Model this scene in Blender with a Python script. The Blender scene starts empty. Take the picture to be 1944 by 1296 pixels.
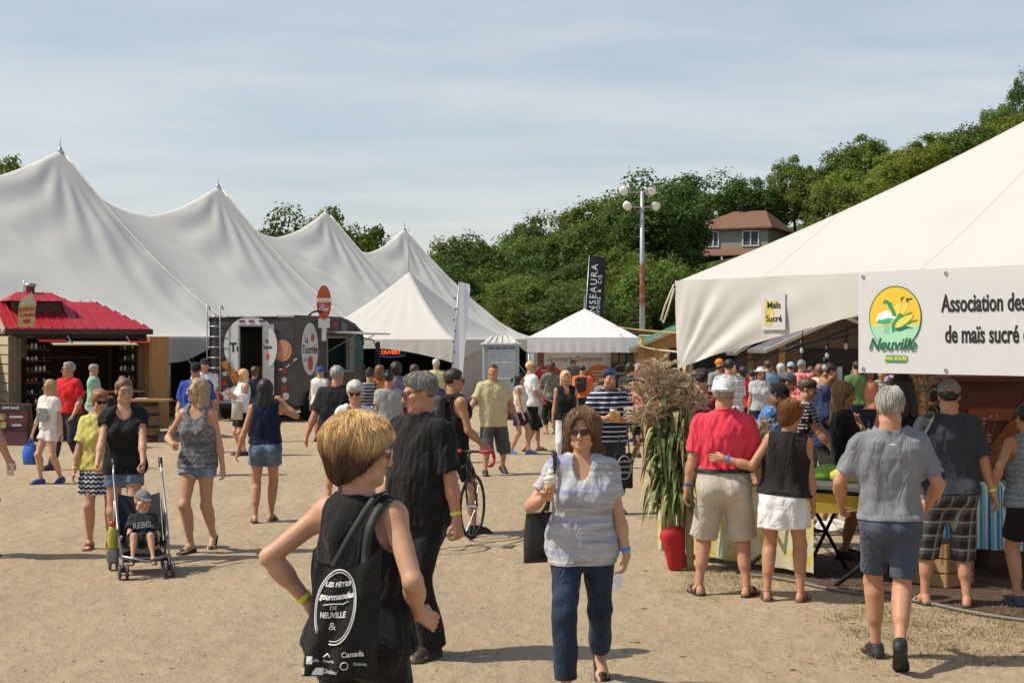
import bpy, bmesh, math, random
import numpy as np
from mathutils import Matrix, Vector
rad = math.radians
random.seed(7); RNG = np.random.default_rng(7)
SC = bpy.context.scene; COL = SC.collection
# ---------------------------------------------------------------- camera, sky, sun, exposure
CAMZ, HZ, FPX = 2.1, 648.0, 2800.0
cam = bpy.data.objects.new('camera', bpy.data.cameras.new('camera')); COL.objects.link(cam)
cam.location = (0, 0, CAMZ); cam.rotation_euler = (rad(90), 0, 0)
cam.data.sensor_width = 36; cam.data.lens = FPX / 1944 * 36
cam.data.clip_start = .1; cam.data.clip_end = 3000
SC.camera = cam
SUN_EL, SUN_AZ = 52, -95        # azimuth: where the light comes from, degrees clockwise from +Y
W = bpy.data.worlds.new('World'); SC.world = W; W.use_nodes = True
def build_world():
    nt = W.node_tree; nd = nt.nodes; nd.clear(); L = nt.links.new
    out = nd.new('ShaderNodeOutputWorld'); bg = nd.new('ShaderNodeBackground'); bg.inputs[1].default_value = .106
    sky = nd.new('ShaderNodeTexSky'); sky.sky_type = 'NISHITA'; sky.sun_disc = False
    sky.sun_elevation = rad(SUN_EL); sky.sun_rotation = rad(SUN_AZ); sky.dust_density = 1.2; sky.air_density = 1.0
    tc = nd.new('ShaderNodeTexCoord'); sp = nd.new('ShaderNodeSeparateXYZ'); L(tc.outputs['Generated'], sp.inputs[0])
    def m(op, a, b=None, c=None):
        n = nd.new('ShaderNodeMath'); n.operation = op
        for i, v in enumerate((a, b, c)):
            if v is None: continue
            if isinstance(v, (int, float)): n.inputs[i].default_value = v
            else: L(v, n.inputs[i])
        return n.outputs[0]
    zz = m('ADD', m('MAXIMUM', sp.outputs[2], 0.0), .10)
    cx = nd.new('ShaderNodeCombineXYZ'); L(m('DIVIDE', sp.outputs[0], zz), cx.inputs[0]); L(m('DIVIDE', sp.outputs[1], zz), cx.inputs[1])
    mp = nd.new('ShaderNodeMapping'); mp.inputs['Rotation'].default_value = (0, 0, rad(14)); mp.inputs['Scale'].default_value = (.85, 1.5, 1); L(cx.outputs[0], mp.inputs[0])
    def noise(s, det, r, dist=0):
        n = nd.new('ShaderNodeTexNoise'); n.inputs['Scale'].default_value = s; n.inputs['Detail'].default_value = det
        n.inputs['Roughness'].default_value = r; n.inputs['Distortion'].default_value = dist; L(mp.outputs[0], n.inputs[0]); return n.outputs[0]
    a = noise(.7, 6, .52, .4); b = noise(2.4, 6, .55, .3)
    mix = m('ADD', m('MULTIPLY', a, .75), m('MULTIPLY', b, .3))
    rp = nd.new('ShaderNodeMapRange'); rp.inputs[1].default_value = .40; rp.inputs[2].default_value = .66; rp.inputs[3].default_value = .46; rp.inputs[4].default_value = .98
    L(mix, rp.inputs[0])
    hz = nd.new('ShaderNodeMapRange'); hz.inputs[1].default_value = .0; hz.inputs[2].default_value = .13; hz.inputs[3].default_value = 1.0; hz.inputs[4].default_value = 0.0
    L(sp.outputs[2], hz.inputs[0])
    up = nd.new('ShaderNodeMapRange'); up.inputs[1].default_value = .06; up.inputs[2].default_value = .5; up.inputs[3].default_value = 1.0; up.inputs[4].default_value = .12
    L(sp.outputs[2], up.inputs[0])
    fac = m('MULTIPLY', m('MAXIMUM', rp.outputs[0], m('MULTIPLY', hz.outputs[0], .95)), up.outputs[0])
    cc = nd.new('ShaderNodeMix'); cc.data_type = 'RGBA'; cc.inputs[6].default_value = (6.0, 6.35, 6.55, 1); cc.inputs[7].default_value = (6.6, 6.45, 6.0, 1); L(hz.outputs[0], cc.inputs[0])
    mx = nd.new('ShaderNodeMix'); mx.data_type = 'RGBA'; L(fac, mx.inputs[0]); L(sky.outputs[0], mx.inputs[6]); L(cc.outputs[2], mx.inputs[7])
    L(mx.outputs[2], bg.inputs[0]); L(bg.outputs[0], out.inputs[0])
build_world()
sl = bpy.data.lights.new('sun', 'SUN'); sl.energy = 3.9; sl.angle = rad(.6); sl.color = (1, .915, .75)
sun = bpy.data.objects.new('sun', sl); COL.objects.link(sun)
_a, _e = rad(SUN_AZ), rad(SUN_EL)
sdir = Vector((math.sin(_a) * math.cos(_e), math.cos(_a) * math.cos(_e), math.sin(_e)))
sun.rotation_euler = sdir.to_track_quat('Z', 'Y').to_euler(); sun.location = (-40, 0, 60)
vs = SC.view_settings; vs.view_transform = 'Standard'; vs.look = 'None'; vs.exposure = .2; vs.gamma = 1
# ---------------------------------------------------------------- placing helpers
def gp(px, py):                      # ground point under a pixel of the photograph
    Y = CAMZ * FPX / (py - HZ); return Vector(((px - 972) * Y / FPX, Y, 0))
def at(px, py, Y): return Vector(((px - 972) * Y / FPX, Y, CAMZ - (py - HZ) * Y / FPX))
def link(o, parent=None):
    COL.objects.link(o)
    if parent is not None: o.parent = parent
    return o
def tag(o, label, cat, group=None, kind=None):
    if label: o['label'] = label
    if cat: o['category'] = cat
    if group: o['group'] = group
    if kind: o['kind'] = kind
    return o
def thing(name, label, cat, loc=(0, 0, 0), rz=0, group=None):
    o = bpy.data.objects.new(name, None); o.empty_display_size = .2; COL.objects.link(o)
    o.location = loc; o.rotation_euler = (0, 0, rz); return tag(o, label, cat, group)
def struct(o): o['kind'] = 'structure'; return o
# ---------------------------------------------------------------- materials
_M = {}
class NT:
    def __init__(s, name):
        s.m = bpy.data.materials.new(name); s.m.use_nodes = True; s.t = s.m.node_tree; s.n = s.t.nodes; s.b = s.n['Principled BSDF']; s.L = s.t.links.new
    def new(s, ty, **kw):
        n = s.n.new('ShaderNode' + ty)
        for k, v in kw.items(): setattr(n, k, v)
        return n
    def put(s, inp, v):
        if isinstance(v, bpy.types.NodeSocket): s.L(v, inp)
        else: inp.default_value = v
    def math(s, op, a, b=0.0, c=None):
        n = s.new('Math', operation=op); s.put(n.inputs[0], a); s.put(n.inputs[1], b)
        if c is not None: s.put(n.inputs[2], c)
        return n.outputs[0]
    def obj(s, which='Object'):
        if not hasattr(s, '_tc'): s._tc = s.new('TexCoord')
        return s._tc.outputs[which]
    def xyz(s, v=None):
        n = s.new('SeparateXYZ'); s.L(v or s.obj(), n.inputs[0]); return n.outputs
    def map(s, sc=(1, 1, 1), rot=(0, 0, 0), v=None):
        n = s.new('Mapping'); s.L(v or s.obj(), n.inputs[0]); n.inputs['Scale'].default_value = sc; n.inputs['Rotation'].default_value = rot; return n.outputs[0]
    def noise(s, scale, det=4, rough=.55, v=None, dist=0):
        n = s.new('TexNoise'); s.L(v or s.obj(), n.inputs['Vector']); n.inputs['Scale'].default_value = scale
        n.inputs['Detail'].default_value = det; n.inputs['Roughness'].default_value = rough; n.inputs['Distortion'].default_value = dist; return n.outputs[0]
    def rng(s, v, a, b, c=0., d=1.):
        n = s.new('MapRange'); s.put(n.inputs[0], v)
        for i, x in enumerate((a, b, c, d)): n.inputs[i + 1].default_value = x
        return n.outputs[0]
    def mix(s, f, a, b, mode='MIX'):
        n = s.new('Mix', data_type='RGBA', blend_type=mode); s.put(n.inputs[0], f)
        s.put(n.inputs[6], a if isinstance(a, bpy.types.NodeSocket) else (*a[:3], 1)); s.put(n.inputs[7], b if isinstance(b, bpy.types.NodeSocket) else (*b[:3], 1)); return n.outputs[2]
    def bump(s, h, st=.3, d=.01):
        n = s.new('Bump'); n.inputs['Strength'].default_value = st; n.inputs['Distance'].default_value = d; s.L(h, n.inputs['Height']); s.L(n.outputs[0], s.b.inputs['Normal'])
    def col(s, c): s.put(s.b.inputs['Base Color'], c if isinstance(c, bpy.types.NodeSocket) else (*c[:3], 1))
    def set(s, rough=.6, metal=0, spec=None):
        s.b.inputs['Roughness'].default_value = rough; s.b.inputs['Metallic'].default_value = metal
        if spec is not None: s.b.inputs['Specular IOR Level'].default_value = spec
        return s
def srgb(r, g, b):
    f = lambda c: (c / 255 / 12.92) if c / 255 <= .04045 else ((c / 255 + .055) / 1.055) ** 2.4
    return (f(r), f(g), f(b))
def mat(name, c, rough=.6, metal=0, var=.18, vs=6, bump=0, bs=60, spec=None):
    k = (name, tuple(round(x, 4) for x in c), rough, metal, var, bump)
    if k in _M: return _M[k]
    t = NT(name).set(rough, metal, spec)
    if var:
        f = t.rng(t.noise(vs, 6, .6), .3, .7); t.col(t.mix(f, [x * (1 - var) for x in c], [min(1, x * (1 + var * .6)) for x in c]))
        if not metal: t.L(t.rng(t.noise(vs * 3, 4), .3, .7, max(0, rough - .1), min(1, rough + .1)), t.b.inputs['Roughness'])
    else: t.col(c)
    if bump: t.bump(t.noise(bs, 5), bump, .01)
    _M[k] = t.m; return t.m
def emit(name, c, st):
    t = NT(name); t.col((0, 0, 0)); t.b.inputs['Emission Color'].default_value = (*c, 1); t.b.inputs['Emission Strength'].default_value = st; return t.m
def cloth(c, pat=None, c2=(.8, .8, .8), rough=.85):
    k = ('cloth', tuple(round(x, 4) for x in c), pat, tuple(round(x, 4) for x in c2))
    if k in _M: return _M[k]
    t = NT('cloth'); t.set(rough, 0, .2)
    base = t.mix(t.rng(t.noise(9, 5, .6), .3, .7), [x * .86 for x in c], [min(1, x * 1.1) for x in c])
    if pat:
        o = t.xyz(); wob = t.math('MULTIPLY', t.math('SUBTRACT', t.noise(5, 2), .5), .02)
        def band(v, n, w, off=0):  # 1 inside a stripe
            fr = t.math('FRACT', t.math('ADD', t.math('MULTIPLY', v, n), off)); return t.math('LESS_THAN', fr, w)
        if pat == 'stripes': f = band(t.math('ADD', o[2], wob), 17, .28)
        elif pat == 'space':      # heathered irregular stripes
            s1 = t.noise(1, 5, .8, t.map((2.2, 2.2, 42))); s2 = t.noise(1, 3, .7, t.map((1.0, 1.0, 13)))
            g = t.rng(s2, .35, .65); base = t.mix(t.rng(s1, .3, .7), (.56, .57, .60), (.33, .34, .37)); base = t.mix(t.math('MULTIPLY', t.rng(s2, .52, .62), .75), base, (.24, .25, .46)); base = t.mix(t.math('MULTIPLY', t.rng(s2, .46, .38), .8), base, (.30, .27, .23)); f = t.rng(s1, .62, .76); c2 = (.74, .74, .74)
        elif pat == 'aztec':
            f0 = t.noise(1, 3, .8, t.map((22, 22, 70))); f1 = t.noise(1, 1, .5, t.map((.5, .5, 16))); f = t.math('MULTIPLY', t.rng(f0, .45, .6), t.rng(f1, .38, .55))
        elif pat == 'plaid':
            xx = t.math('ADD', o[0], t.math('MULTIPLY', o[1], .6)); a = band(xx, 9, .12); b = band(o[2], 9, .12); a2 = band(xx, 9, .5, .3); b2 = band(o[2], 9, .5, .3)
            base = t.mix(t.math('MULTIPLY', t.math('ADD', a2, b2), .35), base, [min(1, x * 3 + .05) for x in c]); f = t.math('MAXIMUM', a, b); f = t.math('MULTIPLY', f, .75)
        elif pat == 'ikat': f = t.math('MULTIPLY', band(t.math('ADD', o[2], t.math('MULTIPLY', t.math('SINE', t.math('MULTIPLY', o[0], 130)), .006)), 22, .45), t.rng(t.noise(40, 2), .35, .45))
        elif pat == 'dots': f = t.math('MULTIPLY', band(o[0], 26, .5), band(o[2], 26, .5))
        elif pat == 'floral': f = t.rng(t.noise(28, 3, .7), .5, .56)
        elif pat == 'denim':
            f = t.math('MULTIPLY', t.rng(t.noise(1, 5, .7, t.map((6, 6, 3))), .45, .75), .75)
        base = t.mix(f, base, c2)
    t.col(base)
    h = t.math('ADD', t.math('MULTIPLY', t.noise(11, 3, .5, t.map((1, 1, .45))), 1.0), t.math('MULTIPLY', t.noise(160, 2), .05))
    cr = t.math('ABSOLUTE', t.math('SUBTRACT', t.noise(6, 3, .5, t.map((1, 1, .6)), 1.2), .5)); h = t.math('ADD', h, t.math('MULTIPLY', t.math('MINIMUM', cr, .12), 3.2))
    t.bump(h, .6, .022); t.b.inputs['Sheen Weight'].default_value = .08
    _M[k] = t.m; return t.m
def skin_mat():
    t = NT('skin'); t.set(.5, 0, .35)
    a = t.new('Attribute', attribute_name='Col').outputs[0]
    c1 = t.mix(t.math('MULTIPLY', t.rng(t.noise(22, 6, .7), .38, .72), .4), a, (.50, .19, .11)); t.col(t.mix(t.math('MULTIPLY', t.rng(t.noise(7, 4, .6), .42, .7), .28), c1, (.66, .40, .26)))
    t.b.inputs['Subsurface Weight'].default_value = .08; t.b.inputs['Subsurface Radius'].default_value = (.02, .008, .004); t.b.inputs['Subsurface Scale'].default_value = .5
    t.bump(t.noise(90, 4), .12, .004); return t.m
def hair_mat():
    t = NT('hair'); t.set(.42, 0, .5)
    a = t.new('Attribute', attribute_name='Col').outputs[0]
    n = t.noise(1, 5, .7, t.map((70, 70, 9)))
    t.col(t.mix(t.rng(n, .3, .7), t.mix(1., a, (.5, .48, .45), 'MULTIPLY'), t.mix(1., a, (1.35, 1.33, 1.28), 'MULTIPLY'))); t.bump(n, .6, .012); return t.m
def canvas(name, c, transl=.22, fold=(1, 1, 1), st=.25, fs=1.6, dirt=.12):
    t = NT(name); t.set(.62, 0, .3)
    n = t.noise(fs, 6, .55, t.map(fold)); d = t.rng(t.noise(.7, 6, .7), .42, .75)
    cc = t.mix(t.math('MULTIPLY', d, dirt), c, [c[0] * .55, c[1] * .52, c[2] * .45]); t.col(cc); t.bump(n, st, .05)
    tr = t.new('BsdfTranslucent'); t.L(cc, tr.inputs[0]); mx = t.new('MixShader'); mx.inputs[0].default_value = transl
    t.L(t.b.outputs[0], mx.inputs[1]); t.L(tr.outputs[0], mx.inputs[2]); t.L(mx.outputs[0], t.n['Material Output'].inputs[0]); return t.m
def wood(name, c, c2, sc=(1, 1, 12), rough=.75):
    t = NT(name); t.set(rough); n = t.noise(3, 6, .65, t.map(sc), .6); t.col(t.mix(t.rng(n, .3, .7), c, c2)); t.bump(n, .3, .006); return t.m
def glass(name='dark_glass', c=(.02, .025, .03), rough=.08):
    return mat(name, c, rough, 0, 0, spec=.6)
SKIN, HAIR = skin_mat(), hair_mat()
# ---------------------------------------------------------------- mesh helpers
def mesh_obj(name, V, F, m, parent=None, smooth=False, mi=None, loc=None):
    me = bpy.data.meshes.new(name); me.from_pydata([tuple(v) for v in V], [], [tuple(f) for f in F]); me.update()
    for x in (m if isinstance(m, (list, tuple)) else [m]): me.materials.append(x)
    if mi is not None: me.polygons.foreach_set('material_index', list(mi))
    if smooth: me.polygons.foreach_set('use_smooth', [True] * len(me.polygons))
    o = bpy.data.objects.new(name, me)
    if loc is not None: o.location = loc
    return link(o, parent)
class MB:
    """collects boxes, tubes, plates of ONE part"""
    def __init__(s): s.V = []; s.F = []; s.MI = []; s.i = 0
    def add(s, V, F):
        o = len(s.V); s.V += [Vector(v) for v in V]; s.F += [tuple(i + o for i in f) for f in F]; s.MI += [s.i] * len(F); return s
    def m(s, i): s.i = i; return s
    def box(s, c, d, M=None, ch=0.0):
        x, y, z = [k / 2 for k in d]
        if ch <= 0:
            V = [(-x, -y, -z), (x, -y, -z), (x, y, -z), (-x, y, -z), (-x, -y, z), (x, -y, z), (x, y, z), (-x, y, z)]
            F = [(0, 3, 2, 1), (4, 5, 6, 7), (0, 1, 5, 4), (1, 2, 6, 5), (2, 3, 7, 6), (3, 0, 4, 7)]
        else:
            bm = bmesh.new(); bmesh.ops.create_cube(bm, size=1); bmesh.ops.scale(bm, vec=d, verts=bm.verts)
            bmesh.ops.bevel(bm, geom=list(bm.edges), offset=ch, segments=2, affect='EDGES', profile=.6); bm.verts.index_update()
            V = [v.co.copy() for v in bm.verts]; F = [[v.index for v in f.verts] for f in bm.faces]; bm.free()
        c = Vector(c); return s.add([(M @ Vector(v) if M else Vector(v)) + c for v in V], F)
    def tube(s, pts, r, n=8, closed=False, cap=True):
        pts = [Vector(p) for p in pts]; rs = r if isinstance(r, (list, tuple)) else [r] * len(pts); V = []; F = []; N = len(pts); up = None
        for i, p in enumerate(pts):
            if closed: t = (pts[(i + 1) % N] - pts[i - 1])
            else: t = pts[min(i + 1, N - 1)] - pts[max(i - 1, 0)]
            t = t.normalized() if t.length > 1e-9 else Vector((0, 0, 1))
            if up is None: up = t.orthogonal().normalized()
            u = (up - t * up.dot(t)); u = u.normalized() if u.length > 1e-6 else t.orthogonal().normalized(); up = u; w = t.cross(u)
            for k in range(n):
                a = 2 * math.pi * k / n; V.append(p + (u * math.cos(a) + w * math.sin(a)) * rs[i])
        for i in range(N if closed else N - 1):
            j = (i + 1) % N
            for k in range(n): F.append((i * n + k, i * n + (k + 1) % n, j * n + (k + 1) % n, j * n + k))
        if cap and not closed: F.append(tuple(range(n))[::-1]); F.append(tuple((N - 1) * n + k for k in range(n)))
        return s.add(V, F)
    def plate(s, pts, th, o, x, y):     # outline extruded by th along x cross y
        x = Vector(x).normalized(); y = Vector(y).normalized(); nn = x.cross(y); o = Vector(o); n = len(pts)
        V = [o + x * p[0] + y * p[1] for p in pts] + [o + x * p[0] + y * p[1] + nn * th for p in pts]
        F = [tuple(range(n))[::-1], tuple(range(n, 2 * n))] + [(k, (k + 1) % n, (k + 1) % n + n, k + n) for k in range(n)]
        return s.add(V, F)
    def lathe(s, prof, c=(0, 0, 0), n=24, sy=1.0):
        c = Vector(c); V = []; F = []
        for r, z in prof:
            for k in range(n):
                a = 2 * math.pi * k / n; V.append(c + Vector((r * math.cos(a), r * sy * math.sin(a), z)))
        for i in range(len(prof) - 1):
            for k in range(n): F.append((i * n + k, i * n + (k + 1) % n, (i + 1) * n + (k + 1) % n, (i + 1) * n + k))
        F.append(tuple(range(n))[::-1]); F.append(tuple((len(prof) - 1) * n + k for k in range(n))); return s.add(V, F)
    def build(s, name, m, parent=None, smooth=False, loc=None): return mesh_obj(name, s.V, s.F, m, parent, smooth, s.MI, loc)
def circ(rx, ry=None, n=40, cx=0, cy=0, a0=0, a1=360):
    ry = rx if ry is None else ry; k = n if a1 - a0 >= 360 else n + 1
    return [(cx + rx * math.cos(rad(a0 + (a1 - a0) * i / n)), cy + ry * math.sin(rad(a0 + (a1 - a0) * i / n))) for i in range(k)]
def text(body, m, parent, o, x, y, size, sx=1.0, shear=0, bold=0, align='CENTER', name='lettering', th=.002, sp=1.0):
    c = bpy.data.curves.new('t', 'FONT'); c.body = body; c.size = size; c.align_x = align; c.align_y = 'CENTER'; c.shear = shear; c.offset = bold; c.extrude = th; c.space_character = sp; c.resolution_u = 3
    t = bpy.data.objects.new('t', c); COL.objects.link(t); bpy.context.view_layer.update()
    me = bpy.data.meshes.new_from_object(t.evaluated_get(bpy.context.evaluated_depsgraph_get())); bpy.data.objects.remove(t); bpy.data.curves.remove(c)
    me.name = name; me.materials.clear(); me.materials.append(m); ob = bpy.data.objects.new(name, me)
    x = Vector(x).normalized(); y = Vector(y).normalized(); n = x.cross(y)
    M = Matrix(((x[0] * sx, y[0], n[0], 0), (x[1] * sx, y[1], n[1], 0), (x[2] * sx, y[2], n[2], 0), (0, 0, 0, 1)))
    me.transform(Matrix.Translation(Vector(o)) @ M); return link(ob, parent)
# ---------------------------------------------------------------- implicit surfaces for bodies and clothes
A3 = lambda v: np.array(v, 'f8')
class Grid:
    def __init__(s, lo, hi, h):
        s.h = h; s.lo = A3(lo); n = np.ceil((A3(hi) - s.lo) / h).astype(int) + 2; s.n = n
        s.ax = [(s.lo[i] + h * np.arange(n[i])).astype('f4') for i in range(3)]; s.v = np.full(tuple(n), .5, 'f4')
    def like(s, v):
        g = Grid.__new__(Grid); g.h, g.lo, g.n, g.ax, g.v = s.h, s.lo, s.n, s.ax, v; return g
    def sl(s, lo, hi, pad):
        r = []
        for i in range(3):
            a = max(0, int((lo[i] - pad - s.lo[i]) / s.h)); b = min(s.n[i], int((hi[i] + pad - s.lo[i]) / s.h) + 2)
            if b <= a: return None
            r.append(slice(a, b))
        return tuple(r)
    def xyz(s, q): return (s.ax[0][q[0]][:, None, None], s.ax[1][q[1]][None, :, None], s.ax[2][q[2]][None, None, :])
    def add(s, p, k=.02, off=0.):
        f, lo, hi = p; q = s.sl(lo, hi, k + off + 2.5 * s.h)
        if q is None: return s
        d = f(*s.xyz(q)) - off; a = s.v[q]; h = np.maximum(k - np.abs(a - d), 0) / k; s.v[q] = np.minimum(a, d) - h * h * (k * .25); return s
    def cut(s, p, k=.01, off=0.):
        f, lo, hi = p; q = s.sl(lo, hi, k + off + 2.5 * s.h)
        if q is None: return s
        d = -(f(*s.xyz(q)) - off); a = s.v[q]; h = np.maximum(k - np.abs(a - d), 0) / k; s.v[q] = np.maximum(a, d) + h * h * (k * .25); return s
    def all(s): return s.xyz((slice(None),) * 3)
    def clip(s, fn): s.v = np.maximum(s.v, fn(*s.all())); return s
    def mesh(s):
        v = s.v; h = s.h; sg = v < 0
        c = sg[:-1, :-1, :-1].astype('i1')
        for i, j, k in ((1, 0, 0), (0, 1, 0), (0, 0, 1), (1, 1, 0), (1, 0, 1), (0, 1, 1), (1, 1, 1)):
            c = c + sg[i:v.shape[0] - 1 + i, j:v.shape[1] - 1 + j, k:v.shape[2] - 1 + k]
        act = (c > 0) & (c < 8); I = np.argwhere(act); N = len(I)
        if N == 0: return np.zeros((0, 3)), np.zeros((0, 4), int)
        off = np.array([(i, j, k) for i in (0, 1) for j in (0, 1) for k in (0, 1)])
        cv = np.stack([v[I[:, 0] + o[0], I[:, 1] + o[1], I[:, 2] + o[2]] for o in off], 1)
        P = np.zeros((N, 3)); W_ = np.zeros(N)
        for a in range(8):
            for b in range(a + 1, 8):
                if np.abs(off[a] - off[b]).sum() != 1: continue
                m = (cv[:, a] < 0) != (cv[:, b] < 0); t = cv[m, a] / (cv[m, a] - cv[m, b])
                P[m] += off[a] + (off[b] - off[a]) * t[:, None]; W_[m] += 1
        P = (P / W_[:, None] + I) * h + s.lo
        idx = np.full(act.shape, -1, 'i4'); idx[act] = np.arange(N); Q = []
        for ax in range(3):
            s0 = [slice(None)] * 3; s1 = [slice(None)] * 3; s0[ax] = slice(0, -1); s1[ax] = slice(1, None)
            a = sg[tuple(s0)]; b = sg[tuple(s1)]; u, w = [(1, 2), (2, 0), (0, 1)][ax]
            for flip, mk in ((0, a & ~b), (1, ~a & b)):
                E = np.argwhere(mk); E = E[(E[:, u] > 0) & (E[:, w] > 0) & (E[:, u] < act.shape[u]) & (E[:, w] < act.shape[w])]
                q = []
                for du, dw in ((1, 1), (0, 1), (0, 0), (1, 0)):
                    e = E.copy(); e[:, u] -= du; e[:, w] -= dw; q.append(idx[e[:, 0], e[:, 1], e[:, 2]])
                q = np.stack(q, 1)
                Q.append(q[:, ::-1] if flip else q)
        Q = np.concatenate(Q); return P, Q[(Q >= 0).all(1)]
    def sample(s, p):
        f = (p - s.lo) / s.h; i = np.clip(f.astype(int), 0, s.n - 2); t = np.clip(f - i, 0, 1); r = 0
        for a in (0, 1):
            for b in (0, 1):
                for c in (0, 1):
                    r = r + s.v[i[:, 0] + a, i[:, 1] + b, i[:, 2] + c] * (t[:, 0] if a else 1 - t[:, 0]) * (t[:, 1] if b else 1 - t[:, 1]) * (t[:, 2] if c else 1 - t[:, 2])
        return r
    def grad(s, p):
        e = s.h; g = np.stack([s.sample(p + A3(d) * e) - s.sample(p - A3(d) * e) for d in ((1, 0, 0), (0, 1, 0), (0, 0, 1))], 1)
        return g / (np.linalg.norm(g, axis=1, keepdims=True) + 1e-9)
def cone(a, b, ra, rb):
    a = A3(a); b = A3(b); ab = b - a; L2 = float(ab @ ab) + 1e-12; r = max(ra, rb)
    def f(X, Y, Z):
        x, y, z = X - a[0], Y - a[1], Z - a[2]; t = np.clip((x * ab[0] + y * ab[1] + z * ab[2]) / L2, 0, 1)
        return np.sqrt((x - t * ab[0]) ** 2 + (y - t * ab[1]) ** 2 + (z - t * ab[2]) ** 2) - (ra + t * (rb - ra))
    return f, np.minimum(a, b) - r, np.maximum(a, b) + r
def flatcone(a, b, ra, rb):        # a sleeve or trouser leg: round at a, cut flat at b
    f0, lo, hi = cone(a, b, ra, rb); a = A3(a); b = A3(b); n = (b - a) / np.linalg.norm(b - a)
    return (lambda X, Y, Z: np.maximum(f0(X, Y, Z), (X - b[0]) * n[0] + (Y - b[1]) * n[1] + (Z - b[2]) * n[2])), lo, hi
def ell(c, r):
    c = A3(c); r = A3(r if hasattr(r, '__len__') else (r, r, r))
    def f(X, Y, Z):
        x, y, z = (X - c[0]), (Y - c[1]), (Z - c[2]); k0 = np.sqrt((x / r[0]) ** 2 + (y / r[1]) ** 2 + (z / r[2]) ** 2)
        k1 = np.sqrt((x / r[0] ** 2) ** 2 + (y / r[1] ** 2) ** 2 + (z / r[2] ** 2) ** 2) + 1e-9; return k0 * (k0 - 1) / k1
    return f, c - r, c + r
def boxp(c, d, r=.005):
    c = A3(c); d = A3(d) / 2 - r
    def f(X, Y, Z):
        x, y, z = np.abs(X - c[0]) - d[0], np.abs(Y - c[1]) - d[1], np.abs(Z - c[2]) - d[2]
        return np.sqrt(np.maximum(x, 0) ** 2 + np.maximum(y, 0) ** 2 + np.maximum(z, 0) ** 2) + np.minimum(np.maximum(np.maximum(x, y), z), 0) - r
    return f, c - d - r, c + d + r
def xf(p, M, t):                   # local -> body; M columns are the local axes
    f, lo, hi = p; M = A3(M); t = A3(t); I = M.T
    C = np.array([[(lo, hi)[i][0], (lo, hi)[j][1], (lo, hi)[k][2]] for i in (0, 1) for j in (0, 1) for k in (0, 1)]) @ M.T + t
    def g(X, Y, Z):
        x, y, z = X - t[0], Y - t[1], Z - t[2]
        return f(I[0, 0] * x + I[0, 1] * y + I[0, 2] * z, I[1, 0] * x + I[1, 1] * y + I[1, 2] * z, I[2, 0] * x + I[2, 1] * y + I[2, 2] * z)
    return g, C.min(0), C.max(0)
def rot(yaw=0, pitch=0, roll=0):   # degrees; pitch > 0 bows forward (-y), yaw > 0 turns to the person's left
    a, b, c = rad(yaw), rad(pitch), rad(roll)
    Rz = A3([[math.cos(a), -math.sin(a), 0], [math.sin(a), math.cos(a), 0], [0, 0, 1]])
    Rx = A3([[1, 0, 0], [0, math.cos(b), -math.sin(b)], [0, math.sin(b), math.cos(b)]])
    Ry = A3([[math.cos(c), 0, math.sin(c)], [0, 1, 0], [-math.sin(c), 0, math.cos(c)]])
    return Rz @ Rx @ Ry
def folds(seed, amp, freq, st=(1, 1, .5)):
    r = np.random.default_rng(seed); K = r.normal(size=(6, 3)) * freq * A3(st); ph = r.uniform(0, 6.28, 6)
    def f(X, Y, Z):
        s = 0
        for k, p in zip(K, ph): s = s + np.sin(X * k[0] + Y * k[1] + Z * k[2] + p)
        return s * (amp / 3)
    return f
def fast_obj(name, P, Q, m, parent, col=None):
    me = bpy.data.meshes.new(name); nv, nf = len(P), len(Q); k = Q.shape[1] if nf else 4
    me.vertices.add(nv); me.vertices.foreach_set('co', np.ascontiguousarray(P, 'f4').ravel())
    me.loops.add(nf * k); me.loops.foreach_set('vertex_index', np.ascontiguousarray(Q, 'i4').ravel())
    me.polygons.add(nf); me.polygons.foreach_set('loop_start', np.arange(0, nf * k, k, dtype='i4')); me.polygons.foreach_set('use_smooth', np.ones(nf, bool))
    me.update(calc_edges=True)
    if col is not None:
        a = me.color_attributes.new('Col', 'FLOAT_COLOR', 'POINT'); a.data.foreach_set('color', np.ascontiguousarray(np.hstack([col, np.ones((nv, 1))]), 'f4').ravel())
    me.materials.append(m); return link(bpy.data.objects.new(name, me), parent)
def tubes(paths, r0, r1, n=3):     # paths (N,K,3) -> verts, quads
    N, K, _ = paths.shape; T = np.gradient(paths, axis=1); T /= np.linalg.norm(T, axis=2, keepdims=True) + 1e-9
    u = np.cross(T, A3((.31, .52, .79))); u /= np.linalg.norm(u, axis=2, keepdims=True) + 1e-9; w = np.cross(T, u)
    r = np.linspace(r0, r1, K)[None, :, None]; V = np.stack([paths + (u * math.cos(6.2832 * i / n) + w * math.sin(6.2832 * i / n)) * r for i in range(n)], 2)
    b = np.arange(N * K * n).reshape(N, K, n); Q = []
    for i in range(n):
        j = (i + 1) % n; Q.append(np.stack([b[:, :-1, i], b[:, :-1, j], b[:, 1:, j], b[:, 1:, i]], -1).reshape(-1, 4))
    return V.reshape(-1, 3), np.concatenate(Q)
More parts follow.
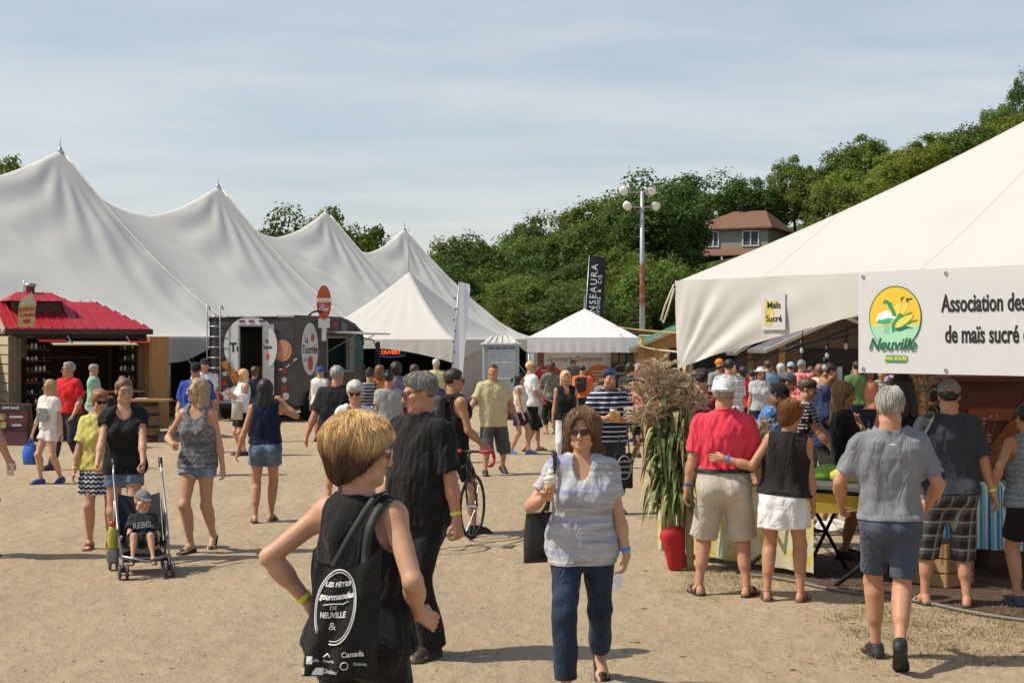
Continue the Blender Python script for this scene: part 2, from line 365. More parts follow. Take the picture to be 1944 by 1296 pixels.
# ---------------------------------------------------------------- people
PZ = [.455, .49, .52, .56, .60, .64, .70, .75, .785, .81, .83, .85, .875]
PROF = {'m': ([.055, .088, .096, .094, .088, .089, .098, .104, .103, .088, .060, .037, .034], [.03, .05, .054, .056, .056, .06, .068, .066, .055, .045, .036, .031, .03], [.03, .058, .066, .058, .048, .05, .058, .062, .058, .052, .044, .037, .035]),
        'f': ([.055, .094, .103, .096, .081, .079, .086, .092, .091, .076, .050, .032, .030], [.03, .048, .050, .054, .052, .052, .056, .056, .045, .037, .032, .027, .027], [.03, .062, .068, .056, .042, .044, .052, .054, .05, .045, .038, .031, .030])}
def two_bone(S, T, l1, l2, pole):
    S, T, pole = A3(S), A3(T), A3(pole); d = T - S; L = np.linalg.norm(d); Lc = min(max(L, abs(l1 - l2) + .01), (l1 + l2) * .999); u = d / L; T = S + u * Lc
    a = (l1 * l1 - l2 * l2 + Lc * Lc) / (2 * Lc); h = math.sqrt(max(l1 * l1 - a * a, 0)); p = pole - u * (pole @ u); p /= np.linalg.norm(p) + 1e-9
    return S + u * a + p * h, T
ARM = {'down': (.138, .02, .487), 'swing_f': (.13, .11, .51), 'swing_b': (.135, -.09, .50), 'hip': (.105, .01, .575, 1, -.8, 0), 'front': (.03, .15, .62), 'fold': (-.03, .13, .66),
       'push': (.11, .2, .555), 'up': (.09, .16, .74), 'hold': (.09, .2, .66), 'face': (.045, .11, .845, .9, .3, -.6), 'table': (.07, .23, .57)}
SK = {'fair': (.54, .305, .19), 'tan': (.45, .23, .125), 'red': (.49, .245, .148), 'dark': (.10, .05, .03), 'mid': (.44, .24, .15)}
HC = {'black': (.012, .010, .010), 'dark': (.030, .020, .014), 'brown': (.085, .045, .024), 'red': (.20, .065, .022), 'honey': (.26, .15, .068), 'blond': (.84, .54, .24), 'ash': (.40, .29, .16), 'grey': (.30, .29, .27), 'white': (.62, .60, .56), 'ginger': (.30, .12, .04), 'auburn': (.17, .085, .042)}
def person(label, px, fy, hy, yaw, sex='m', skin='tan', hair=('short', 'brown'), top=None, bottom=None, shoes=('sneaker', (.03, .03, .03)), L='down', R='down', legs=None, head=(0, 0, 0), lean=(0, 0, 0),
           girth=1.0, belly=0., bust=1., hs=1.0, drop=0., extra=(), H=None, Y=None, bands=(), curl=(.35, .35), loc=None, hdir=None, strands=0, hmin=.0048, hv=0., hup=0., vneck=None):
    Y = Y or CAMZ * FPX / (fy - HZ)
    if H is None: H = CAMZ - (hy - HZ) * Y / FPX
    loc = Vector(loc) if loc is not None else Vector(((px - 972) * Y / FPX, Y, 0))
    root = thing('person', label, 'person', loc, rad(yaw), 'people in the fairground crowd')
    h = min(max(.0006 * Y, hmin), .019); far = h > .011; seed = int(abs(px * 7 + Y * 31)) + 3; sx = {'L': 1, 'R': -1}
    pz = .52 * H - drop * H; piv = A3((0, 0, pz)); M = rot(lean[2], lean[0], lean[1]); dz = -drop * H
    tr = lambda p: M @ (A3(p) + A3((0, 0, dz)) - piv) + piv
    wx, wf, wb = [A3(a) * H for a in PROF[sex]]; zs = A3(PZ) * H
    gg = np.interp(zs / H, [.5, .6, .75, .82], [girth, girth, girth * .4 + .6, 1]); wx, wf, wb = wx * gg, wf * gg, wb * gg; wf = wf + belly * H * np.exp(-((zs / H - .61) / .075) ** 2); wx = wx + belly * .35 * H * np.exp(-((zs / H - .6) / .07) ** 2)
    IM = M.T
    def torso(zlo=.45, zhi=.88, off=0., loose=0.):
        ww, ff, bb = wx.copy(), wf.copy(), wb.copy()
        if loose:      # cloth hangs straight down from the widest place above
            for arr in (ww, ff, bb):
                run = 0
                for i in range(len(zs) - 1, -1, -1):
                    if zs[i] < .79 * H: run = max(run, arr[i]); arr[i] = arr[i] * (1 - loose) + run * loose
        def f(X, Y_, Z):
            x0, y0, z0 = X - piv[0], Y_ - piv[1], Z - piv[2]
            x = IM[0, 0] * x0 + IM[0, 1] * y0 + IM[0, 2] * z0; y = IM[1, 0] * x0 + IM[1, 1] * y0 + IM[1, 2] * z0; z = IM[2, 0] * x0 + IM[2, 1] * y0 + IM[2, 2] * z0 + piv[2] - dz
            a = np.interp(z, zs, ww) + off; b = np.where(y < 0, np.interp(z, zs, ff), np.interp(z, zs, bb)) + off
            k = (np.abs(x / a) ** 2.3 + np.abs(y / b) ** 2.3) ** (1 / 2.3); d = (k - 1) * np.minimum(a, b)
            return np.maximum(np.maximum(d, zlo * H - z), z - zhi * H).astype('f4')
        r = .17 * H * max(1, girth) + off + belly * H; c = np.array([tr((i * r, j * r, z * H)) for i in (-1, 1) for j in (-1, 1) for z in (zlo, zhi)])
        return f, c.min(0), c.max(0)
    sw = (.101 if sex == 'm' else .091) * H; al = (1.0 if sex == 'm' else .88) * (girth * .5 + .5)
    J = {}; G = Grid; arms = {}
    for s in 'LR':
        spec = {'L': L, 'R': R}[s]; spec = ARM[spec] if isinstance(spec, str) else spec; q = sx[s]
        S = tr((q * sw, 0, .805 * H)); T = A3((q * spec[0] * H, -spec[1] * H, spec[2] * H)) + A3((0, 0, dz)); T = (M @ (T - piv) + piv) if len(spec) < 7 else T
        po = spec[3:6] if len(spec) >= 6 else (.2, -1, -.1); E, T = two_bone(S, T, .172 * H, .147 * H, (q * po[0], -po[1], po[2])); arms[s] = (S, E, T)
    lg = {}
    for s in 'LR':
        q = sx[s]; hip = A3((q * .052 * H * (girth * .5 + .5), 0, pz - .012 * H)); t = (legs or {}).get(s, (.062, 0, .042)); ank = A3((q * t[0] * H, -t[1] * H, t[2] * H))
        K, ank = two_bone(hip, ank, .243 * H, .243 * H, (q * .12, -1, 0)); pitch = t[3] if len(t) > 3 else 0; fyaw = t[4] if len(t) > 4 else 10; lg[s] = (hip, K, ank, rot(q * fyaw, pitch))
    HS = H * .131 / .228 * hs / 1.0; hc = tr((0, -.002 * H, .934 * H)) if hs == 1 else tr((0, -.002 * H, (.87 * H + .108 * HS))); HM = M @ rot(*head)
    hx = lambda p: xf(p, HM * 1.0, hc)
    def hp(p): return HM @ (A3(p) * HS) + hc
    def hcone(a, b, ra, rb): return cone(hp(a), hp(b), ra * HS, rb * HS)
    def hell(c, r): return xf(ell((0, 0, 0), A3(r if hasattr(r, '__len__') else (r, r, r)) * HS), HM, hp(c))
    # bounds
    pts = [hc + HM @ (A3(d) * .16 * HS) for d in ((1, 0, 0), (-1, 0, 0), (0, 1, 0), (0, -1, 0), (0, 0, 1))] + [A3((0, 0, 0))]
    for s in 'LR': pts += [arms[s][0], arms[s][1], arms[s][2], arms[s][2] + (arms[s][2] - arms[s][1]) * .8, *lg[s][:3], lg[s][2] + lg[s][3] @ A3((0, -.16 * H, -.03))]
    pts += [tr((i * .1 * H * girth, j * .09 * H * girth, z * H)) for i in (-1, 1) for j in (-1, 1) for z in (.5, .8)] + [tr((0, -(.075 + belly) * H, .61 * H))]
    pts = np.array(pts); lo, hi = pts.min(0) - .09 * H / 1.7, pts.max(0) + .09 * H / 1.7
    B = G(lo, hi, h); k = .03 * H
    B.add(torso(), .03 * H)
    if sex == 'f':
        for q in (-1, 1): B.add(xf(ell((0, 0, 0), A3((.037, .04, .038)) * H * bust), M, tr((q * .042 * H, -.048 * H * (girth * .6 + .4), .705 * H))), .03 * H)
    for q in (-1, 1): B.add(ell((q * .045 * H * girth, .04 * H * girth, pz - .022 * H), .05 * H * girth), .03 * H)
    trunk = B.v.copy(); LT = {}
    lgx = girth * .7 + .3
    for s in 'LR':
        hip, K, A, F = lg[s]; B.add(cone(hip, K, .054 * H * lgx, .031 * H * (lgx * .6 + .4)), .03 * H)
        back = F @ A3((0, 1, 0)); mid = K * .68 + A * .32 + back * .012 * H; u = (A - K) / np.linalg.norm(A - K)
        B.add(cone(K, A, .029 * H, .0185 * H), .025 * H); B.add(cone(mid - u * .03 * H, mid + u * .055 * H, .031 * H, .022 * H), .03 * H)
        B.add(ell(K + F @ A3((0, -.008 * H, 0)), .029 * H), .015 * H)
        fo = lambda p: A + F @ (A3(p) * H)
        B.add(cone(fo((0, .012, -.012)), fo((0, .02, -.024)), .02 * H, .019 * H), .015); B.add(cone(fo((0, -.02, -.012)), fo((.002 * sx[s], -.078, -.028)), .021 * H, .016 * H), .02); B.add(cone(fo((.014 * sx[s] * -1, -.075, -.03)), fo((-.01 * sx[s], -.105, -.032)), .013 * H, .010 * H), .012); B.add(cone(fo((.014 * sx[s], -.07, -.03)), fo((.016 * sx[s], -.088, -.033)), .013 * H, .009 * H), .012)
    for s in 'LR':
        S, E, T = arms[s]; B.add(cone(tr((sx[s] * sw * .55, 0, .815 * H)), S, .03 * H, .031 * H * al), .03 * H); B.add(cone(S, E, .029 * H * al, .0235 * H * al), .02 * H)
        u = (T - E) / np.linalg.norm(T - E); B.add(cone(E, E + u * .055 * H, .024 * H * al, .0245 * H * al), .01 * H); B.add(cone(E + u * .04 * H, T, .024 * H * al, .0155 * H * al), .015 * H)
        d = u if not (hdir and s in hdir) else A3(hdir[s]) / np.linalg.norm(hdir[s])
        w = A3((0, -1, 0)) * abs(d[2]) + A3((0, 0, 1)) * (abs(d[1]) + abs(d[0]) + .001); w = w - d * (w @ d); w /= np.linalg.norm(w); n = np.cross(d, w); n = n if n[0] * sx[s] < 0 else -n
        HMx = np.stack([d, w, n], 1); z = H / 1.75 * (1 if sex == 'm' else .93); cl = curl[0 if s == 'L' else 1]; LT[s] = (HMx, T, z)
        P_ = lambda p: T + HMx @ (A3(p) * z)
        if far: B.add(cone(P_((0, 0, 0)), P_((.09, 0, .01)), .02 * z, .026 * z), .01); B.add(cone(P_((.09, 0, .01)), P_((.14, 0, .03 + .03 * cl)), .026 * z, .018 * z), .01); continue
        kn = (.031, .0105, -.0105, -.030)
        for t_ in kn: B.add(cone(P_((-.005, t_ * .4, 0)), P_((.086, t_, 0)), .018 * z, .0118 * z), .012)
        for t_, ln in zip(kn, (.072, .081, .075, .058)):
            p = A3((.086, t_, 0)); a = .12; d_ = t_ * 1.2
            for fr, bd, r0, r1 in ((.45, 1.15, .0095, .0088), (.3, 1.5, .0088, .008), (.25, 1.0, .008, .007)):
                a += bd * cl; p2 = p + A3((math.cos(a), d_ * .8, math.sin(a))) * ln * fr; B.add(cone(P_(p), P_(p2), r0 * z, r1 * z), .004); p = p2
        B.add(cone(P_((.015, .022, .006)), P_((.048, .048, .014)), .0155 * z, .0115 * z), .012); B.add(cone(P_((.048, .048, .014)), P_((.076, .052 - .02 * cl, .02 + .03 * cl)), .0112 * z, .0085 * z), .006)
    # neck and head
    nb = tr((0, .012 * H, .84 * H)); B.add(cone(nb, hp((0, .022, -.07)), (.033 if sex == 'm' else .028) * H, (.031 if sex == 'm' else .0265) * H), .02 * H)
    jw = 1.06 if sex == 'm' else .94
    B.add(hell((0, .014, .032), (.075, .094, .084)), .02); B.add(hell((0, -.034, -.042), (.056 * jw, .056, .068)), .03)
    B.add(hell((0, -.072, -.094), (.024 * jw, .018, .018)), .03)
    for q in (-1, 1): B.add(hell((q * .042, -.06, -.022), (.026, .026, .024)), .02); B.add(hell((q * .05, -.02, -.07), (.016 * jw, .03, .022)), .03)
    B.add(hcone((-.036, -.078, .026), (.036, -.078, .026), .012, .012), .016)
    if not far:
        for q in (-1, 1): B.cut(hell((q * .031, -.102, .008), (.017, .014, .012)), .012); B.add(hell((q * .031, -.080, .008), .0125), .003)
    B.add(hcone((0, -.092, .008), (0, -.112, -.028), .0075, .0115), .012); B.add(hell((0, -.104, -.033), (.0165, .013, .0095)), .008)
    if not far:
        B.add(hell((0, -.090, -.058), (.021, .010, .006)), .005); B.add(hell((0, -.089, -.069), (.018, .010, .0065)), .005); B.cut(hcone((-.02, -.101, -.0635), (.02, -.101, -.0635), .0022, .0022), .003)
    for q in (-1, 1): B.add(hell((q * .077, .012, -.006), (.009, .019, .030)), .008)
    P, Q = B.mesh()
    loc_ = (P - hc) @ HM / HS; c0 = A3(SK[skin]); C = np.tile(c0, (len(P), 1))
    def blend(mask, col, a=1.): C[:] = C * (1 - (mask * a)[:, None]) + A3(col) * (mask * a)[:, None]
    g = lambda c, r: np.clip(1.6 - 1.6 * np.sqrt((((loc_ - A3(c)) / A3(r)) ** 2).sum(1)), 0, 1)
    blend(np.minimum(g((0, -.095, -.063), (.027, .03, .014)), 1), c0 * A3((.85, .48, .46)), .85); blend(g((.045, -.07, -.03), (.03, .04, .03)) + g((-.045, -.07, -.03), (.03, .04, .03)), c0 * A3((1.0, .78, .74)), .5)
    blend(g((0, -.115, -.033), (.02, .02, .02)), c0 * A3((1, .8, .76)), .5)
    bc = A3(HC[hair[1]]) * .6 + c0 * .15
    for q in (-1, 1):
        blend(g((q * .032, -.085, .033), (.022, .03, .0065)), bc, .8)
        if not far: blend((g((q * .031, -.090, .008), (.0145, .012, .0075)) > .3) * 1., (.75, .72, .68)); blend((g((q * .031, -.0925, .008), (.0062, .008, .0062)) > .25) * 1., (.02, .015, .012))
    if 'beard' in extra: blend(np.clip(g((0, -.06, -.09), (.06, .07, .045)) * 1.2, 0, 1), bc, .6)
    body = fast_obj('body', P, Q, SKIN, root, np.clip(C, 0, 1))
    # hair
    style = hair[0]; hcol = A3(HC[hair[1]])
    if style != 'none':
        D = A3(lo) * 0; r = (.30 if style == 'long' else .23) * HS; hg = h * (.9 if not far else 1); hb = G(hc - r - A3((0, 0, .16 * HS if style in ('long', 'mid') else 0)), hc + r, hg)
        inf = {'buzz': .005, 'short': .013, 'crop': .02, 'bob': .026, 'mid': .022, 'long': .02, 'bun': .012, 'curly': .04, 'tail': .012}[style] + hv; capd = any(isinstance(e, tuple) and e[0] in ('cap', 'capback', 'bucket', 'sunhat') for e in extra)
        hb.add(hell((0, .016, .036), A3((.075, .094, .084)) + inf), .01)
        if style == 'short': hb.add(hell((0, -.035, .088), (.055, .045, .027)), .03)
        if style == 'crop': hb.add(hell((0, .04, .045), (.082 + hv, .085 + hv, .09)), .03); hb.add(hell((0, .035, -.05), (.066 + hv * .6, .074 + hv * .6, .07)), .04); hb.add(hell((0, -.045, .085), (.06 + hv, .05, .035)), .03)
        if style in ('bob', 'mid', 'long', 'curly'):
            e = {'bob': -.075, 'mid': -.12, 'long': -.16, 'curly': -.07}[style]
            for q in (-1, 1): hb.add(hcone((q * .06, .02, .02), (q * (.066 + hv * .9), .016, e), .04, .034 + hv * .7), .03)
            hb.add(hcone((-.03, .06, 0), (-.03, .065, e), .05, .042), .03); hb.add(hcone((.03, .06, 0), (.03, .065, e), .05, .042), .03)
        if style == 'long':
            for q in (-.05, -.02, .02, .05): hb.add(hcone((q, .07, -.1), (q * 1.25, .085, -.27), .036, .018), .03)
        if style == 'bun': hb.add(hell((0, .07, .115), (.042, .042, .036)), .01)
        if style == 'tail':
            hb.add(hell((0, .105, .06), .03), .015); hb.add(hcone((0, .12, .05), (0, .135, -.12), .028, .012), .02)
        fz = folds(seed, .004 * HS, 75, (1, 1, .22)) if style != 'curly' else folds(seed, .014 * HS, 110, (1, 1, 1))
        X, Y_, Z = hb.all(); x0, y0, z0 = X - hc[0], Y_ - hc[1], Z - hc[2]
        lx = (HM[0, 0] * x0 + HM[1, 0] * y0 + HM[2, 0] * z0) / HS; ly = (HM[0, 1] * x0 + HM[1, 1] * y0 + HM[2, 1] * z0) / HS; lz = (HM[0, 2] * x0 + HM[1, 2] * y0 + HM[2, 2] * z0) / HS
        hb.v = hb.v + fz(X, Y_, Z).astype('f4')
        if style in ('buzz', 'short', 'crop', 'bun', 'tail'):
            line = {'buzz': .002, 'short': -.010, 'crop': -.030, 'bun': -.012, 'tail': -.012}[style]; slp = 1.0 if style == 'crop' else .84; jag = .006 * np.sin(lx * 210 + 3 * np.sin(lx * 60)) + .004 * np.sin(lx * 410 + ly * 300)
            hb.v = np.maximum(hb.v, (-(lz + slp * ly - line + jag) * HS * .8).astype('f4'))
            if style != 'crop': hb.v = hb.v + ((1 - np.clip((lz + slp * ly - line) / .06, 0, 1)) * inf * .9 * HS).astype('f4')
            if style == 'crop': hb.v = np.maximum(hb.v, ((-.115 - lz + jag + np.abs(lx) * .25) * HS).astype('f4'))
        else:
            hb.cut(hell((0.006, -.13, -.024), (.067 + hv * .3, .116 + hv * .8, .134)), .012)
        hb.v = np.maximum(hb.v, ((np.sqrt(lx ** 2 + ly ** 2 + lz ** 2) - .6) * HS).astype('f4'))
        if capd: hb.v = np.maximum(hb.v, ((lz - .035) * HS).astype('f4'))
        hP, hQ = hb.mesh(); nst = len(hP)
        if strands and nst:
            r_ = np.random.default_rng(seed); i = r_.integers(0, nst, strands * 2); p = hP[i]; l0 = (p - hc) @ HM / HS; p = p[l0[:, 2] > -.03][:strands]; K_ = {'buzz': 3, 'short': 6}.get(style, 13); path = [p]; cr = hp((0, .035, .125)); stp = .014 * HS
            jit = r_.normal(size=p.shape) * .35; lift = .002 + .006 * r_.random(len(p)) ** 4
            for _ in range(K_ - 1):
                gr = hb.grad(p); away = p - cr; away /= np.linalg.norm(away, axis=1, keepdims=True) + 1e-9; d = away * .7 + A3((0, 0, -.7)) + jit * .5; d -= gr * (d * gr).sum(1, keepdims=True); d /= np.linalg.norm(d, axis=1, keepdims=True) + 1e-9
                p = p + d * stp; p = p - hb.grad(p) * (np.clip(hb.sample(p) - lift, -.02, .02))[:, None]; path.append(p)
            sV, sQ = tubes(np.stack(path, 1), .0020 * HS, .0007 * HS); hQ = np.concatenate([hQ, sQ + nst]); hP = np.concatenate([hP, sV]); vs_ = np.repeat(r_.uniform(.62, 1.42, len(path[0])), K_ * 3)
        if len(hP):
            l0 = (hP - hc) @ HM / HS; cc = np.tile(hcol, (len(hP), 1))
            if len(hair) > 2:   # a second colour: dark underlayer at the nape, light ends on top
                f = np.clip((l0[:, 2] + .03) / .1 + .4 * np.sin(l0[:, 0] * 90) * .4, 0, 1)[:, None]; cc = A3(HC[hair[2]]) * (1 - f) + hcol * f
            if strands: cc[nst:] = cc[nst:] * vs_[:, None]
            fast_obj('hair', hP, hQ, HAIR, root, np.clip(cc, 0, 1))
    # clothes
    hgm = h * 1.1
    if bottom:
        kind = bottom['k']; o = bottom.get('o', .012); wz = bottom.get('wz', .60)
        bb = B.like(trunk - np.float32(o)); kk = .03 * H
        fl = bottom.get('fl', .02)
        if kind in ('shorts', 'pants'):
            ln = bottom.get('l', .6)
            for s in 'LR':
                hip, K, A, F = lg[s]
                if kind == 'shorts':
                    e = hip + (K - hip) * ln if ln <= 1 else K + (A - K) * (ln - 1); r1 = max((.054 + (.031 - .054) * min(ln, 1)) * H * lgx + o, .040 * H) + fl
                    bb.add(flatcone(hip, e, .054 * H * lgx + o, r1), kk)
                    if ln > 1: bb.add(flatcone(K, e, .031 * H * lgx + o + fl * .6, r1), .02)
                else:
                    bb.add(cone(hip, K, .054 * H * lgx + o, .031 * H * lgx + o + fl * .5), kk); e = K + (A - K) * ln; bb.add(flatcone(K, e, .034 * H * (lgx * .5 + .5) + o + fl * .5, bottom.get('r', .026) * H + o + fl * .4), .02)
        else:
            hem = bottom.get('l', .38) * H + dz; top_ = pz + .06 * H; a0, a1 = .09 * H * girth + o, (.105 + fl) * H * girth + o
            def sk(X, Y_, Z):
                t = np.clip((top_ - Z) / (top_ - hem), 0, 1); a = a0 + (a1 - a0) * np.minimum(1, t * 1.6 if fl < .03 else t); pl = .008 * np.sin(np.arctan2(Y_, X) * 11) * t
                return (np.maximum(np.maximum(np.sqrt((X / 1.0) ** 2 + ((Y_ - .008 * H) / .82) ** 2) - a + pl, hem - Z), Z - top_)).astype('f4')
            bb.add((sk, A3((-a1 - .05, -a1 - .05, hem)), A3((a1 + .05, a1 + .05, top_))), .02)
        X, Y_, Z = bb.all(); bb.v = bb.v + np.minimum(folds(seed + 1, bottom.get('f', .006), 26)(X, Y_, Z), o * .45).astype('f4')
        zl0 = (IM[2, 0] * (X - piv[0]) + IM[2, 1] * (Y_ - piv[1]) + IM[2, 2] * (Z - piv[2])) + piv[2] - dz; bb.v = np.maximum(bb.v, (zl0 - wz * H).astype('f4'))
        if kind == 'skirt': bb.v = np.maximum(bb.v, (bottom.get('l', .38) * H + dz - Z).astype('f4'))
        P, Q = bb.mesh()
        if len(P): fast_obj({'shorts': 'shorts', 'pants': 'trousers', 'skirt': 'skirt'}[kind], P, Q, cloth(bottom['c'], bottom.get('p'), bottom.get('c2', (.6, .6, .6))), root)
        if 'belt' in extra:
            q = B.like(np.maximum(trunk - np.float32(o + .016), np.abs(zl0 - (wz - .014) * H) - .011 * H).astype('f4')); P, Q = q.mesh(); fast_obj('belt', P, Q, mat('belt_leather', (.015, .012, .01), .4), root)
    if top:
        kind = top.get('k', 'tee'); o = top.get('o', .017); hem = top.get('hem', .50); loose = top.get('loose', .6 if sex == 'm' else .35); sl_ = top.get('sl', .62)
        tb = B.like(trunk - np.float32(o)); kk = .03 * H; tb.add(torso(hem, .845, o, loose), kk)
        for s in 'LR':
            S, E, T = arms[s]; tb.add(cone(tr((sx[s] * sw * .55, 0, .815 * H)), S, .03 * H + o * .8, .031 * H * al + o * .8), kk)
            if kind in ('tee', 'polo', 'long'):
                e = S + (E - S) * min(sl_, 1); r0 = .029 * H * al + o; tb.add(flatcone(S, e, r0, .0255 * H * al + o + top.get('sf', .012)) if sl_ <= 1 else cone(S, e, r0, .0255 * H * al + o), .022 * H)
                if sl_ > 1: tb.add(flatcone(E, E + (T - E) * (sl_ - 1), .025 * H * al + o, .02 * H * al + o), .02)
        X, Y_, Z = tb.all(); tb.v = tb.v + np.minimum(folds(seed + 2, top.get('f', .0075), 24, (1, 1, .55))(X, Y_, Z) + folds(seed + 5, top.get('f', .0075) * .6, 55, (1, 1, .4))(X, Y_, Z), o * .45).astype('f4')
        if bottom and not top.get('tuck'): tb.v = np.minimum(tb.v, bb.v - np.float32(.007))
        zl = (IM[2, 0] * (X - piv[0]) + IM[2, 1] * (Y_ - piv[1]) + IM[2, 2] * (Z - piv[2])) + piv[2] - dz
        if h < .009: tb.v = tb.v - np.where((zl < hem * H + .028) & (zl > hem * H + .006), .0028, 0).astype('f4')
        tb.v = np.maximum(tb.v, (hem * H - zl).astype('f4'))
        if kind in ('tank', 'sleeveless', 'dress'):
            for s in 'LR':
                S = arms[s][0]; wq = .030 if kind == 'tank' else .012; c = tr((sx[s] * (sw + (.028 if kind == 'tank' else .045) * H), 0, .785 * H)); tb.cut(xf(ell((0, 0, 0), A3((.052 + (.012 if kind == 'tank' else 0), .075, .072)) * H), M, c), .008)
        nk = top.get('n', 'crew')
        cuts = {'crew': ((0, -.012, .872), (.047, .06, .034)), 'scoop': ((0, -.065, .835), (.05, .06, .06)), 'v': ((0, -.07, .835), (.036, .065, .075)), 'wide': ((0, -.03, .86), (.07, .075, .05)), 'polo': ((0, -.01, .888), (.05, .07, .034))}[nk]
        tb.cut(xf(ell((0, 0, 0), A3((.062, .07, .052)) * H), M, tr(A3((0, .004, .892 if nk != 'polo' else .905)) * H)), .006)
        c, r = cuts; tb.cut(xf(ell((0, 0, 0), A3(r) * H), M, tr(A3(c) * H)), .008)
        if nk in ('polo',):
            for i in range(14):
                a0, a1 = [rad(-75 + j * 330 / 14) + rad(15) for j in (i, i + 1)]; f_ = lambda a: tr((math.sin(a) * .045 * H, math.cos(a) * .042 * H + .004 * H, (.852 + .016 * math.cos(a)) * H)); tb.add(cone(f_(a0 - .0), f_(a1), .011, .011), .006)
        P, Q = tb.mesh()
        if len(P): fast_obj({'tee': 't_shirt', 'polo': 'polo_shirt', 'long': 'shirt', 'tank': 'tank_top', 'sleeveless': 'sleeveless_top', 'dress': 'dress'}[kind], P, Q, cloth(top['c'], top.get('p'), top.get('c2', (.8, .8, .8))), root)
    # shoes
    if shoes and Y < 33:
        sk_, sc_ = shoes[0], shoes[1]
        for s in 'LR':
            hip, K, A, F = lg[s]; fo = lambda p: A + F @ (A3(p) * H); c = A + F @ A3((0, -.035 * H, -.025 * H)); g = G(c - .12 * H, c + .12 * H, max(h, .006) if sk_ != 'flat' else max(h, .005)); w = .0 
            def sole(X, Y_, Z, zc=-.0385, t=.008, wd=.0285):
                x0, y0, z0 = X - A[0], Y_ - A[1], Z - A[2]; x = F[0, 0] * x0 + F[1, 0] * y0 + F[2, 0] * z0; y = F[0, 1] * x0 + F[1, 1] * y0 + F[2, 1] * z0; z = F[0, 2] * x0 + F[1, 2] * y0 + F[2, 2] * z0
                tt = np.clip((.02 * H - y) / (.115 * H), 0, 1); return (np.maximum(np.sqrt(x ** 2 + (y - .02 * H + tt * .115 * H) ** 2) - (.021 + .009 * tt) * H, np.abs(z - zc * H) - t * H)).astype('f4')
            g.add((sole, c - .13 * H, c + .13 * H), .004)
            if sk_ == 'sneaker':
                g.add(cone(fo((0, .012, -.006)), fo((0, .024, -.026)), .025 * H, .0245 * H), .012); g.add(cone(fo((0, -.012, -.006)), fo((0, -.08, -.026)), .0255 * H, .0225 * H), .02); g.add(cone(fo((0, -.06, -.028)), fo((0, -.1, -.032)), .022 * H, .016 * H), .012); g.add(cone(fo((0, .008, .0)), fo((0, .012, -.02)), .0235 * H, .023 * H), .01); zz = fo((0, 0, .012)); nn = F @ A3((0, 0, 1)); g.clip(lambda X, Y_, Z: ((X - zz[0]) * nn[0] + (Y_ - zz[1]) * nn[1] + (Z - zz[2]) * nn[2]).astype('f4'))
            elif sk_ == 'flat': g.add(cone(fo((0, .015, -.025)), fo((0, .022, -.03)), .021 * H, .0205 * H), .01); g.add(cone(fo((0, -.085, -.03)), fo((0, -.1, -.032)), .0195 * H, .016 * H), .012)
            elif sk_ in ('sandal', 'flipflop'):
                bars = [(-.075, .004), (-.045, .008)] if sk_ == 'flipflop' else [(-.08, .004), (-.05, .01), (.015, .02)]
                for yy, up in bars:
                    prev = None
                    for i in range(7):
                        a = math.pi * i / 6; p = fo((math.cos(a) * .024, yy, -.03 + math.sin(a) * (.02 + up)))
                        if prev is not None: g.add(cone(prev, p, .0075, .0075), .004)
                        prev = p
            P, Q = g.mesh()
            if len(P): fast_obj('shoe' if sk_ in ('sneaker', 'flat') else 'sandal', P, Q, mat('shoe_' + sk_, sc_, .6, 0, .3, 20), root)
    for s, c in bands:
        S, E, T = arms[s]; u = (T - E) / np.linalg.norm(T - E); p = T - u * .022 * H; b = MB(); n1 = Vector(u).orthogonal().normalized(); n2 = Vector(u).cross(n1); r = .0155 * H * al + .006
        V = []; F_ = []
        for i in range(20):
            a = i * math.pi / 10; d = (n1 * math.cos(a) + n2 * math.sin(a))
            V += [Vector(p) + d * r + Vector(u) * .011, Vector(p) + d * (r + .003) + Vector(u) * .0, Vector(p) + d * r - Vector(u) * .011]
        for i in range(20):
            j = (i + 1) % 20; F_ += [(i * 3, i * 3 + 1, j * 3 + 1, j * 3), (i * 3 + 1, i * 3 + 2, j * 3 + 2, j * 3 + 1)]
        b.add(V, F_); b.build('wristband', mat('wristband_paper', c, .5, 0, .1), root, True)
    HMm = Matrix([list(x) for x in HM]); hv = Vector(hc)
    hpm = lambda p: HMm @ (Vector(p) * HS) + hv
    for ex in extra:
        e = ex if isinstance(ex, tuple) else (ex,)
        if e[0] in ('sunglasses', 'glasses'):
            b = MB(); zc = e[2] if len(e) > 2 else .006; yc = -.101 if zc < .05 else -.075; fm = 0
            for q in (-1, 1):
                pl = [(x * HS, y * HS) for x, y in ((-.024, .013), (.024, .016), (.027, .004), (.02, -.016), (.004, -.021), (-.016, -.018), (-.024, -.006))]
                if q < 0: pl = [(-x, y) for x, y in pl][::-1]
                yv = HMm @ Vector((0, 0, 1)); xv = HMm @ Vector((1, -.0 + q * .22, 0)); b.m(0 if e[0] == 'sunglasses' else 2).plate(pl, .003 * HS, hpm((q * .032, yc, zc)) - Vector((0, 0, 0)), xv, yv)
                ring = [hpm((q * .032, yc - .001, zc)) + xv.normalized() * x + yv * y for x, y in pl]; b.m(1).tube(ring, .0026 * HS, 6, True)
                b.m(1).tube([hpm((q * .056, yc + .012, zc + .01)), hpm((q * .074, yc + .04, zc + .011)), hpm((q * .081, .012, zc + .012))], .0036 * HS, 6)
            b.m(1).tube([hpm((-.010, yc - .003, zc + .007)), hpm((.010, yc - .003, zc + .007))], .003 * HS, 6)
            fc = e[1] if len(e) > 1 else (.012, .01, .01); lc = e[3] if len(e) > 3 else (.012, .010, .010)
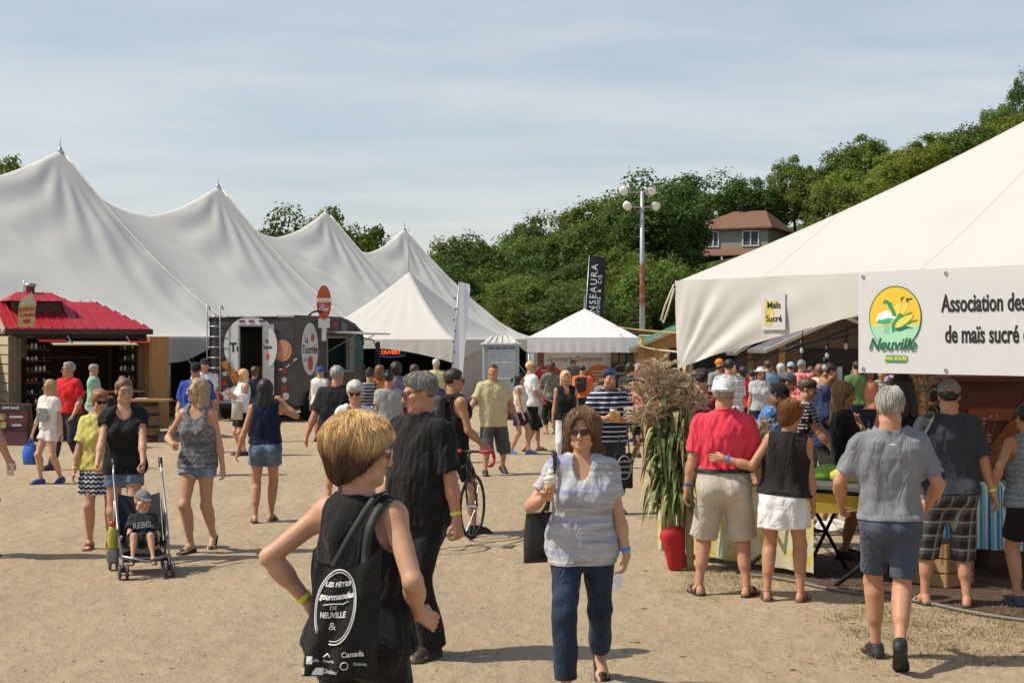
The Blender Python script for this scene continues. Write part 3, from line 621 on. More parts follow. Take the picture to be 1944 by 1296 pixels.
            b.build('sunglasses' if e[0] == 'sunglasses' else 'glasses', [mat('lens', lc, .08, 0, 0, spec=.6), mat('frame', fc, .3, 0, 0), mat('clear_lens', (.35, .27, .24), .1, 0, 0)], root)
        elif e[0] in ('cap', 'bucket', 'visor', 'sunhat', 'capback'):
            c = e[1]; r = .2 * HS; g = G(hc - r * 1.2, hc + r * 1.2, h); bk = -1 if e[0] == 'capback' else 1
            if e[0] in ('cap', 'capback'):
                g.add(hell((0, .015, .04), (.088, .108, .098)), .01); g.cut(hell((0, .0, -.16), (.3, .3, .188)), .004)
                if e[0] == 'cap' and len(e) < 3: g.cut(hell((0, .115, .045), (.035, .04, .022)), .004)
                g.add(hx(( lambda F0: F0)(ell((0, -bk * .125 * HS, .038 * HS), A3((.07, .075, .007)) * HS))), .006)
            elif e[0] == 'visor':
                g.add(hell((0, .014, .05), (.083, .1, .03)), .01); g.add(hx(ell((0, -.135 * HS, .04 * HS), A3((.085, .085, .008)) * HS)), .006); g.cut(hell((0, .014, .09), (.07, .09, .04)), .004)
            else:
                bw = .035 if e[0] == 'bucket' else .07; g.add(hell((0, .014, .05), (.086, .104, .078)), .01); g.cut(hell((0, 0, -.16), (.3, .3, .2)), .004); g.add(hx(ell((0, .01 * HS, .04 * HS), A3((.09 + bw, .108 + bw, .014)) * HS)), .02)
            P, Q = g.mesh(); fast_obj('hat' if e[0] in ('bucket', 'sunhat') else ('visor' if e[0] == 'visor' else 'cap'), P, Q, cloth(c), root)
    MW = Matrix.Translation(loc) @ Matrix.Rotation(rad(yaw), 4, 'Z')
    return dict(root=root, MW=MW, H=H, arm={s: [MW @ Vector(x) for x in arms[s]] for s in 'LR'}, hand={s: (MW.to_3x3() @ Matrix([list(x) for x in LT[s][0]]), MW @ Vector(LT[s][1]), LT[s][2]) for s in 'LR'}, tr=lambda p: MW @ Vector(tr(A3(p) * H)), leg={s: [MW @ Vector(x) for x in lg[s][:3]] for s in 'LR'}, head=lambda p: MW @ Vector(hp(p)))
def grip(p, s):                     # the middle of a closed hand, in the world
    Mx, T, z = p['hand'][s]; return T + Mx @ Vector((.085 * z, .0, .026 * z))
# ---------------------------------------------------------------- ground, hill
def hill_z(X, Y):
    r = 2.5 + .27 * max(X + 9, -14); r = max(r, 0); t = min(max((Y - 84) / 62, 0), 1); t = t * t * (3 - 2 * t); return r * t + max(0, Y - 146) * .05 * (r > 0)
def build_ground():
    V = []; F = []
    xs = [-900, -300, -120, -60] + [-40 + 4 * i for i in range(36)] + [120, 180, 400, 900]; ys = [-40, 0, 6, 12, 20, 30, 40, 55, 70, 80] + [84 + 5 * i for i in range(22)] + [220, 300, 500, 1500]
    for y in ys:
        for x in xs: V.append((x, y, hill_z(min(x, 110), min(y, 200)) if y > 84 and x > -30 else 0))
    n = len(xs)
    for j in range(len(ys) - 1):
        for i in range(n - 1): F.append((j * n + i, j * n + i + 1, (j + 1) * n + i + 1, (j + 1) * n + i))
    t = NT('sandy_ground').set(.95, 0, .15); o = t.obj()
    big = t.rng(t.noise(.55, 6, .6), .35, .68); mid = t.rng(t.noise(4.5, 7, .7), .35, .66); fine = t.noise(60, 4, .75); peb = t.new('TexVoronoi'); peb.inputs['Scale'].default_value = 42; t.L(o, peb.inputs['Vector'])
    c = t.mix(big, (.535, .415, .27), (.45, .348, .228)); c = t.mix(t.math('MULTIPLY', mid, .45), c, (.63, .51, .35)); c = t.mix(t.math('MULTIPLY', t.rng(fine, .40, .72), .36), c, (.27, .205, .14))
    c = t.mix(t.math('MULTIPLY', t.rng(peb.outputs['Distance'], .16, .05), t.math('MULTIPLY', t.rng(t.noise(9, 3), .5, .62), .4)), c, (.17, .14, .115))
    trk = t.noise(1, 5, .6, t.map((.9, .16, 1), (0, 0, rad(62)))); c = t.mix(t.math('MULTIPLY', t.rng(trk, .50, .64), .3), c, (.34, .26, .175))
    p = t.xyz(); c = t.mix(t.rng(p[1], 80, 88), c, (.05, .075, .02)); t.col(c)
    sc_ = t.new('TexVoronoi'); sc_.inputs['Scale'].default_value = 5.0; sc_.feature = 'SMOOTH_F1'; t.L(t.map((1, .8, 1)), sc_.inputs['Vector'])
    h = t.math('ADD', t.math('MULTIPLY', t.noise(7, 8, .68), 1.0), t.math('ADD', t.math('MULTIPLY', fine, .16), t.math('MULTIPLY', sc_.outputs['Distance'], .55))); t.bump(h, .85, .10)
    o = struct(mesh_obj('ground', V, F, t.m, smooth=True)); return o
build_ground()
def scatter(name, label, cat, n, area, rmin, rmax, m, flat=.5, dens=None):
    V = []; F = []; r = random.Random(n)
    while n > 0:
        px, py = area(r); p = gp(px, py)
        if dens and r.random() > dens(px, py): n -= 1; continue
        s = r.uniform(rmin, rmax) * (r.random() ** 2 * 1.5 + .5); o = len(V); k = 6; ph = r.random() * 6
        V += [p + Vector((math.cos(ph + 6.283 * i / k) * s * r.uniform(.7, 1.2), math.sin(ph + 6.283 * i / k) * s * r.uniform(.7, 1.2), 0)) for i in range(k)]; V.append(p + Vector((0, 0, s * flat)))
        F += [(o + i, o + (i + 1) % k, o + k) for i in range(k)]; n -= 1
    return tag(mesh_obj(name, V, F, m, smooth=False), label, cat, None, 'stuff')
scatter('pebbles', 'small stones scattered over the sandy fairground', 'stones', 1300, lambda r: (r.uniform(-50, 1990), 800 + 520 * r.random() ** .7), .004, .011, mat('pebble', (.20, .165, .125), .9), .6)
scatter('dry_leaf_litter', 'dry brown leaf scraps lying on the sandy ground', 'leaf litter', 170, lambda r: (r.uniform(1150, 1990), r.uniform(1060, 1290)), .008, .02, mat('dry_leaf', (.13, .085, .04), .9), .25)
def grass():
    V = []; F = []; MI = []; r = random.Random(3)
    spots = [(r.gauss(1420, 150), r.gauss(1100, 22)) for _ in range(70)] + [(r.uniform(1600, 1990), r.uniform(1130, 1265)) for _ in range(230)] + [(r.uniform(1290, 1640), r.uniform(1075, 1125)) for _ in range(120)] + [(r.uniform(1560, 1990), r.uniform(1155, 1215)) for _ in range(120)]
    for px, py in spots:
        if px < 1260 or py < 1060: continue
        c = gp(px, py)
        for _ in range(r.randint(8, 34)):
            p = c + Vector((r.gauss(0, .07), r.gauss(0, .07), 0)); a = r.random() * 6.28; l = r.uniform(.012, .045); d = Vector((math.cos(a), math.sin(a), 0)); o = len(V); w = Vector((-d.y, d.x, 0)) * .0028
            V += [p - w, p + w, p + d * l * .9 + Vector((0, 0, l * r.uniform(.3, 1)))]; F.append((o, o + 1, o + 2)); MI.append(r.choice((0, 0, 1, 1, 1)))
    tag(mesh_obj('grass', V, F, [mat('green_grass', (.085, .12, .025), .8), mat('dry_grass', (.33, .25, .11), .85)], mi=MI), 'sparse trampled grass by the sweet corn tent', 'grass', None, 'stuff')
grass()
# ---------------------------------------------------------------- canvas tents
CANVAS = canvas('tent_canvas', (.79, .765, .70), .13, (1, 1, 1), .22, 1.1)
CREAM = canvas('cream_canvas', (.67, .655, .615), .16, (1, 1, .6), .12, .8)
CLEAN = canvas('white_canvas', (.86, .86, .86), .2, (1, 1, 1), .1, 1.5, .05)
METAL = mat('galvanised_steel', (.45, .45, .45), .4, .85); DARKMETAL = mat('dark_metal', (.03, .03, .03), .4, .6); ROPE = mat('rope', (.62, .55, .40), .8)
BLACKP = mat('black_plastic', (.015, .015, .016), .45, 0, .2); WHITEP = mat('white_paint', (.8, .8, .78), .45); INK = mat('black_ink', (.012, .012, .012), .6, 0, 0); WHITEINK = mat('white_ink', (.82, .82, .80), .6, 0, 0)
def big_tent():
    P0 = Vector((-17.5, 36.6)); st = (Vector((-5.9, 80.8)) - P0) / 4; ax = st.normalized(); nn = Vector((ax.y, -ax.x)); B = st.length; HW = 7.0; HE, HP = 2.22, 8.3
    ns, nu = 440, 150; s0, s1 = -.62, 4.62
    root = thing('marquee', 'huge white marquee with a row of pointed peaks filling the left side', 'tent', (P0.x, P0.y, 0))
    S = np.linspace(s0, s1, ns); U = np.linspace(-1, 1, nu)
    S = np.unique(np.concatenate([S, np.arange(0, 5)])); ns = len(S); s, u = np.meshgrid(S, U, indexing='ij')
    near = np.clip(np.round(s), 0, 4); sg = np.clip(np.abs(s - near) * 2, 0, 1); end = (s < 0) | (s > 4)
    R = 1 - .27 * (1 - (1 - sg) ** np.where(s > near, 2.9, 1.35)); p = 1.38 - .20 * sg
    e = np.where(s < 0, np.clip(-s / .62, 0, 1), np.clip((s - 4) / .62, 0, 1)); R = np.where(end, (1 - e) ** 1.25, R); p = np.where(end, 1.25, p)
    z = HE + (HP - HE) * R * (1 - np.abs(u)) ** p
    # wrinkles pulled from each peak
    dx = (s - near) * B; dy = u * HW; r = np.hypot(dx, dy); th = np.arctan2(dy, dx)
    amp = .075 * np.where(dx < 0, 1, .35) * np.clip(r / 1.2, 0, 1) * np.exp(-r / 3.4); z += amp * (np.sin(th * 21 + 2 * np.sin(r * .8)) * np.clip((r - .4) / 1.5, 0, 1) + .5 * np.sin(th * 29 + 1.3) * np.clip((r - 2) / 2.5, 0, 1)) * (np.abs(u) < .97)
    q = np.clip((np.abs(u) - .05) / .2, 0, 1) * np.clip((1 - np.abs(u)) / .15, 0, 1); z += .022 * q * np.sin(dx * .9 + dy * 4.2 + 1.5 * np.sin(dx * .55)) * np.clip(np.sin(dx * .7 + near * 2), 0, 1)
    V = []; 
    x = st.x * s + nn.x * HW * u; y = st.y * s + nn.y * HW * u
    V = np.stack([x, y, z], -1).reshape(-1, 3); idx = np.arange(ns * nu).reshape(ns, nu); F = np.stack([idx[:-1, :-1], idx[:-1, 1:], idx[1:, 1:], idx[1:, :-1]], -1).reshape(-1, 4)
    fast_obj('roof', V, F[:, ::-1], CANVAS, root)
    def P(s, u, z): return Vector((st.x * s + nn.x * HW * u, st.y * s + nn.y * HW * u, z))
    def hz(s, u):
        sg = min(abs(s - round(min(max(s, 0), 4))) * 2, 1); R = 1 - .25 * (1 - (1 - sg) ** 2); p = 1.38 - .20 * sg; return HE + (HP - HE) * R * (1 - abs(u)) ** p
    # valance with arched bottom edge along the right side and the ends
    def val(f, n):
        V = []; F = []
        for i in range(n + 1):
            t = i / n * 1.0; a, drop = f(t); V += [a + Vector((0, 0, .02)), a - Vector((0, 0, drop))]
            if i: o = len(V); F.append((o - 4, o - 3, o - 1, o - 2))
        return V, F
    b = MB(); sc = lambda s: .24 + .46 * abs(math.cos(s * 2 * math.pi)) ** 1.6
    for u in (1.004, -1.004): b.add(*val(lambda t: (P(s0 + (s1 - s0) * t, u, HE), sc(s0 + (s1 - s0) * t)), 240))
    for s in (s0 - .003, s1 + .003): b.add(*val(lambda t: (P(s, -1 + 2 * t, HE), sc(t * 1.0)), 60))
    b.build('valance', CANVAS, root, True)
    for k in range(-1, 10):
        s = k / 2
        if k == -1: s = s0
        if s > s1: continue
        for u in ((1, -1) if 1 else (1,)):
            MB().tube([P(s, u * .985, 0), P(s, u * .985, HE)], .045, 8).build('side_pole', METAL, root, True)
    for k in range(5):
        c = MB().tube([P(k, 0, 0), P(k, 0, HP + .05)], .07, 10).build('centre_pole', METAL, root, True)
        MB().lathe([(.15, HP - .14), (.06, HP + .02), (.04, HP + .06)], P(k, 0, 0), 14).tube([P(k, 0, HP), P(k, 0, HP + .38)], [.03, .012], 6).build('finial', mat('blue_white_cap', (.5, .55, .7), .5), c, True)
        for q in (1, -1): MB().tube([P(k, q * t, hz(k, q * t) + .035) for t in [i / 30 for i in range(1, 31)]], .035, 6).build('seam_strap', mat('strap_web', (.80, .77, .68), .7), root, True)
    g = []
    for k in range(-1, 9):
        s = max(k / 2, s0); MB().tube([P(s, 1, HE), P(s, 1.24, 0)], .02, 6).build('guy_rope', ROPE, root)
    # added black side and far end walls, their colour stands in for inside shade
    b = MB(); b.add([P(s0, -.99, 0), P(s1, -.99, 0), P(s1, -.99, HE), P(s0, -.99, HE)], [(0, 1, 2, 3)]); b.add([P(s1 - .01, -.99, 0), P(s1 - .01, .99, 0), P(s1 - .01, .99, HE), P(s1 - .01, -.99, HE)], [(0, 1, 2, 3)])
    b.build('side_wall', mat('shade_black', (.03, .03, .03), .9), root)
    lin = MB()     # added black lining just under the roof, darkens the inside
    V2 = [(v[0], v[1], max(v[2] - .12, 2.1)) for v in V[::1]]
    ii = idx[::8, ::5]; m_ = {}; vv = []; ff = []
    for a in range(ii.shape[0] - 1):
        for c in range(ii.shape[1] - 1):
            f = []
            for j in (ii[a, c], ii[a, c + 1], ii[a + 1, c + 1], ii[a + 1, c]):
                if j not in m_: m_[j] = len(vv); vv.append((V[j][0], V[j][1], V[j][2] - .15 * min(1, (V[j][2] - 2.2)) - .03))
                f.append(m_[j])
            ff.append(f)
    mesh_obj('shade_sheet', vv, ff, mat('shade_black', (.03, .03, .03), .9), root, True)
    return root
big_tent()
def hip_tent(label, FR, th, L, eave, peak, m, vd, arch=0., wallm=None, walls='', pw=1.25, group=None, L2=None, frame=.05, name='marquee', off=.0):
    """square tent; FR = front right eave corner, th = how far the right side runs off to the right (degrees)"""
    L2 = L2 or L; a = rad(th); d = Vector((math.sin(a), math.cos(a))); l = Vector((-d.y, d.x)); c = Vector(FR) + d * L2 / 2 + l * L / 2
    root = thing(name, label, 'tent', (c.x, c.y, 0), 0, group)
    def P(x, y, z): v = l * (-x) * L / 2 + d * y * L2 / 2; return Vector((v.x, v.y, z))     # x right, y back, in -1..1
    n = 48; V = []; F = []
    for j in range(n + 1):
        for i in range(n + 1):
            x, y = -1 + 2 * i / n, -1 + 2 * j / n; mm = max(abs(x), abs(y)); w = .02 * math.sin(math.atan2(y, x) * 22) * (1 - mm) * min(1, mm * 4) * L / 6; V.append(P(x, y, eave + (peak - eave) * (1 - mm) ** pw + w))
    for j in range(n):
        for i in range(n):
            q = j * (n + 1) + i; f = (q, q + 1, q + n + 2, q + n + 1); x, y = -1 + 2 * (i + .5) / n, -1 + 2 * (j + .5) / n
            if (x * y > 0) == (True): F += [(f[0], f[1], f[2]), (f[0], f[2], f[3])]
            else: F += [(f[0], f[1], f[3]), (f[1], f[2], f[3])]
    mesh_obj('roof', V, F, m, root, True)
    sides = {'f': ((-1, -1), (1, -1)), 'r': ((1, -1), (1, 1)), 'b': ((1, 1), (-1, 1)), 'l': ((-1, 1), (-1, -1))}
    for k, (p, q) in sides.items():
        V = []; N = 40; nz = 6
        for i in range(N + 1):
            t = i / N; x = p[0] + (q[0] - p[0]) * t; y = p[1] + (q[1] - p[1]) * t; dr = vd + arch * abs(2 * t - 1) ** 1.8; w = .012 * math.sin(t * 70) + .01 * math.sin(t * 143 + 1)
            for z in range(nz + 1): V.append(P(x * (1.002 + w * z / nz * .5), y * (1.002 + w * z / nz * .5), eave + .01 - dr * z / nz))
        F = [(i * (nz + 1) + z, i * (nz + 1) + z + 1, (i + 1) * (nz + 1) + z + 1, (i + 1) * (nz + 1) + z) for i in range(N) for z in range(nz)]
        mesh_obj('valance', V, F, m, root, True)
        if k in walls:
            V = []; N = 60
            for i in range(N + 1):
                t = i / N; x = p[0] + (q[0] - p[0]) * t; y = p[1] + (q[1] - p[1]) * t; w = .012 * math.sin(t * 60)
                for z in (0.02, eave): V.append(P(x * (.985 + w), y * (.985 + w), z))
            mesh_obj('side_wall', V, [(2 * i, 2 * i + 2, 2 * i + 3, 2 * i + 1) for i in range(N)], wallm or m, root, True)
    for x in (-1, 1):
        for y in (-1, 1): MB().tube([P(x * .97, y * .97, 0), P(x * .97, y * .97, eave)], frame, 8).build('pole', METAL, root, True)
    MB().tube([P(0, 0, peak - .1), P(0, 0, peak + .35)], [.03, .012], 6).build('finial', METAL, root)
    return root, P
def fence_etc(): pass
GREYWALL = canvas('grey_wall_canvas', (.52, .48, .43), .1, (2, 2, .3), .3, 1.2)
bt, BT = hip_tent('small white peaked tent with dark open front behind the food truck', (-1.83, 48.0), 20, 6.0, 2.16, 4.55, CREAM, .30, .5, GREYWALL, 'rb', 1.4)
MB().tube([BT(0, 0, 4.5), BT(0, 0, 6.1)], [.025, .01], 6).build('mast', METAL, bt)
for x in (-.6, 0, .55): pass
b = MB(); b.add([BT(-.97, .8, .02), BT(.97, .8, .02), BT(.97, .8, 2.15), BT(-.97, .8, 2.15)], [(0, 1, 2, 3)]).build('shade_backdrop', mat('shade_black', (.03, .03, .03), .9), bt)  # added black sheet across the tent, stands in for the shade inside
b = MB(); b.add([BT(-.98, -.95, 2.12), BT(.98, -.95, 2.12), BT(.98, .95, 2.12), BT(-.98, .95, 2.12)], [(0, 3, 2, 1)]).build('shade_ceiling', mat('shade_black', (.03, .03, .03), .9), bt)  # second black sheet, puts shade under the roof by colour
ns = thing('open_sign', 'glowing red letters over a blue curve inside the dark tent', 'sign', at(742, 663, 48.9))
text('OUVERT', emit('red_neon', (1, .10, .02), 1.6), ns, (0, 0, -.1), (1, 0, 0), (0, 0, 1), .17, 1, 0, .003)
MB().tube([(-.42 + .06 * i, 0, -.21 - .05 * math.sin(math.pi * i / 14)) for i in range(15)], .014, 6).build('blue_tube', emit('blue_neon', (.12, .2, .9), .22), ns)
MB().box((0, .03, 0), (1.0, .02, .5)).build('back_panel', BLACKP, ns)
# soap stall pop-up tent
st_, SP = hip_tent('small white pop-up canopy over the soap stall', (3.36, 38.8), 4, 2.96, 2.2, 3.0, CLEAN, .40, 0, CLEAN, 'lb', 1.0, frame=.03, name='pop_up_tent')
def soap_banners():
    o = Vector((0.48 + .3, 40.9, 0)); 
    bn = thing('banner', 'pale soap maker banner with red, teal and orange ovals', 'banner', (1.72, 40.6, 1.22))
    MB().box((0, 0, 0), (2.05, .03, 1.15)).build('backing', mat('banner_pale', (.72, .66, .60), .6, 0, .08), bn)
    text('Savonnerie Québécoise', mat('brown_ink', (.12, .06, .04), .6, 0, 0), bn, (.0, -.019, .40), (1, 0, 0), (0, 0, 1), .20, .78, .35)
    for x, z, rx, rz, c, lb in ((-.72, -.12, .40, .34, (.55, .04, .05), 'red oval'), (.0, -.10, .33, .32, (.02, .32, .42), 'teal oval'), (.68, -.14, .42, .38, (.65, .19, .05), 'orange oval')):
        e = MB().plate(circ(rx, rz), .006, (x, -.016, z), (1, 0, 0), (0, 0, 1)).build('printed_oval', mat('print', c, .6, 0, 0), bn); e['label'] = lb
        for k in range(4): MB().box((x, -.024, z + .2 - k * .09), (rx * (1.0 - .15 * k), .004, .022)).build('text_line', WHITEINK, e)
    MB().box((-.93, -.02, .38), (.18, .008, .4)).build('photo_print', mat('soap_photo', (.22, .11, .07), .6), bn)
    b2 = thing('banner', 'dark soap maker banner with pale script and blue strip', 'banner', (3.02, 40.3, 1.22))
    MB().box((0, 0, 0), (.62, .03, 1.15)).build('backing', mat('banner_dark', (.045, .03, .03), .6), b2)
    text('Savonnerie', WHITEINK, b2, (0, -.019, .02), (1, 0, 0), (0, 0, 1), .16, .75, .3)
    MB().tube([(-.26 + .52 * i / 12, -.02, .12 + .13 * math.sin(math.pi * i / 12)) for i in range(13)], .008, 5).build('printed_arc', WHITEINK, b2)
    MB().box((0, -.02, -.16), (.5, .008, .09)).build('blue_strip', mat('blue_print', (.03, .06, .45), .6, 0, 0), b2)
    for k in range(3): MB().box((-.2 + .2 * k, -.02, .42), (.15, .008, .24)).build('photo_print', mat('soap_photo', (.3 - .08 * k, .2, .13), .6), b2)
soap_banners()
tb = thing('stall_table', 'long table with grey cloth in front of the soap banners', 'table', (2.0, 38.2, 0))
MB().box((0, 0, .86), (2.3, .6, .04)).build('tabletop', mat('table_grey', (.25, .25, .25), .6), tb); MB().box((0, -.31, .44), (2.3, .012, .8)).build('table_skirt', mat('cloth_dark', (.08, .06, .055), .9), tb)
for i, (x, c) in enumerate(((-.9, (.35, .30, .12)), (-.5, (.12, .3, .08)), (.1, (.5, .4, .3)), (.5, (.3, .1, .1)))):
    o = MB().lathe([(.10, 0), (.16, .12), (.17, .14), (.15, .14), (.09, .02)], (2.0 + x, 38.15, .88), 14).build('basket', mat('wicker', c, .9, 0, .3, 40), None, True)
    tag(o, ['straw coloured', 'green', 'pale pink', 'dark red'][i] + ' basket of soaps on the soap stall table', 'basket', 'soap baskets')
# ---------------------------------------------------------------- the sweet corn tent at the right
CX = at(1283, 535, 13.6); UF = Vector((.623, -.782, 0)); VF = Vector((.782, .623, 0)); CE = CX.z
def corn_tent():
    a = 4.6; root = thing('marquee', 'large cream canvas tent of the sweet corn sellers at the right', 'tent', (CX.x, CX.y, 0))
    def P(u, v, z): p = UF * u + VF * v; return Vector((p.x, p.y, z))
    n = 64; V = []; F = []
    for j in range(n + 1):
        for i in range(n + 1):
            x, y = -1 + 2 * i / n, -1 + 2 * j / n; m = max(abs(x), abs(y)); V.append(P(a + x * a, a + y * a, CE + 3.55 * (.72 * (1 - m) + .28 * (1 - m) ** 2.2) + .015 * math.sin(math.atan2(y, x) * 26) * (1 - m)))
    for j in range(n):
        for i in range(n):
            q = j * (n + 1) + i; f = (q, q + 1, q + n + 2, q + n + 1); x, y = -1 + 2 * (i + .5) / n, -1 + 2 * (j + .5) / n
            F += [(f[0], f[1], f[2]), (f[0], f[2], f[3])] if x * y > 0 else [(f[0], f[1], f[3]), (f[1], f[2], f[3])]
    t = NT('cream_roof'); t.set(.62, 0, .3); v = t.map((1, 1, 1), (0, 0, math.atan2(-UF.y, UF.x))); x = t.xyz(v); fr = t.math('FRACT', t.math('ADD', t.math('MULTIPLY', x[0], .62), .35)); seam = t.math('LESS_THAN', fr, .014)
    d = t.rng(t.noise(.9, 6, .7), .42, .75); cc = t.mix(t.math('MULTIPLY', d, .14), (.66, .65, .61), (.42, .39, .33)); cc = t.mix(t.math('MULTIPLY', seam, .35), cc, (.42, .38, .31)); t.col(cc); t.bump(t.math('ADD', t.noise(1.2, 6, .55, t.map((.5, 2, 1))), t.math('MULTIPLY', seam, -.25)), .3, .06)
    tr = t.new('BsdfTranslucent'); t.L(cc, tr.inputs[0]); mx = t.new('MixShader'); mx.inputs[0].default_value = .16; t.L(t.b.outputs[0], mx.inputs[1]); t.L(tr.outputs[0], mx.inputs[2]); t.L(mx.outputs[0], t.n['Material Output'].inputs[0])
    mesh_obj('roof', V, F, t.m, root, True)
    # front flap: gathered into folds towards the corner pole, its lower edge rising to the right
    V = []; N, nz = 150, 40; w = 2.2
    for i in range(N + 1):
        t = i / N; low = .78 * (1 - t) ** 1.0 + .40 * t
        low = .82 - .50 * min(t, 1) ** .85; low0 = .82
        for k in range(nz + 1):
            z = k / nz; zz = CE + .01 - z * low; u = t * w
            ph = math.atan2(low0 - z * low + .12, u + .06); rr = math.hypot(u + .06, low0 - z * low); fold = (.046 * math.sin(ph * 15 + 1.2) + .02 * math.sin(ph * 29)) * min(rr * 1.2, 1) * math.exp(-u / .9) * min(1, z * 2) * min(1, u * 6) + .006 * math.sin(u * 17 + zz * 6) * z
            p = P(u + .03 * z, -.012, zz) - VF * fold; V.append(p)
    F = [(i * (nz + 1) + k, i * (nz + 1) + k + 1, (i + 1) * (nz + 1) + k + 1, (i + 1) * (nz + 1) + k) for i in range(N) for k in range(nz)]
    mesh_obj('front_flap', V, F, CREAM, root, True)
    V = []; 
    for i in range(2):
        for k in range(2): V.append(P(2.15 + i * (2 * a - 2.15), -.006, CE + .01 - k * .3))
    mesh_obj('valance', V, [(0, 1, 3, 2)], CREAM, root)
    for v0, v1, u0, u1 in ((0, 2 * a, -.01, -.01), (2 * a, 2 * a, 0, 2 * a)):
        mesh_obj('valance', [P(u0, v0, CE), P(u1, v1, CE), P(u1, v1, CE - .3), P(u0, v0, CE - .3)], [(0, 1, 2, 3)], CREAM, root)
    for u, v in ((.12, .06), (2 * a, .05), (.06, 2 * a), (2 * a, 2 * a), (4.6, .05), (.05, 4.6)):
        MB().tube([P(u, v, 0), P(u, v, CE - .02)], .038, 10).build('pole', wood('weathered_pole', (.22, .17, .12), (.34, .28, .20), (4, 4, 1)), root, True)
    MB().tube([P(a, a, 0), P(a, a, CE + 3.5)], .05, 8).build('centre_pole', METAL, root, True)
    p = P(0, 0, 0); b = MB()
    b.tube([P(0, -.02, CE - .02), P(-.08, -.06, CE - .22), P(-.13, -.06, CE - .34), P(-.10, -.06, CE - .38), P(-.05, -.05, CE - .25), P(-.0, -.02, CE - .06)], .009, 6).build('loose_strap', ROPE, root, True)
    # banner and small sign hang from the flap, things of their own
    bx = UF; up = Vector((0, 0, 1)); o = CX + UF * 2.127 - VF * .05
    bn = thing('banner', 'white sweet corn association banner with round green and yellow emblem', 'banner', o)
    w, h = 3.2, .80
    mesh_obj('cloth', [Vector((0, 0, .0)), UF * w, UF * w - up * h, -up * h], [(0, 1, 2, 3)], canvas('banner_vinyl', (.66, .665, .67), .1, (1, 1, 1), .05, 2, .03), bn)
    nrm = -VF; off = nrm * .0035
    for i in range(5):
        for yy in (.03, h - .03): MB().tube([UF * (.05 + i * .78) - up * yy + off * 1.3 + UF * .014 * math.cos(a * .524) + up * .014 * math.sin(a * .524) for a in range(12)], .004, 5, True).build('eyelet', METAL, bn)
    def q(x, y, k=1): return UF * x - up * y + off * k
    # emblem; x grows right, y grows down, metres on the banner
    R = .245; ex, ey = .36, .36; YEL = mat('emblem_yellow', (.80, .52, .04), .6, 0, 0); LG = mat('emblem_light_green', (.36, .66, .45), .6, 0, 0); GR = mat('emblem_green', (.01, .30, .11), .6, 0, 0); DG = mat('emblem_dark_green', (.01, .13, .06), .6, 0, 0); PALE = mat('emblem_pale_yellow', (.85, .62, .10), .6, 0, 0)
    em = MB().plate(circ(R, R, 56), .003, q(ex, ey), UF, up).build('emblem', YEL, bn)
    MB().plate(circ(R, R, 40, 0, 0, 194, 346), .003, q(ex, ey, 1.4), UF, up).build('water', LG, em)
    pl = lambda nm, pts, m, k: MB().plate([((x - 540) / 470 * R, (625 - y) / 470 * R * .96) for x, y in pts], .002, q(ex, ey, k), UF, up).build(nm, m, em)
    pl('cloud', [(190, 690), (200, 640), (240, 560), (310, 540), (360, 515), (430, 515), (480, 560), (560, 635), (470, 690), (380, 640), (300, 660), (220, 700)], WHITEINK, 1.8)
    pl('island', [(215, 700), (240, 655), (330, 660), (420, 630), (520, 640), (430, 715), (330, 722)], mat('emblem_teal', (.02, .42, .25), .6, 0, 0), 2.1)
    pl('husk', [(320, 400), (345, 345), (395, 345), (490, 400), (500, 460), (545, 520), (570, 590), (500, 600), (470, 510), (420, 450), (400, 400)], GR, 2.2)
    pl('corn_ear', [(575, 600), (540, 470), (580, 410), (640, 370), (668, 390), (660, 460), (640, 550)], PALE, 2.0); pl('corn_ear', [(650, 560), (665, 470), (720, 420), (790, 400), (785, 470), (740, 540), (690, 580)], PALE, 2.0)
    pl('stem', [(655, 375), (650, 320), (700, 300), (720, 310), (680, 330), (670, 375)], DG, 2.3); pl('stem', [(740, 370), (750, 330), (850, 325), (855, 350), (790, 350), (780, 395)], DG, 2.3)
    pl('husk', [(485, 720), (560, 640), (640, 555), (700, 590), (850, 540), (860, 555), (740, 600), (640, 640), (560, 720), (545, 790), (660, 770), (800, 690), (940, 660), (950, 680), (850, 700), (760, 740), (680, 790), (620, 840), (545, 830), (510, 865), (490, 830)], GR, 2.4)
    pl('corn_ear', [(550, 785), (570, 715), (640, 650), (740, 600), (880, 580), (860, 640), (780, 700), (680, 760), (600, 785)], PALE, 2.7)
    pl('husk', [(560, 800), (660, 790), (760, 760), (880, 795), (790, 790), (720, 810), (640, 840)], DG, 2.8)
    for k in range(6): MB().box(q(ex - .075, ey + .065 + k * .011, 2.2), (.06, .002, .002), Matrix.Rotation(math.atan2(UF.y, UF.x), 3, 'Z')).build('ripple', DG, em)
    MB().tube([q(ex + R * math.cos(rad(a)), ey - R * math.sin(rad(a)), 1.7) for a in range(-60, 245, 6)], .004, 5).build('ring', DG, em)
    text('Neuville', DG, bn, q(ex - .03, ey + .215, 3.2), UF, up, .135, 1.0, .35, .0015)
    MB().plate([(-.105, -.022), (.095, -.022), (.105, .028), (-.095, .028)], .003, q(ex + .01, ey + .325, 2), UF, up).build('label_strip', GR, bn)
    text('MAIS SUCRÉ', PALE, bn, q(ex + .01, ey + .322, 2.6), UF, up, .042, .95, 0, .001)
    text('Association des producteurs', INK, bn, q(.79, .265), UF, up, .185, .62, 0, .0035, 'LEFT'); text('de maïs sucré de Neuville', INK, bn, q(.82, .50), UF, up, .185, .62, 0, .0035, 'LEFT')
    so = CX + UF * 1.06 - VF * .03 - up * .12; sg = thing('paper_sign', 'small square paper sign with a corn picture on the canvas flap', 'sign', so + UF * .15 - up * .17)
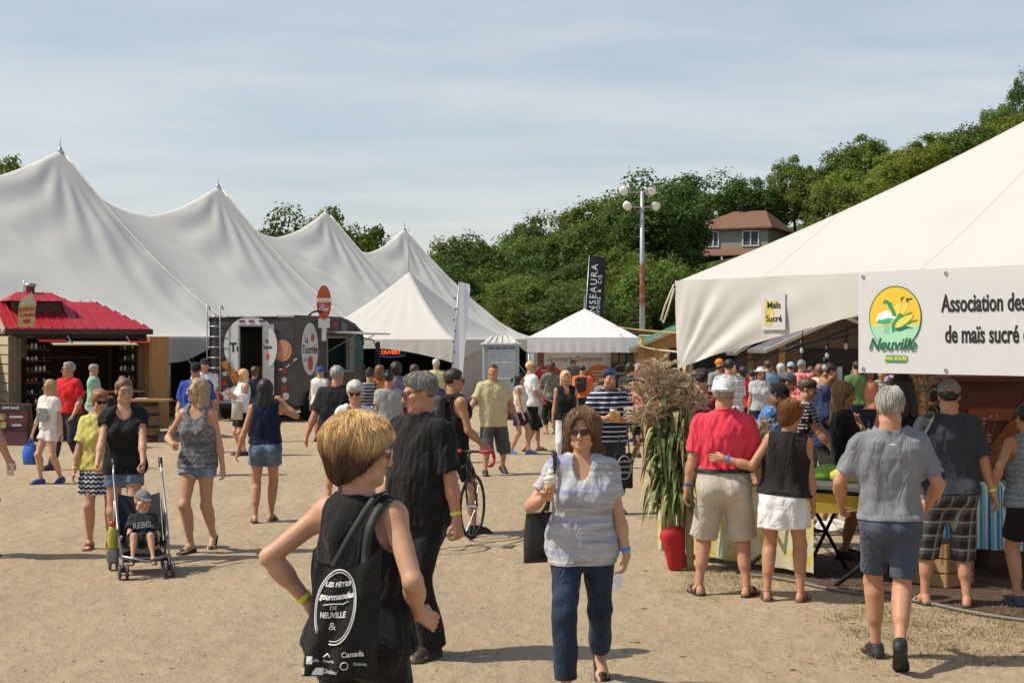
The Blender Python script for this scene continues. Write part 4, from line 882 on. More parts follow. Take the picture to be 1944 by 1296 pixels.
    o2 = lambda x, y, k=1: UF * x + up * y - VF * .0035 * k
    MB().plate([(-.135, -.16), (.135, -.16), (.135, .16), (-.135, .16)], .003, o2(0, 0), UF, up).build('sheet', mat('paper', (.58, .58, .575), .5, 0, 0), sg)
    MB().plate([(-.10, -.11), (-.04, -.14), (.0, -.10), (.02, .02), (.05, .10), (-.02, .08), (-.09, .11)], .002, o2(0, 0, 1.6), UF, up).build('corn_picture', mat('faded_corn', (.62, .52, .14), .6, 0, .4, 30), sg)
    text('Maïs', INK, sg, o2(.01, .05, 2.4), UF, up, .076, 1.12, 0, .0012); text('Sucré', INK, sg, o2(.01, -.065, 2.4), UF, up, .076, 1.06, 0, .0012)
    return P
CT = corn_tent()
def W3(u, v, z): p = CX + UF * u + VF * v; return Vector((p.x, p.y, z))
# ---------------------------------------------------------------- red-roofed wooden stall
TIMBER = wood('grey_timber', (.11, .075, .045), (.22, .155, .095), (3, 3, 14)); LIGHTW = wood('pale_boards', (.42, .34, .22), (.55, .46, .31), (2, 2, 16)); DARKW = wood('dark_wood', (.035, .022, .014), (.075, .048, .03), (3, 3, 10)); GOLDW = wood('golden_wood', (.30, .15, .05), (.42, .23, .085), (6, 6, 1))
REDM = mat('red_metal_roof', (.42, .022, .032), .4, 0, .12, 4)
def shack():
    c = gp(32, 838); c.x -= .05; root = thing('market_stall', 'brown timber stall with a ribbed red metal roof', 'stall', c, rad(30)); Wd, D, E, RZ = 2.75, 2.6, 2.36, 2.98
    for x in (0.06, Wd - .06):
        for y in (0.06, D - .06): MB().box((x, y, E / 2), (.14, .14, E)).build('post', TIMBER, root)
    MB().box((Wd / 2, .04, E - .09), (Wd + .1, .1, .2)).build('beam', DARKW, root)
    b = MB()     # clapboard left side
    for k in range(11): b.box((-.03, D / 2, .12 + k * .2), (.035, D - .05, .185), Matrix.Rotation(rad(6), 3, 'Y'))
    b.build('clapboard', LIGHTW, root)
    MB().box((-.06, -.07, 1.1), (.16, .06, 2.2)).build('corner_board', TIMBER, root)
    MB().box((Wd / 2, D - .03, 1.15), (Wd, .05, 2.3)).box((Wd - .03, D / 2, 1.15), (.05, D, 2.3)).build('back_wall', DARKW, root)
    b = MB()     # hipped roof with standing ribs
    o = .14; A = [Vector((-o, -o, E)), Vector((Wd + o, -o, E)), Vector((Wd + o, D + o, E)), Vector((-o, D + o, E)), Vector((-o - .9, -o - .0, E)), Vector((.0, D / 2, RZ)), Vector((Wd - .75, D / 2, RZ))]
    L0 = Vector((-.22, -o, E)); L1 = Vector((-.22, D + o, E)); R0 = Vector((-.22, D / 2, RZ))
    b.add([L0, A[1], A[6], R0, A[2], L1], [(0, 1, 2, 3), (1, 4, 2), (4, 5, 3, 2)])
    def rib(p, q): b.tube([p + Vector((0, 0, .02)), q + Vector((0, 0, .02))], .016, 5)
    for i in range(15):
        x = -.2 + i * .235; t = 1.0
        if x > Wd + o: break
        lim = 1 if x < Wd - .75 else (Wd + o - x) / (.75 + o); 
        if lim > .04: rib(Vector((x, -o, E)), Vector((x, -o + (D / 2 + o) * lim, E + (RZ - E) * lim)))
    for j in range(12):
        y = -o + j * .235; tt = 1 - abs(y - D / 2) / (D / 2 + o)
        if tt > .04: rib(Vector((Wd + o, y, E)), Vector((Wd + o - (.75 + o) * tt, y, E + (RZ - E) * tt)))
    MB().tube([L0 + Vector((0, 0, -.05)), R0 + Vector((0, 0, -.05)), L1 + Vector((0, 0, -.05))], .06, 4).build('bargeboard', LIGHTW, root); MB().add([(-.02, 0, E - .1), (-.02, D, E - .1), (-.02, D / 2, RZ - .05)], [(0, 2, 1)]).build('gable', TIMBER, root)
    rf = b.build('roof', REDM, root); MB().box((Wd / 2 - .04, -o - .012, E - .05), (Wd + .36, .03, .12)).build('fascia', DARKW, root); MB().box((Wd + o, D / 2, E - .05), (.03, D + .28, .12)).build('fascia', DARKW, root)
    cu = MB().box((.62, D / 2 - .25, RZ - .15), (1.0, .75, .26)).build('cupola', DARKW, root)
    b = MB(); x0, x1, y0, y1, z0, z1 = -.05, 1.28, D / 2 - .78, D / 2 + .28, RZ - .01, RZ + .19
    b.add([(x0, y0, z0), (x1, y0, z0), (x1, y1, z0), (x0, y1, z0), (x0 + .3, (y0 + y1) / 2, z1), (x1 - .3, (y0 + y1) / 2, z1)], [(0, 1, 5, 4), (1, 2, 5), (2, 3, 4, 5), (3, 0, 4), (0, 3, 2, 1)])
    for i in range(7): x = x0 + .1 + i * .19; l = min(1, (x - x0) / .3, (x1 - x) / .3); b.tube([(x, y0, z0 + .015), (x, y0 + (y1 - y0) / 2 * l, z0 + (z1 - z0) * l + .015)], .013, 5)
    b.build('roof_cap', REDM, cu); MB().lathe([(.10, 0), (.10, .2), (.13, .2), (.13, .26), (.08, .28)], (.55, D / 2 - .2, z1 - .08), 14).tube([(.42, D / 2 - .2, z1), (.42, D / 2 - .2, z1 + .25)], .012, 5).build('stovepipe', METAL, rf, True)
    # serving hatch awning, open door, shelves
    MB().box((1.55, -.33, 2.07), (1.75, .65, .025), Matrix.Rotation(rad(7), 3, 'X')).build('awning', LIGHTW, root); MB().box((.72, -.2, 2.13), (.55, .4, .02), Matrix.Rotation(rad(8), 3, 'X')).build('awning_red', REDM, root); MB().box((2.55, -.22, 2.10), (.5, .4, .02), Matrix.Rotation(rad(8), 3, 'X')).build('awning_red', REDM, root)
    for x in (1.05, 2.3): MB().tube([(x, -.6, 2.04), (x, -.02, 2.3)], .012, 5).build('stay', METAL, root)
    MB().box((2.78, -.2, 1.2), (.06, .42, 2.0)).box((2.98, -.40, 1.2), (.38, .05, 2.0)).build('open_door', GOLDW, root)
    MB().box((1.75, .12, .5), (1.9, .06, .98)).build('counter_front', DARKW, root); MB().box((1.75, -.02, 1.02), (2.0, .4, .045)).build('counter', GOLDW, root)
    r = random.Random(5)
    for x0, w in ((.32, .5), (2.3, .42)):
        sh = MB()
        for k in range(6): sh.box((x0 + w / 2 - .06, .18, .75 + k * .235), (w, .2, .02))
        s = sh.build('shelf', DARKW, root)
        for k in range(6):
            for i in range(int(w / .085)):
                if r.random() < .2: continue
                h = r.uniform(.07, .13); MB().lathe([(.028, 0), (.03, h * .7), (.02, h * .85), (.021, h)], (x0 - .02 + i * .085, .14, .76 + k * .235), 8).build('jar', mat('jar', r.choice([(.5, .42, .33), (.25, .07, .04), (.12, .05, .02), (.55, .5, .45), (.06, .05, .04)]), .3), s, True)
    b = MB(); b.box((1.3, 1.2, 1.75), (1.6, .3, .03)); b.build('back_shelf', DARKW, root)
    # cone sign
    p = at(51, 593, c.y - .35); cs = thing('cone_sign', 'cut-out ice cream cone sign in red letters on the red roof eave', 'sign', p, rad(14))
    bd = MB().plate([(-.19, -.30), (.16, -.30), (.16, -.05), (.19, .20), (.13, .36), (.10, .44), (.02, .36), (-.12, .26), (-.16, .14), (-.17, -.05)], .03, (0, 0, 0), (1, 0, 0), (0, 0, 1)).build('board', mat('cone_yellow', (.55, .38, .14), .6, 0, .25), cs)
    MB().plate([(-.15, .13), (.17, .18), (.13, .34), (.10, .42), (.02, .35), (-.11, .26)], .006, (0, -.03, 0), (1, 0, 0), (0, 0, 1)).build('swirl', mat('cream_swirl', (.55, .50, .36), .6, 0, .25, 20), cs)
    text('SUNDAE', mat('sign_red', (.45, .02, .03), .6, 0, 0), cs, (0, -.036, .06), (1, 0, .12), (-.12, 0, 1), .105, .8, .1, .003); text("À L'ÉRABLE", mat('sign_red', (.45, .02, .03), .6, 0, 0), cs, (0, -.036, -.06), (1, 0, .1), (-.1, 0, 1), .085, .68, .1, .003)
    MB().plate([(-.08, -.16), (.08, -.14), (.05, -.22), (-.06, -.22)], .004, (0, -.033, 0), (1, 0, 0), (0, 0, 1)).build('mark', mat('sign_red', (.45, .02, .03), .6, 0, 0), cs)
    # menu board and barrel
    p = gp(24, 845); mb = thing('menu_board', 'maroon sandwich board with food pictures leaning by the timber stall', 'sign', p, rad(-6))
    T = Matrix.Rotation(rad(-9), 3, 'X'); MB().box((0, 0, .42), (.62, .03, .84), T).build('panel', mat('maroon', (.10, .018, .022), .5), mb); MB().box((0, .24, .42), (.62, .03, .84), Matrix.Rotation(rad(9), 3, 'X')).build('rear_leg', TIMBER, mb)
    MB().box((0, -.085, .76), (.6, .012, .14), T).build('header', mat('dark_header', (.03, .02, .02), .5), mb)
    text('CRÈME GLACÉE', WHITEINK, mb, (0, -.098, .76), (1, 0, 0), (0, .156, .988), .07, .75)
    for k, w in enumerate((.28, .2, .17)): MB().box((.1, -.05 + .028 * k - .01, .58 - .17 * k), (w, .008, .04), T).build('text_line', WHITEINK, mb); MB().plate(circ(.07), .008, (-.18, -.05 + .028 * k - .01, .58 - .17 * k), (1, 0, 0), (0, .156, .988)).build('food_picture', mat('food', (.42 - .1 * k, .3, .12), .6), mb)
    p = gp(275, 838); br = thing('barrel_table', 'wooden barrel with a round board top beside the timber stall', 'table', p)
    MB().lathe([(.26, 0), (.31, .2), (.33, .42), (.31, .65), (.26, .84)], (0, 0, 0), 24).build('barrel', wood('oak', (.13, .07, .035), (.24, .14, .07), (14, 14, 1)), br, True)
    for z, r_ in ((.1, .29), (.3, .327), (.55, .327), (.75, .29)): MB().lathe([(r_ + .004, z), (r_ + .006, z + .05)], (0, 0, 0), 24).build('hoop', DARKMETAL, br, True)
    MB().box((.05, 0, .87), (.95, .6, .045)).build('tabletop', GOLDW, br)
    MB().box((-.05, -.05, .905), (.25, .18, .02)).build('tray', WHITEP, br)
    # dark bench in the marquee
    bn = thing('picnic_table', 'dark folding picnic bench in the shade of the marquee', 'bench', gp(312, 822)); MB().box((0, 0, .72), (1.1, .6, .05)).build('tabletop', DARKW, bn)
    for y in (-.5, .5): MB().box((0, y, .42), (1.1, .22, .04)).build('seat', DARKW, bn)
    for x in (-.45, .45):
        for y in (-.28, .28): MB().tube([(x, y * 1.6, 0), (x, y * .5, .7)], .03, 6).build('leg', DARKMETAL, bn)
shack()
# ---------------------------------------------------------------- food truck
def truck():
    th = rad(16); c = at(556, 800, 38.4); c.z = 0; root = thing('food_truck', 'dark grey food truck with round white logos and open hatch', 'food truck', c, math.pi / 2 - th); L, Wd, H = 6.4, 2.40, 2.74; z0 = .42
    def paint(nm, c):
        t = NT(nm).set(.38, 0, .5); t.col(t.mix(t.rng(t.noise(3, 5), .4, .7), c, [x * 1.5 + .01 for x in c])); return t.m
    G_ = paint('truck_grey', (.047, .042, .045)); GREY = mat('truck_trim', (.33, .33, .33), .35, .4); WH = mat('logo_white', (.62, .63, .63), .45, 0, .05); BK = glass(); OR = mat('logo_red', (.50, .07, .03), .5, 0, 0); SKN = INK
    root.scale = (.80, 1, 1)
    # body shell: rear has a door opening, right side has a hatch opening
    dy0, dy1, dz1 = .83, 1.53, 2.52; hx0, hx1, hz0, hz1 = 2.75, 4.55, 1.28, 2.22
    b = MB()
    b.box((.03, dy0 / 2, (z0 + H) / 2), (.06, dy0, H - z0)).box((.03, (dy1 + Wd) / 2, (z0 + H) / 2), (.06, Wd - dy1, H - z0)).box((.03, (dy0 + dy1) / 2, (dz1 + H) / 2), (.06, dy1 - dy0, H - dz1))
    b.box((hx0 / 2 + .03, .03, (z0 + H) / 2), (hx0 - .06, .06, H - z0)).box((3.65, .03, (z0 + hz0) / 2), (hx1 - hx0, .06, hz0 - z0)).box((3.65, .03, (hz1 + H) / 2), (hx1 - hx0, .06, H - hz1)).box(((hx1 + 5.2) / 2, .03, (z0 + H - .1) / 2), (5.2 - hx1, .06, H - .1 - z0))
    b.box((1.4, Wd - .03, (z0 + H) / 2), (2.8, .06, H - z0)).box((3.65, Wd - .03, (z0 + 1.25) / 2), (1.7, .06, 1.25 - z0)).box((3.65, Wd - .03, (2.25 + H) / 2), (1.7, .06, H - 2.25)).box((4.85, Wd - .03, (z0 + H) / 2), (.7, .06, H - z0)).box((2.6, Wd / 2, z0 + .03), (5.14, Wd - .14, .06))
    b.build('body', G_, root)
    pr = [(0, H - .0), (.05, H + .05), (3.9, H + .05), (4.6, H - .02), (5.3, H - .14), (6.0, H - .36), (6.15, H - .62)]
    V = []; 
    for x, z in pr: V += [(x, -.03, z), (x, Wd + .03, z)]
    F = [(2 * i, 2 * i + 2, 2 * i + 3, 2 * i + 1) for i in range(len(pr) - 1)]; V2 = [(v[0], v[1], v[2] - .12) for v in V]; n = len(V)
    F += [tuple(n + k for k in f[::-1]) for f in F] + [(2 * i, n + 2 * i, n + 2 * i + 2, 2 * i + 2) for i in range(len(pr) - 1)] + [(2 * i + 1, 2 * i + 3, n + 2 * i + 3, n + 2 * i + 1) for i in range(len(pr) - 1)] + [(0, 1, n + 1, n)]
    rf = mesh_obj('roof', V + V2, F, mat('roof_grey', (.07, .065, .068), .5), root)
    MB().box((.02, Wd / 2, H + .03), (.1, Wd * .62, .035)).build('drip_rail', WHITEP, root)
    # cab
    MB().box((5.75, .05, .95), (1.15, .06, .95)).box((5.75, Wd - .05, .95), (1.15, .06, .95)).box((6.3, Wd / 2, .95), (.08, Wd, .95)).box((5.28, .03, 2.0), (.16, .07, 1.25)).box((6.2, .06, 1.9), (.09, .07, 1.0)).build('cab', G_, root)
    MB().box((5.78, .04, 1.85), (.8, .02, .85)).build('side_window', mat('teal_glass', (.06, .16, .16), .1, 0, 0, spec=.6), root); MB().box((6.22, Wd / 2, 1.9), (.03, Wd - .2, .9), Matrix.Rotation(rad(-10), 3, 'Y')).build('windscreen', mat('teal_glass', (.06, .16, .16), .1, 0, 0, spec=.6), root)
    mi = MB().tube([(6.1, -.02, 2.2), (6.15, -.3, 2.15), (6.15, -.42, 1.9)], .02, 6).build('mirror_arm', DARKMETAL, root); MB().box((6.15, -.42, 1.62), (.06, .17, .42), None, .015).build('mirror', BLACKP, mi)
    for x in (1.35, 5.45):
        for y in (.02, Wd - .02):
            w = MB(); t = Matrix.Rotation(rad(90), 3, 'X'); w.add([t @ Vector(v) + Vector((x, y, .4)) for v in (lambda m: m.V)(MB().lathe([(.25, -.13), (.39, -.12), (.4, -.08), (.4, .08), (.39, .12), (.25, .13)], (0, 0, 0), 28))], MB().lathe([(.25, -.13), (.39, -.12), (.4, -.08), (.4, .08), (.39, .12), (.25, .13)], (0, 0, 0), 28).F); wo = w.build('wheel', mat('tyre', (.014, .014, .014), .85), root, True)
            MB().box((x, y - (.13 if y < 1 else -.13), .4), (.2, .04, .2), None, .03).build('hub', GREY, wo)
    MB().box((2.2, Wd / 2, .36), (4.6, 1.5, .16)).build('chassis', DARKMETAL, root); bp = MB().box((-.14, Wd / 2, .42), (.2, Wd, .10), None, .015).build('rear_bumper', DARKMETAL, root)
    for y in (.35, Wd - .35): MB().box((-.02, y, .62), (.02, .1, .16)).build('tail_lamp', mat('red_lens', (.3, .01, .01), .25), root)
    # rear graphics: x on the rear face runs along -Y
    nx = Vector((0, -1, 0)); uz = Vector((0, 0, 1)); R_ = lambda y, z, k=1: Vector((-.004 * k, y, z))
    cy, cz, cr = 1.20, 1.98, .78
    def arc_clip(y0, y1, zlo, zhi, seg=48):      # part of the logo disc between two upright lines
        pts = []
        for i in range(seg + 1): y = y0 + (y1 - y0) * i / seg; pts.append((y, min(cz + math.sqrt(max(cr ** 2 - (y - cy) ** 2, 0)), zhi)))
        for i in range(seg + 1): y = y1 + (y0 - y1) * i / seg; pts.append((y, max(cz - math.sqrt(max(cr ** 2 - (y - cy) ** 2, 0)), zlo)))
        return pts
    lg = MB()
    for y0, y1, zl in ((cy - cr + .001, dy0 - .02, 0), (dy1 + .02, cy + cr - .001, 0), (dy0 - .02, dy1 + .02, dz1 + .02)): lg.plate([(-p[0], p[1]) for p in arc_clip(y0, y1, zl, H + .04)], .004, R_(0, 0), nx, uz)
    lg.build('round_logo', WH, root)
    text('To', SKN, root, R_(1.62, 1.93, 3), nx, uz, .34, .9, 0, .012)
    fr = MB()
    for y in (dy0, dy1): fr.box((-.01, y, (z0 + dz1) / 2), (.06, .05, dz1 - z0))
    fr.box((-.01, (dy0 + dy1) / 2, dz1), (.06, dy1 - dy0, .05)); df = fr.build('door_frame', GREY, root)
    lf = MB().box((-.06, dy0 - .17, 1.62), (.03, .30, 1.86)).build('door_leaf', mat('door_grey', (.36, .36, .36), .4), root); MB().plate([(-p[0], p[1]) for p in [(dy0 - .31 + q[0], 1.95 + q[1]) for q in circ(.24, .5, 24, .14, 0, 90, 270)]], .003, (-.078, 0, 0), nx, uz).build('logo', WH, lf)
    text('La', SKN, lf, (-.085, dy0 - .12, 2.12), nx, uz, .13, .7, 0, .003); text('Tournée', SKN, lf, (-.085, dy0 - .14, 1.95), nx, uz, .12, .6, 0, .003); MB().plate(circ(.045, .09), .003, (-.08, dy0 - .15, 1.70), nx, uz).build('red_mark', OR, lf)
    for y, c_ in ((dy1 - .08, (.22, .02, .02)), (1.18, (.30, .02, .02)), (dy0 + .05, (.10, .02, .02))): MB().box((-.02, y, H - .1), (.035, .16, .05), None, .012).build('marker_lamp', mat('red_lens', c_, .25), root)
    MB().plate(circ(.055, .09), .003, R_(1.95, 1.2), nx, uz); 
    def dot(y, z, r, c_, nm='printed_dot'): MB().plate(circ(r), .004, R_(y, z, 1), nx, uz).build(nm, mat('dot', c_, .5, 0, .2, 30), root)
    def carrots():
        for (y, z, l, an, w) in ((1.98, 1.58, .75, -62, .10), (1.80, 1.56, .9, -68, .09)):
            d = Vector((math.cos(rad(an)), math.sin(rad(an)))); n_ = Vector((-d.y, d.x)); pts = [n_ * w, n_ * -w, d * l * .6 - n_ * w * .5, d * l, d * l * .6 + n_ * w * .5]; MB().plate([(p.x, p.y) for p in pts][::-1], .004, R_(y, z), nx, uz).build('carrot_picture', mat('carrot', (.42, .17, .04), .5, 0, .3, 18), root)
    carrots(); dot(1.98, 1.02, .09, (.32, .02, .02)); dot(1.95, 1.25, .07, (.30, .33, .25)); MB().plate(circ(.42, .42, 40, 0, 0, 0, 180), .004, R_(1.72, .47), nx, uz).build('half_round_logo', WH, root)
    text('tourneeduchef', WHITEINK, root, R_(1.35, .9, 2), nx, uz, .13, .9, 0, .004, 'CENTER')
    fp = MB().plate(circ(.27, .28, 40), .004, R_(.30, 1.86), nx, uz).build('food_picture', mat('flatbread', (.50, .25, .11), .6, 0, .35, 14), root); MB().plate(circ(.19, .2, 30), .004, R_(.30, 1.86, 2.2), nx, uz).build('filling', mat('filling', (.58, .24, .14), .6, 0, .45, 22), fp)
    dot(.24, 1.32, .085, (.16, .03, .025)); dot(.24, 1.10, .07, (.34, .35, .32)); dot(.24, .88, .085, (.25, .02, .02)); dot(.2, .67, .10, (.42, .40, .30))
    b = MB(); 
    for i in range(9):
        if i % 2 == 0: t0, t1 = i / 9, (i + .9) / 9; f = lambda t: R_(.82 - .95 * t, 1.6 - .26 * math.sin(math.pi * min(t * 1.05, 1)) + .05 * t, 2); b.tube([f(t0), f((t0 + t1) / 2), f(t1)], .012, 5)
    b.build('dashed_line', WHITEINK, root)
    # ladder on the rear left corner
    la = MB(); 
    for y in (Wd + .02, Wd - .36): la.tube([(-.12, y, .75), (-.12, y, H + .28), (.0, y, H + .30), (.10, y, H + .2)], .018, 6)
    for k in range(8): la.tube([(-.12, Wd + .02, .85 + k * .275), (-.12, Wd - .36, .85 + k * .275)], .014, 6)
    la.box((-.14, Wd - .17, .76), (.1, .46, .03)); la.build('ladder', mat('aluminium', (.55, .56, .57), .35, .7), root, True)
    # right side graphics; x runs along +X
    sx_, S_ = Vector((1, 0, 0)), lambda x, z, k=1: Vector((x, -.004 * k, z))
    MB().plate(circ(.68, .70), .004, S_(1.35, 1.90), sx_, uz).build('round_logo', WH, root)
    text('La', SKN, root, S_(1.05, 2.16, 2), sx_, uz, .28, 1.1, 0, .006); text('Tournée', SKN, root, S_(1.35, 1.88, 2), sx_, uz, .31, 1.15, 0, .008); MB().plate(circ(.15, .10), .004, S_(1.55, 2.2, 2), sx_, uz).build('red_mark', OR, root); MB().plate(circ(.2, .2), .004, S_(1.38, 1.52, 2), sx_, uz).build('red_mark', OR, root); text('du Chef', SKN, root, S_(1.05, 1.62, 2), sx_, uz, .12, 1.1)
    MB().plate([(-.1, -.5), (.5, -.5), (.45, -.1), (.3, .3), (.15, .62), (.02, .2)], .004, S_(1.7, .95), sx_, uz).build('vegetable_picture', mat('leek', (.30, .33, .18), .5, 0, .4, 8), root)
    for x, c_ in ((2.6, (.36, .34, .2)), (3.5, (.35, .05, .06)), (4.3, (.2, .2, .22))): MB().box((x, -.006, 2.5), (.5, .012, .3)).build('painted_panel', mat('panel', c_, .5), root)
    MB().box((3.65, -.02, .95), (1.9, .02, .55)).build('side_print', mat('side_print', (.10, .05, .045), .5, 0, .4, 4), root)
    # hatch: frame, lifted flap on struts, dim kitchen with a pale interior wall
    f = MB(); 
    for x in (hx0, hx1): f.box((x, -.012, (hz0 + hz1) / 2), (.06, .05, hz1 - hz0 + .06))
    for z in (hz0, hz1): f.box(((hx0 + hx1) / 2, -.012, z), (hx1 - hx0, .05, .06))
    f.build('hatch_frame', GREY, root)
    fl = MB().box(((hx0 + hx1) / 2 + .1, -.62, hz1 + .12), (2.3, 1.2, .04), Matrix.Rotation(rad(3), 3, 'X')).build('hatch_flap', mat('flap', (.42, .40, .36), .5), root)
    for x in (hx0 + .1, hx1 - .05): MB().tube([(x, -.02, hz0 + .55), (x, -.85, hz1 + .06)], .014, 6).build('strut', METAL, fl)
    MB().box(((hx0 + hx1) / 2, -.12, hz0 - .01), (hx1 - hx0, .24, .03)).build('serving_shelf', METAL, root)
    MB().box((1.4, 1.9, 1.4), (2.6, .1, 1.9)).build('interior_wall', mat('interior_dark', (.045, .045, .045), .5), root); MB().box((3.6, 1.6, 1.05), (1.8, .5, .3)).build('kitchen_unit', mat('teal_interior', (.10, .30, .28), .4), root)
    MB().box((3.65, Wd - .03, 2.12), (1.6, .02, .24)).build('window_tint', mat('teal_tint', (.08, .34, .34), .2, 0, .05), root); MB().box((5.0, -.01, 1.75), (.5, .012, .9)).build('pale_side_panel', mat('pale_panel', (.20, .20, .21), .35), root); MB().box((1.2, 1.3, 1.1), (.5, .5, .7)).build('kitchen_unit', mat('orange_box', (.22, .07, .02), .5), root)
    # sign and hose on the roof are things that stand on it
    p = at(615, 574, 39.6); sg = thing('oval_sign', 'upright red-orange oval sign with white band on the food truck roof', 'sign', p, rad(4))
    MB().plate(circ(.195, .46), .05, (0, .025, 0), (1, 0, 0), (0, 0, 1)).build('board', mat('sign_orange', (.50, .09, .03), .5, 0, .08), sg); MB().box((0, -.032, .06), (.38, .01, .1)).build('band', WHITEINK, sg)
    text('La Tournée', OR, sg, (0, -.04, .06), (1, 0, 0), (0, 0, 1), .075, .85); text('du', WHITEINK, sg, (-.02, -.035, -.07), (1, 0, 0), (0, 0, 1), .13); text('Chef', WHITEINK, sg, (0, -.035, -.18), (1, 0, 0), (0, 0, 1), .14, .9, 0, .004)
    MB().box((0, .06, -.55), (.3, .12, .26)).box((0, .06, -.78), (.12, .06, .5)).build('base', WHITEP, sg)
    h = MB().tube([at(585, 601, 39.4), at(592, 593, 39.4), at(603, 590, 39.4), at(612, 592, 39.6)], .03, 8).build('hose', BLACKP, None, True); tag(h, 'black hose arching over the food truck roof', 'hose')
truck()
# ---------------------------------------------------------------- flags, light pole, toilet, ropes
def toilet():
    c = at(952, 790, 42); c.z = 0; c.y = 42; root = thing('portable_toilet', 'grey-blue portable toilet with a ribbed pale roof by the tent wall', 'portable toilet', c, rad(3)); g = mat('toilet_grey', (.27, .31, .34), .5); w = mat('toilet_white', (.62, .62, .58), .5)
    MB().box((0, .5, 1.0), (1.02, 1.0, 2.0), None, .04).build('cabin', g, root); d = MB().box((0, -.02, .98), (.78, .04, 1.8), None, .015).build('door', mat('toilet_door', (.33, .38, .42), .5), root)
    for z in (.55, 1.05, 1.5): MB().box((0, -.045, z), (.6, .02, .03)).build('door_rib', w, d)
    MB().box((.3, -.05, 1.0), (.06, .03, .12)).build('handle', BLACKP, d)
    for k in range(4): MB().box((-.3 + .2 * k, -.01, 1.9), (.13, .03, .07)).build('vent', mat('vent_dark', (.12, .13, .14), .6), root)
    r = MB().box((0, .5, 2.03), (1.12, 1.1, .06), None, .02); r.add([(-.5, -.02, 2.06), (.5, -.02, 2.06), (.5, 1.02, 2.06), (-.5, 1.02, 2.06), (-.3, .2, 2.24), (.3, .2, 2.24), (.3, .8, 2.24), (-.3, .8, 2.24)], [(0, 1, 5, 4), (1, 2, 6, 5), (2, 3, 7, 6), (3, 0, 4, 7), (4, 5, 6, 7)])
    for k in range(5): r.tube([(-.4 + .2 * k, -.02, 2.07), (-.24 + .12 * k, .2, 2.25)], .03, 6)
    r.build('roof', w, root)
toilet()
def flag(label, base, top, wid, m, lean, name='feather_flag', lettering=None):
    h = top.z; root = thing(name, label, 'flag', (base.x, base.y, 0)); dx = top.x - base.x
    MB().tube([(0, 0, 0), (dx * .5, 0, h * .5), (dx, 0, h)], [.018, .014, .010], 8).build('pole', METAL, root, True); MB().lathe([(.3, 0), (.3, .04), (.06, .07)], (0, 0, 0), 20).build('base_plate', DARKMETAL, root)
    V = []; n = 30; zb = h * .12
    for i in range(n + 1):
        t = i / n; z = zb + (h - zb) * t; x = dx * z / h
        for k in range(7): s = k / 6; V.append((x + s * wid * (1 if t < .97 else .9), .07 * math.sin(s * 3 + t * 4) * s, z - s * .06))
    F = [(i * 7 + k, i * 7 + k + 1, (i + 1) * 7 + k + 1, (i + 1) * 7 + k) for i in range(n) for k in range(6)]
    f = mesh_obj('cloth', V, F, m, root, True)
    if lettering:
        for tx, sz, s, z in lettering: text(tx, WHITEINK, f, (dx * z / h + wid * s, -.1, z), Vector((dx / h, 0, 1)), Vector((-1, 0, dx / h)), sz, 1.0, 0, .002, sp=1.3)
    return root
b0 = at(1100, 648, 43); flag('tall black feather flag with white vertical lettering above the soap stall', Vector((b0.x, 43, 0)), at(1119, 485, 43), .50, mat('black_flag', (.016, .015, .016), .7), 0, 'feather_flag', [('ENSEAURA', .27, .36, 3.55), ('SAVONS', .15, .70, 3.05), ('&', .15, .70, 3.57), ('CIE', .15, .70, 3.9)])
b0 = at(850, 790, 41); wf = flag('narrow white feather flag with faint blue marks by the tent corner', Vector((b0.x, 41, 0)), at(872, 535, 41), .31, canvas('white_flag', (.84, .84, .90), .55), 0)
fl_ = [o for o in wf.children if o.name.startswith('cloth')][0]
for k in range(9): MB().box((.12 + .02 * k / 2 + .04 * (k % 2), -.1, .9 + .3 * k), (.06, .004, .05), Matrix.Rotation(.4 * k, 3, 'Y')).build('blue_mark', mat('flag_blue', (.10, .14, .35), .6, 0, 0), fl_)
def light_pole():
    Y = 70; c = at(1219, 648, Y); root = thing('floodlight_pole', 'tall galvanised sports floodlight pole with four round lamps', 'light pole', (c.x, Y, 0)); H = at(1219, 363, Y).z
    t = NT('rusty_pole').set(.5, .5); p = t.xyz(); f = t.math('MULTIPLY', t.rng(p[2], 3.6, 4.0), t.rng(p[2], 5.9, 5.7)); f = t.math('MULTIPLY', f, t.rng(t.noise(4, 4), .3, .5)); t.col(t.mix(f, (.42, .45, .47), (.35, .09, .035)))
    MB().tube([(0, 0, 0), (0, 0, H * .55), (0, 0, H)], [.14, .12, .085], 12).build('pole', t.m, root, True)
    for k in range(20): s = 1 if k % 2 else -1; MB().tube([(s * .1, 0, 3 + k * .29), (s * .3, 0, 3 + k * .29)], .014, 5).build('climbing_peg', METAL, root)
    for z, xs in ((H - .05, (-.85, .42)), (H - .75, (-.68, .62))):
        MB().tube([(xs[0], 0, z), (xs[1], 0, z)], .04, 8).build('crossarm', METAL, root)
        for x in xs:
            s = -1 if x < 0 else 1; M = Matrix.Rotation(rad(s * 24), 3, 'Z') @ Matrix.Rotation(rad(-66), 3, 'X'); lm = MB(); pr = MB().lathe([(.05, .28), (.12, .23), (.15, .10), (.23, -.02), (.24, -.05)], (0, 0, 0), 20); o = Vector((x * 1.02, -.12, z + .05))
            lm.add([M @ v + o for v in pr.V], pr.F); l = lm.build('lamp', METAL, root, True); pl = MB().lathe([(.222, -.06), (.15, -.085), (.04, -.095)], (0, 0, 0), 20); MB().add([M @ v + o for v in pl.V], pl.F).build('lens', mat('lamp_glass', (.85, .82, .72), .25, 0, .03), l, True)
light_pole()
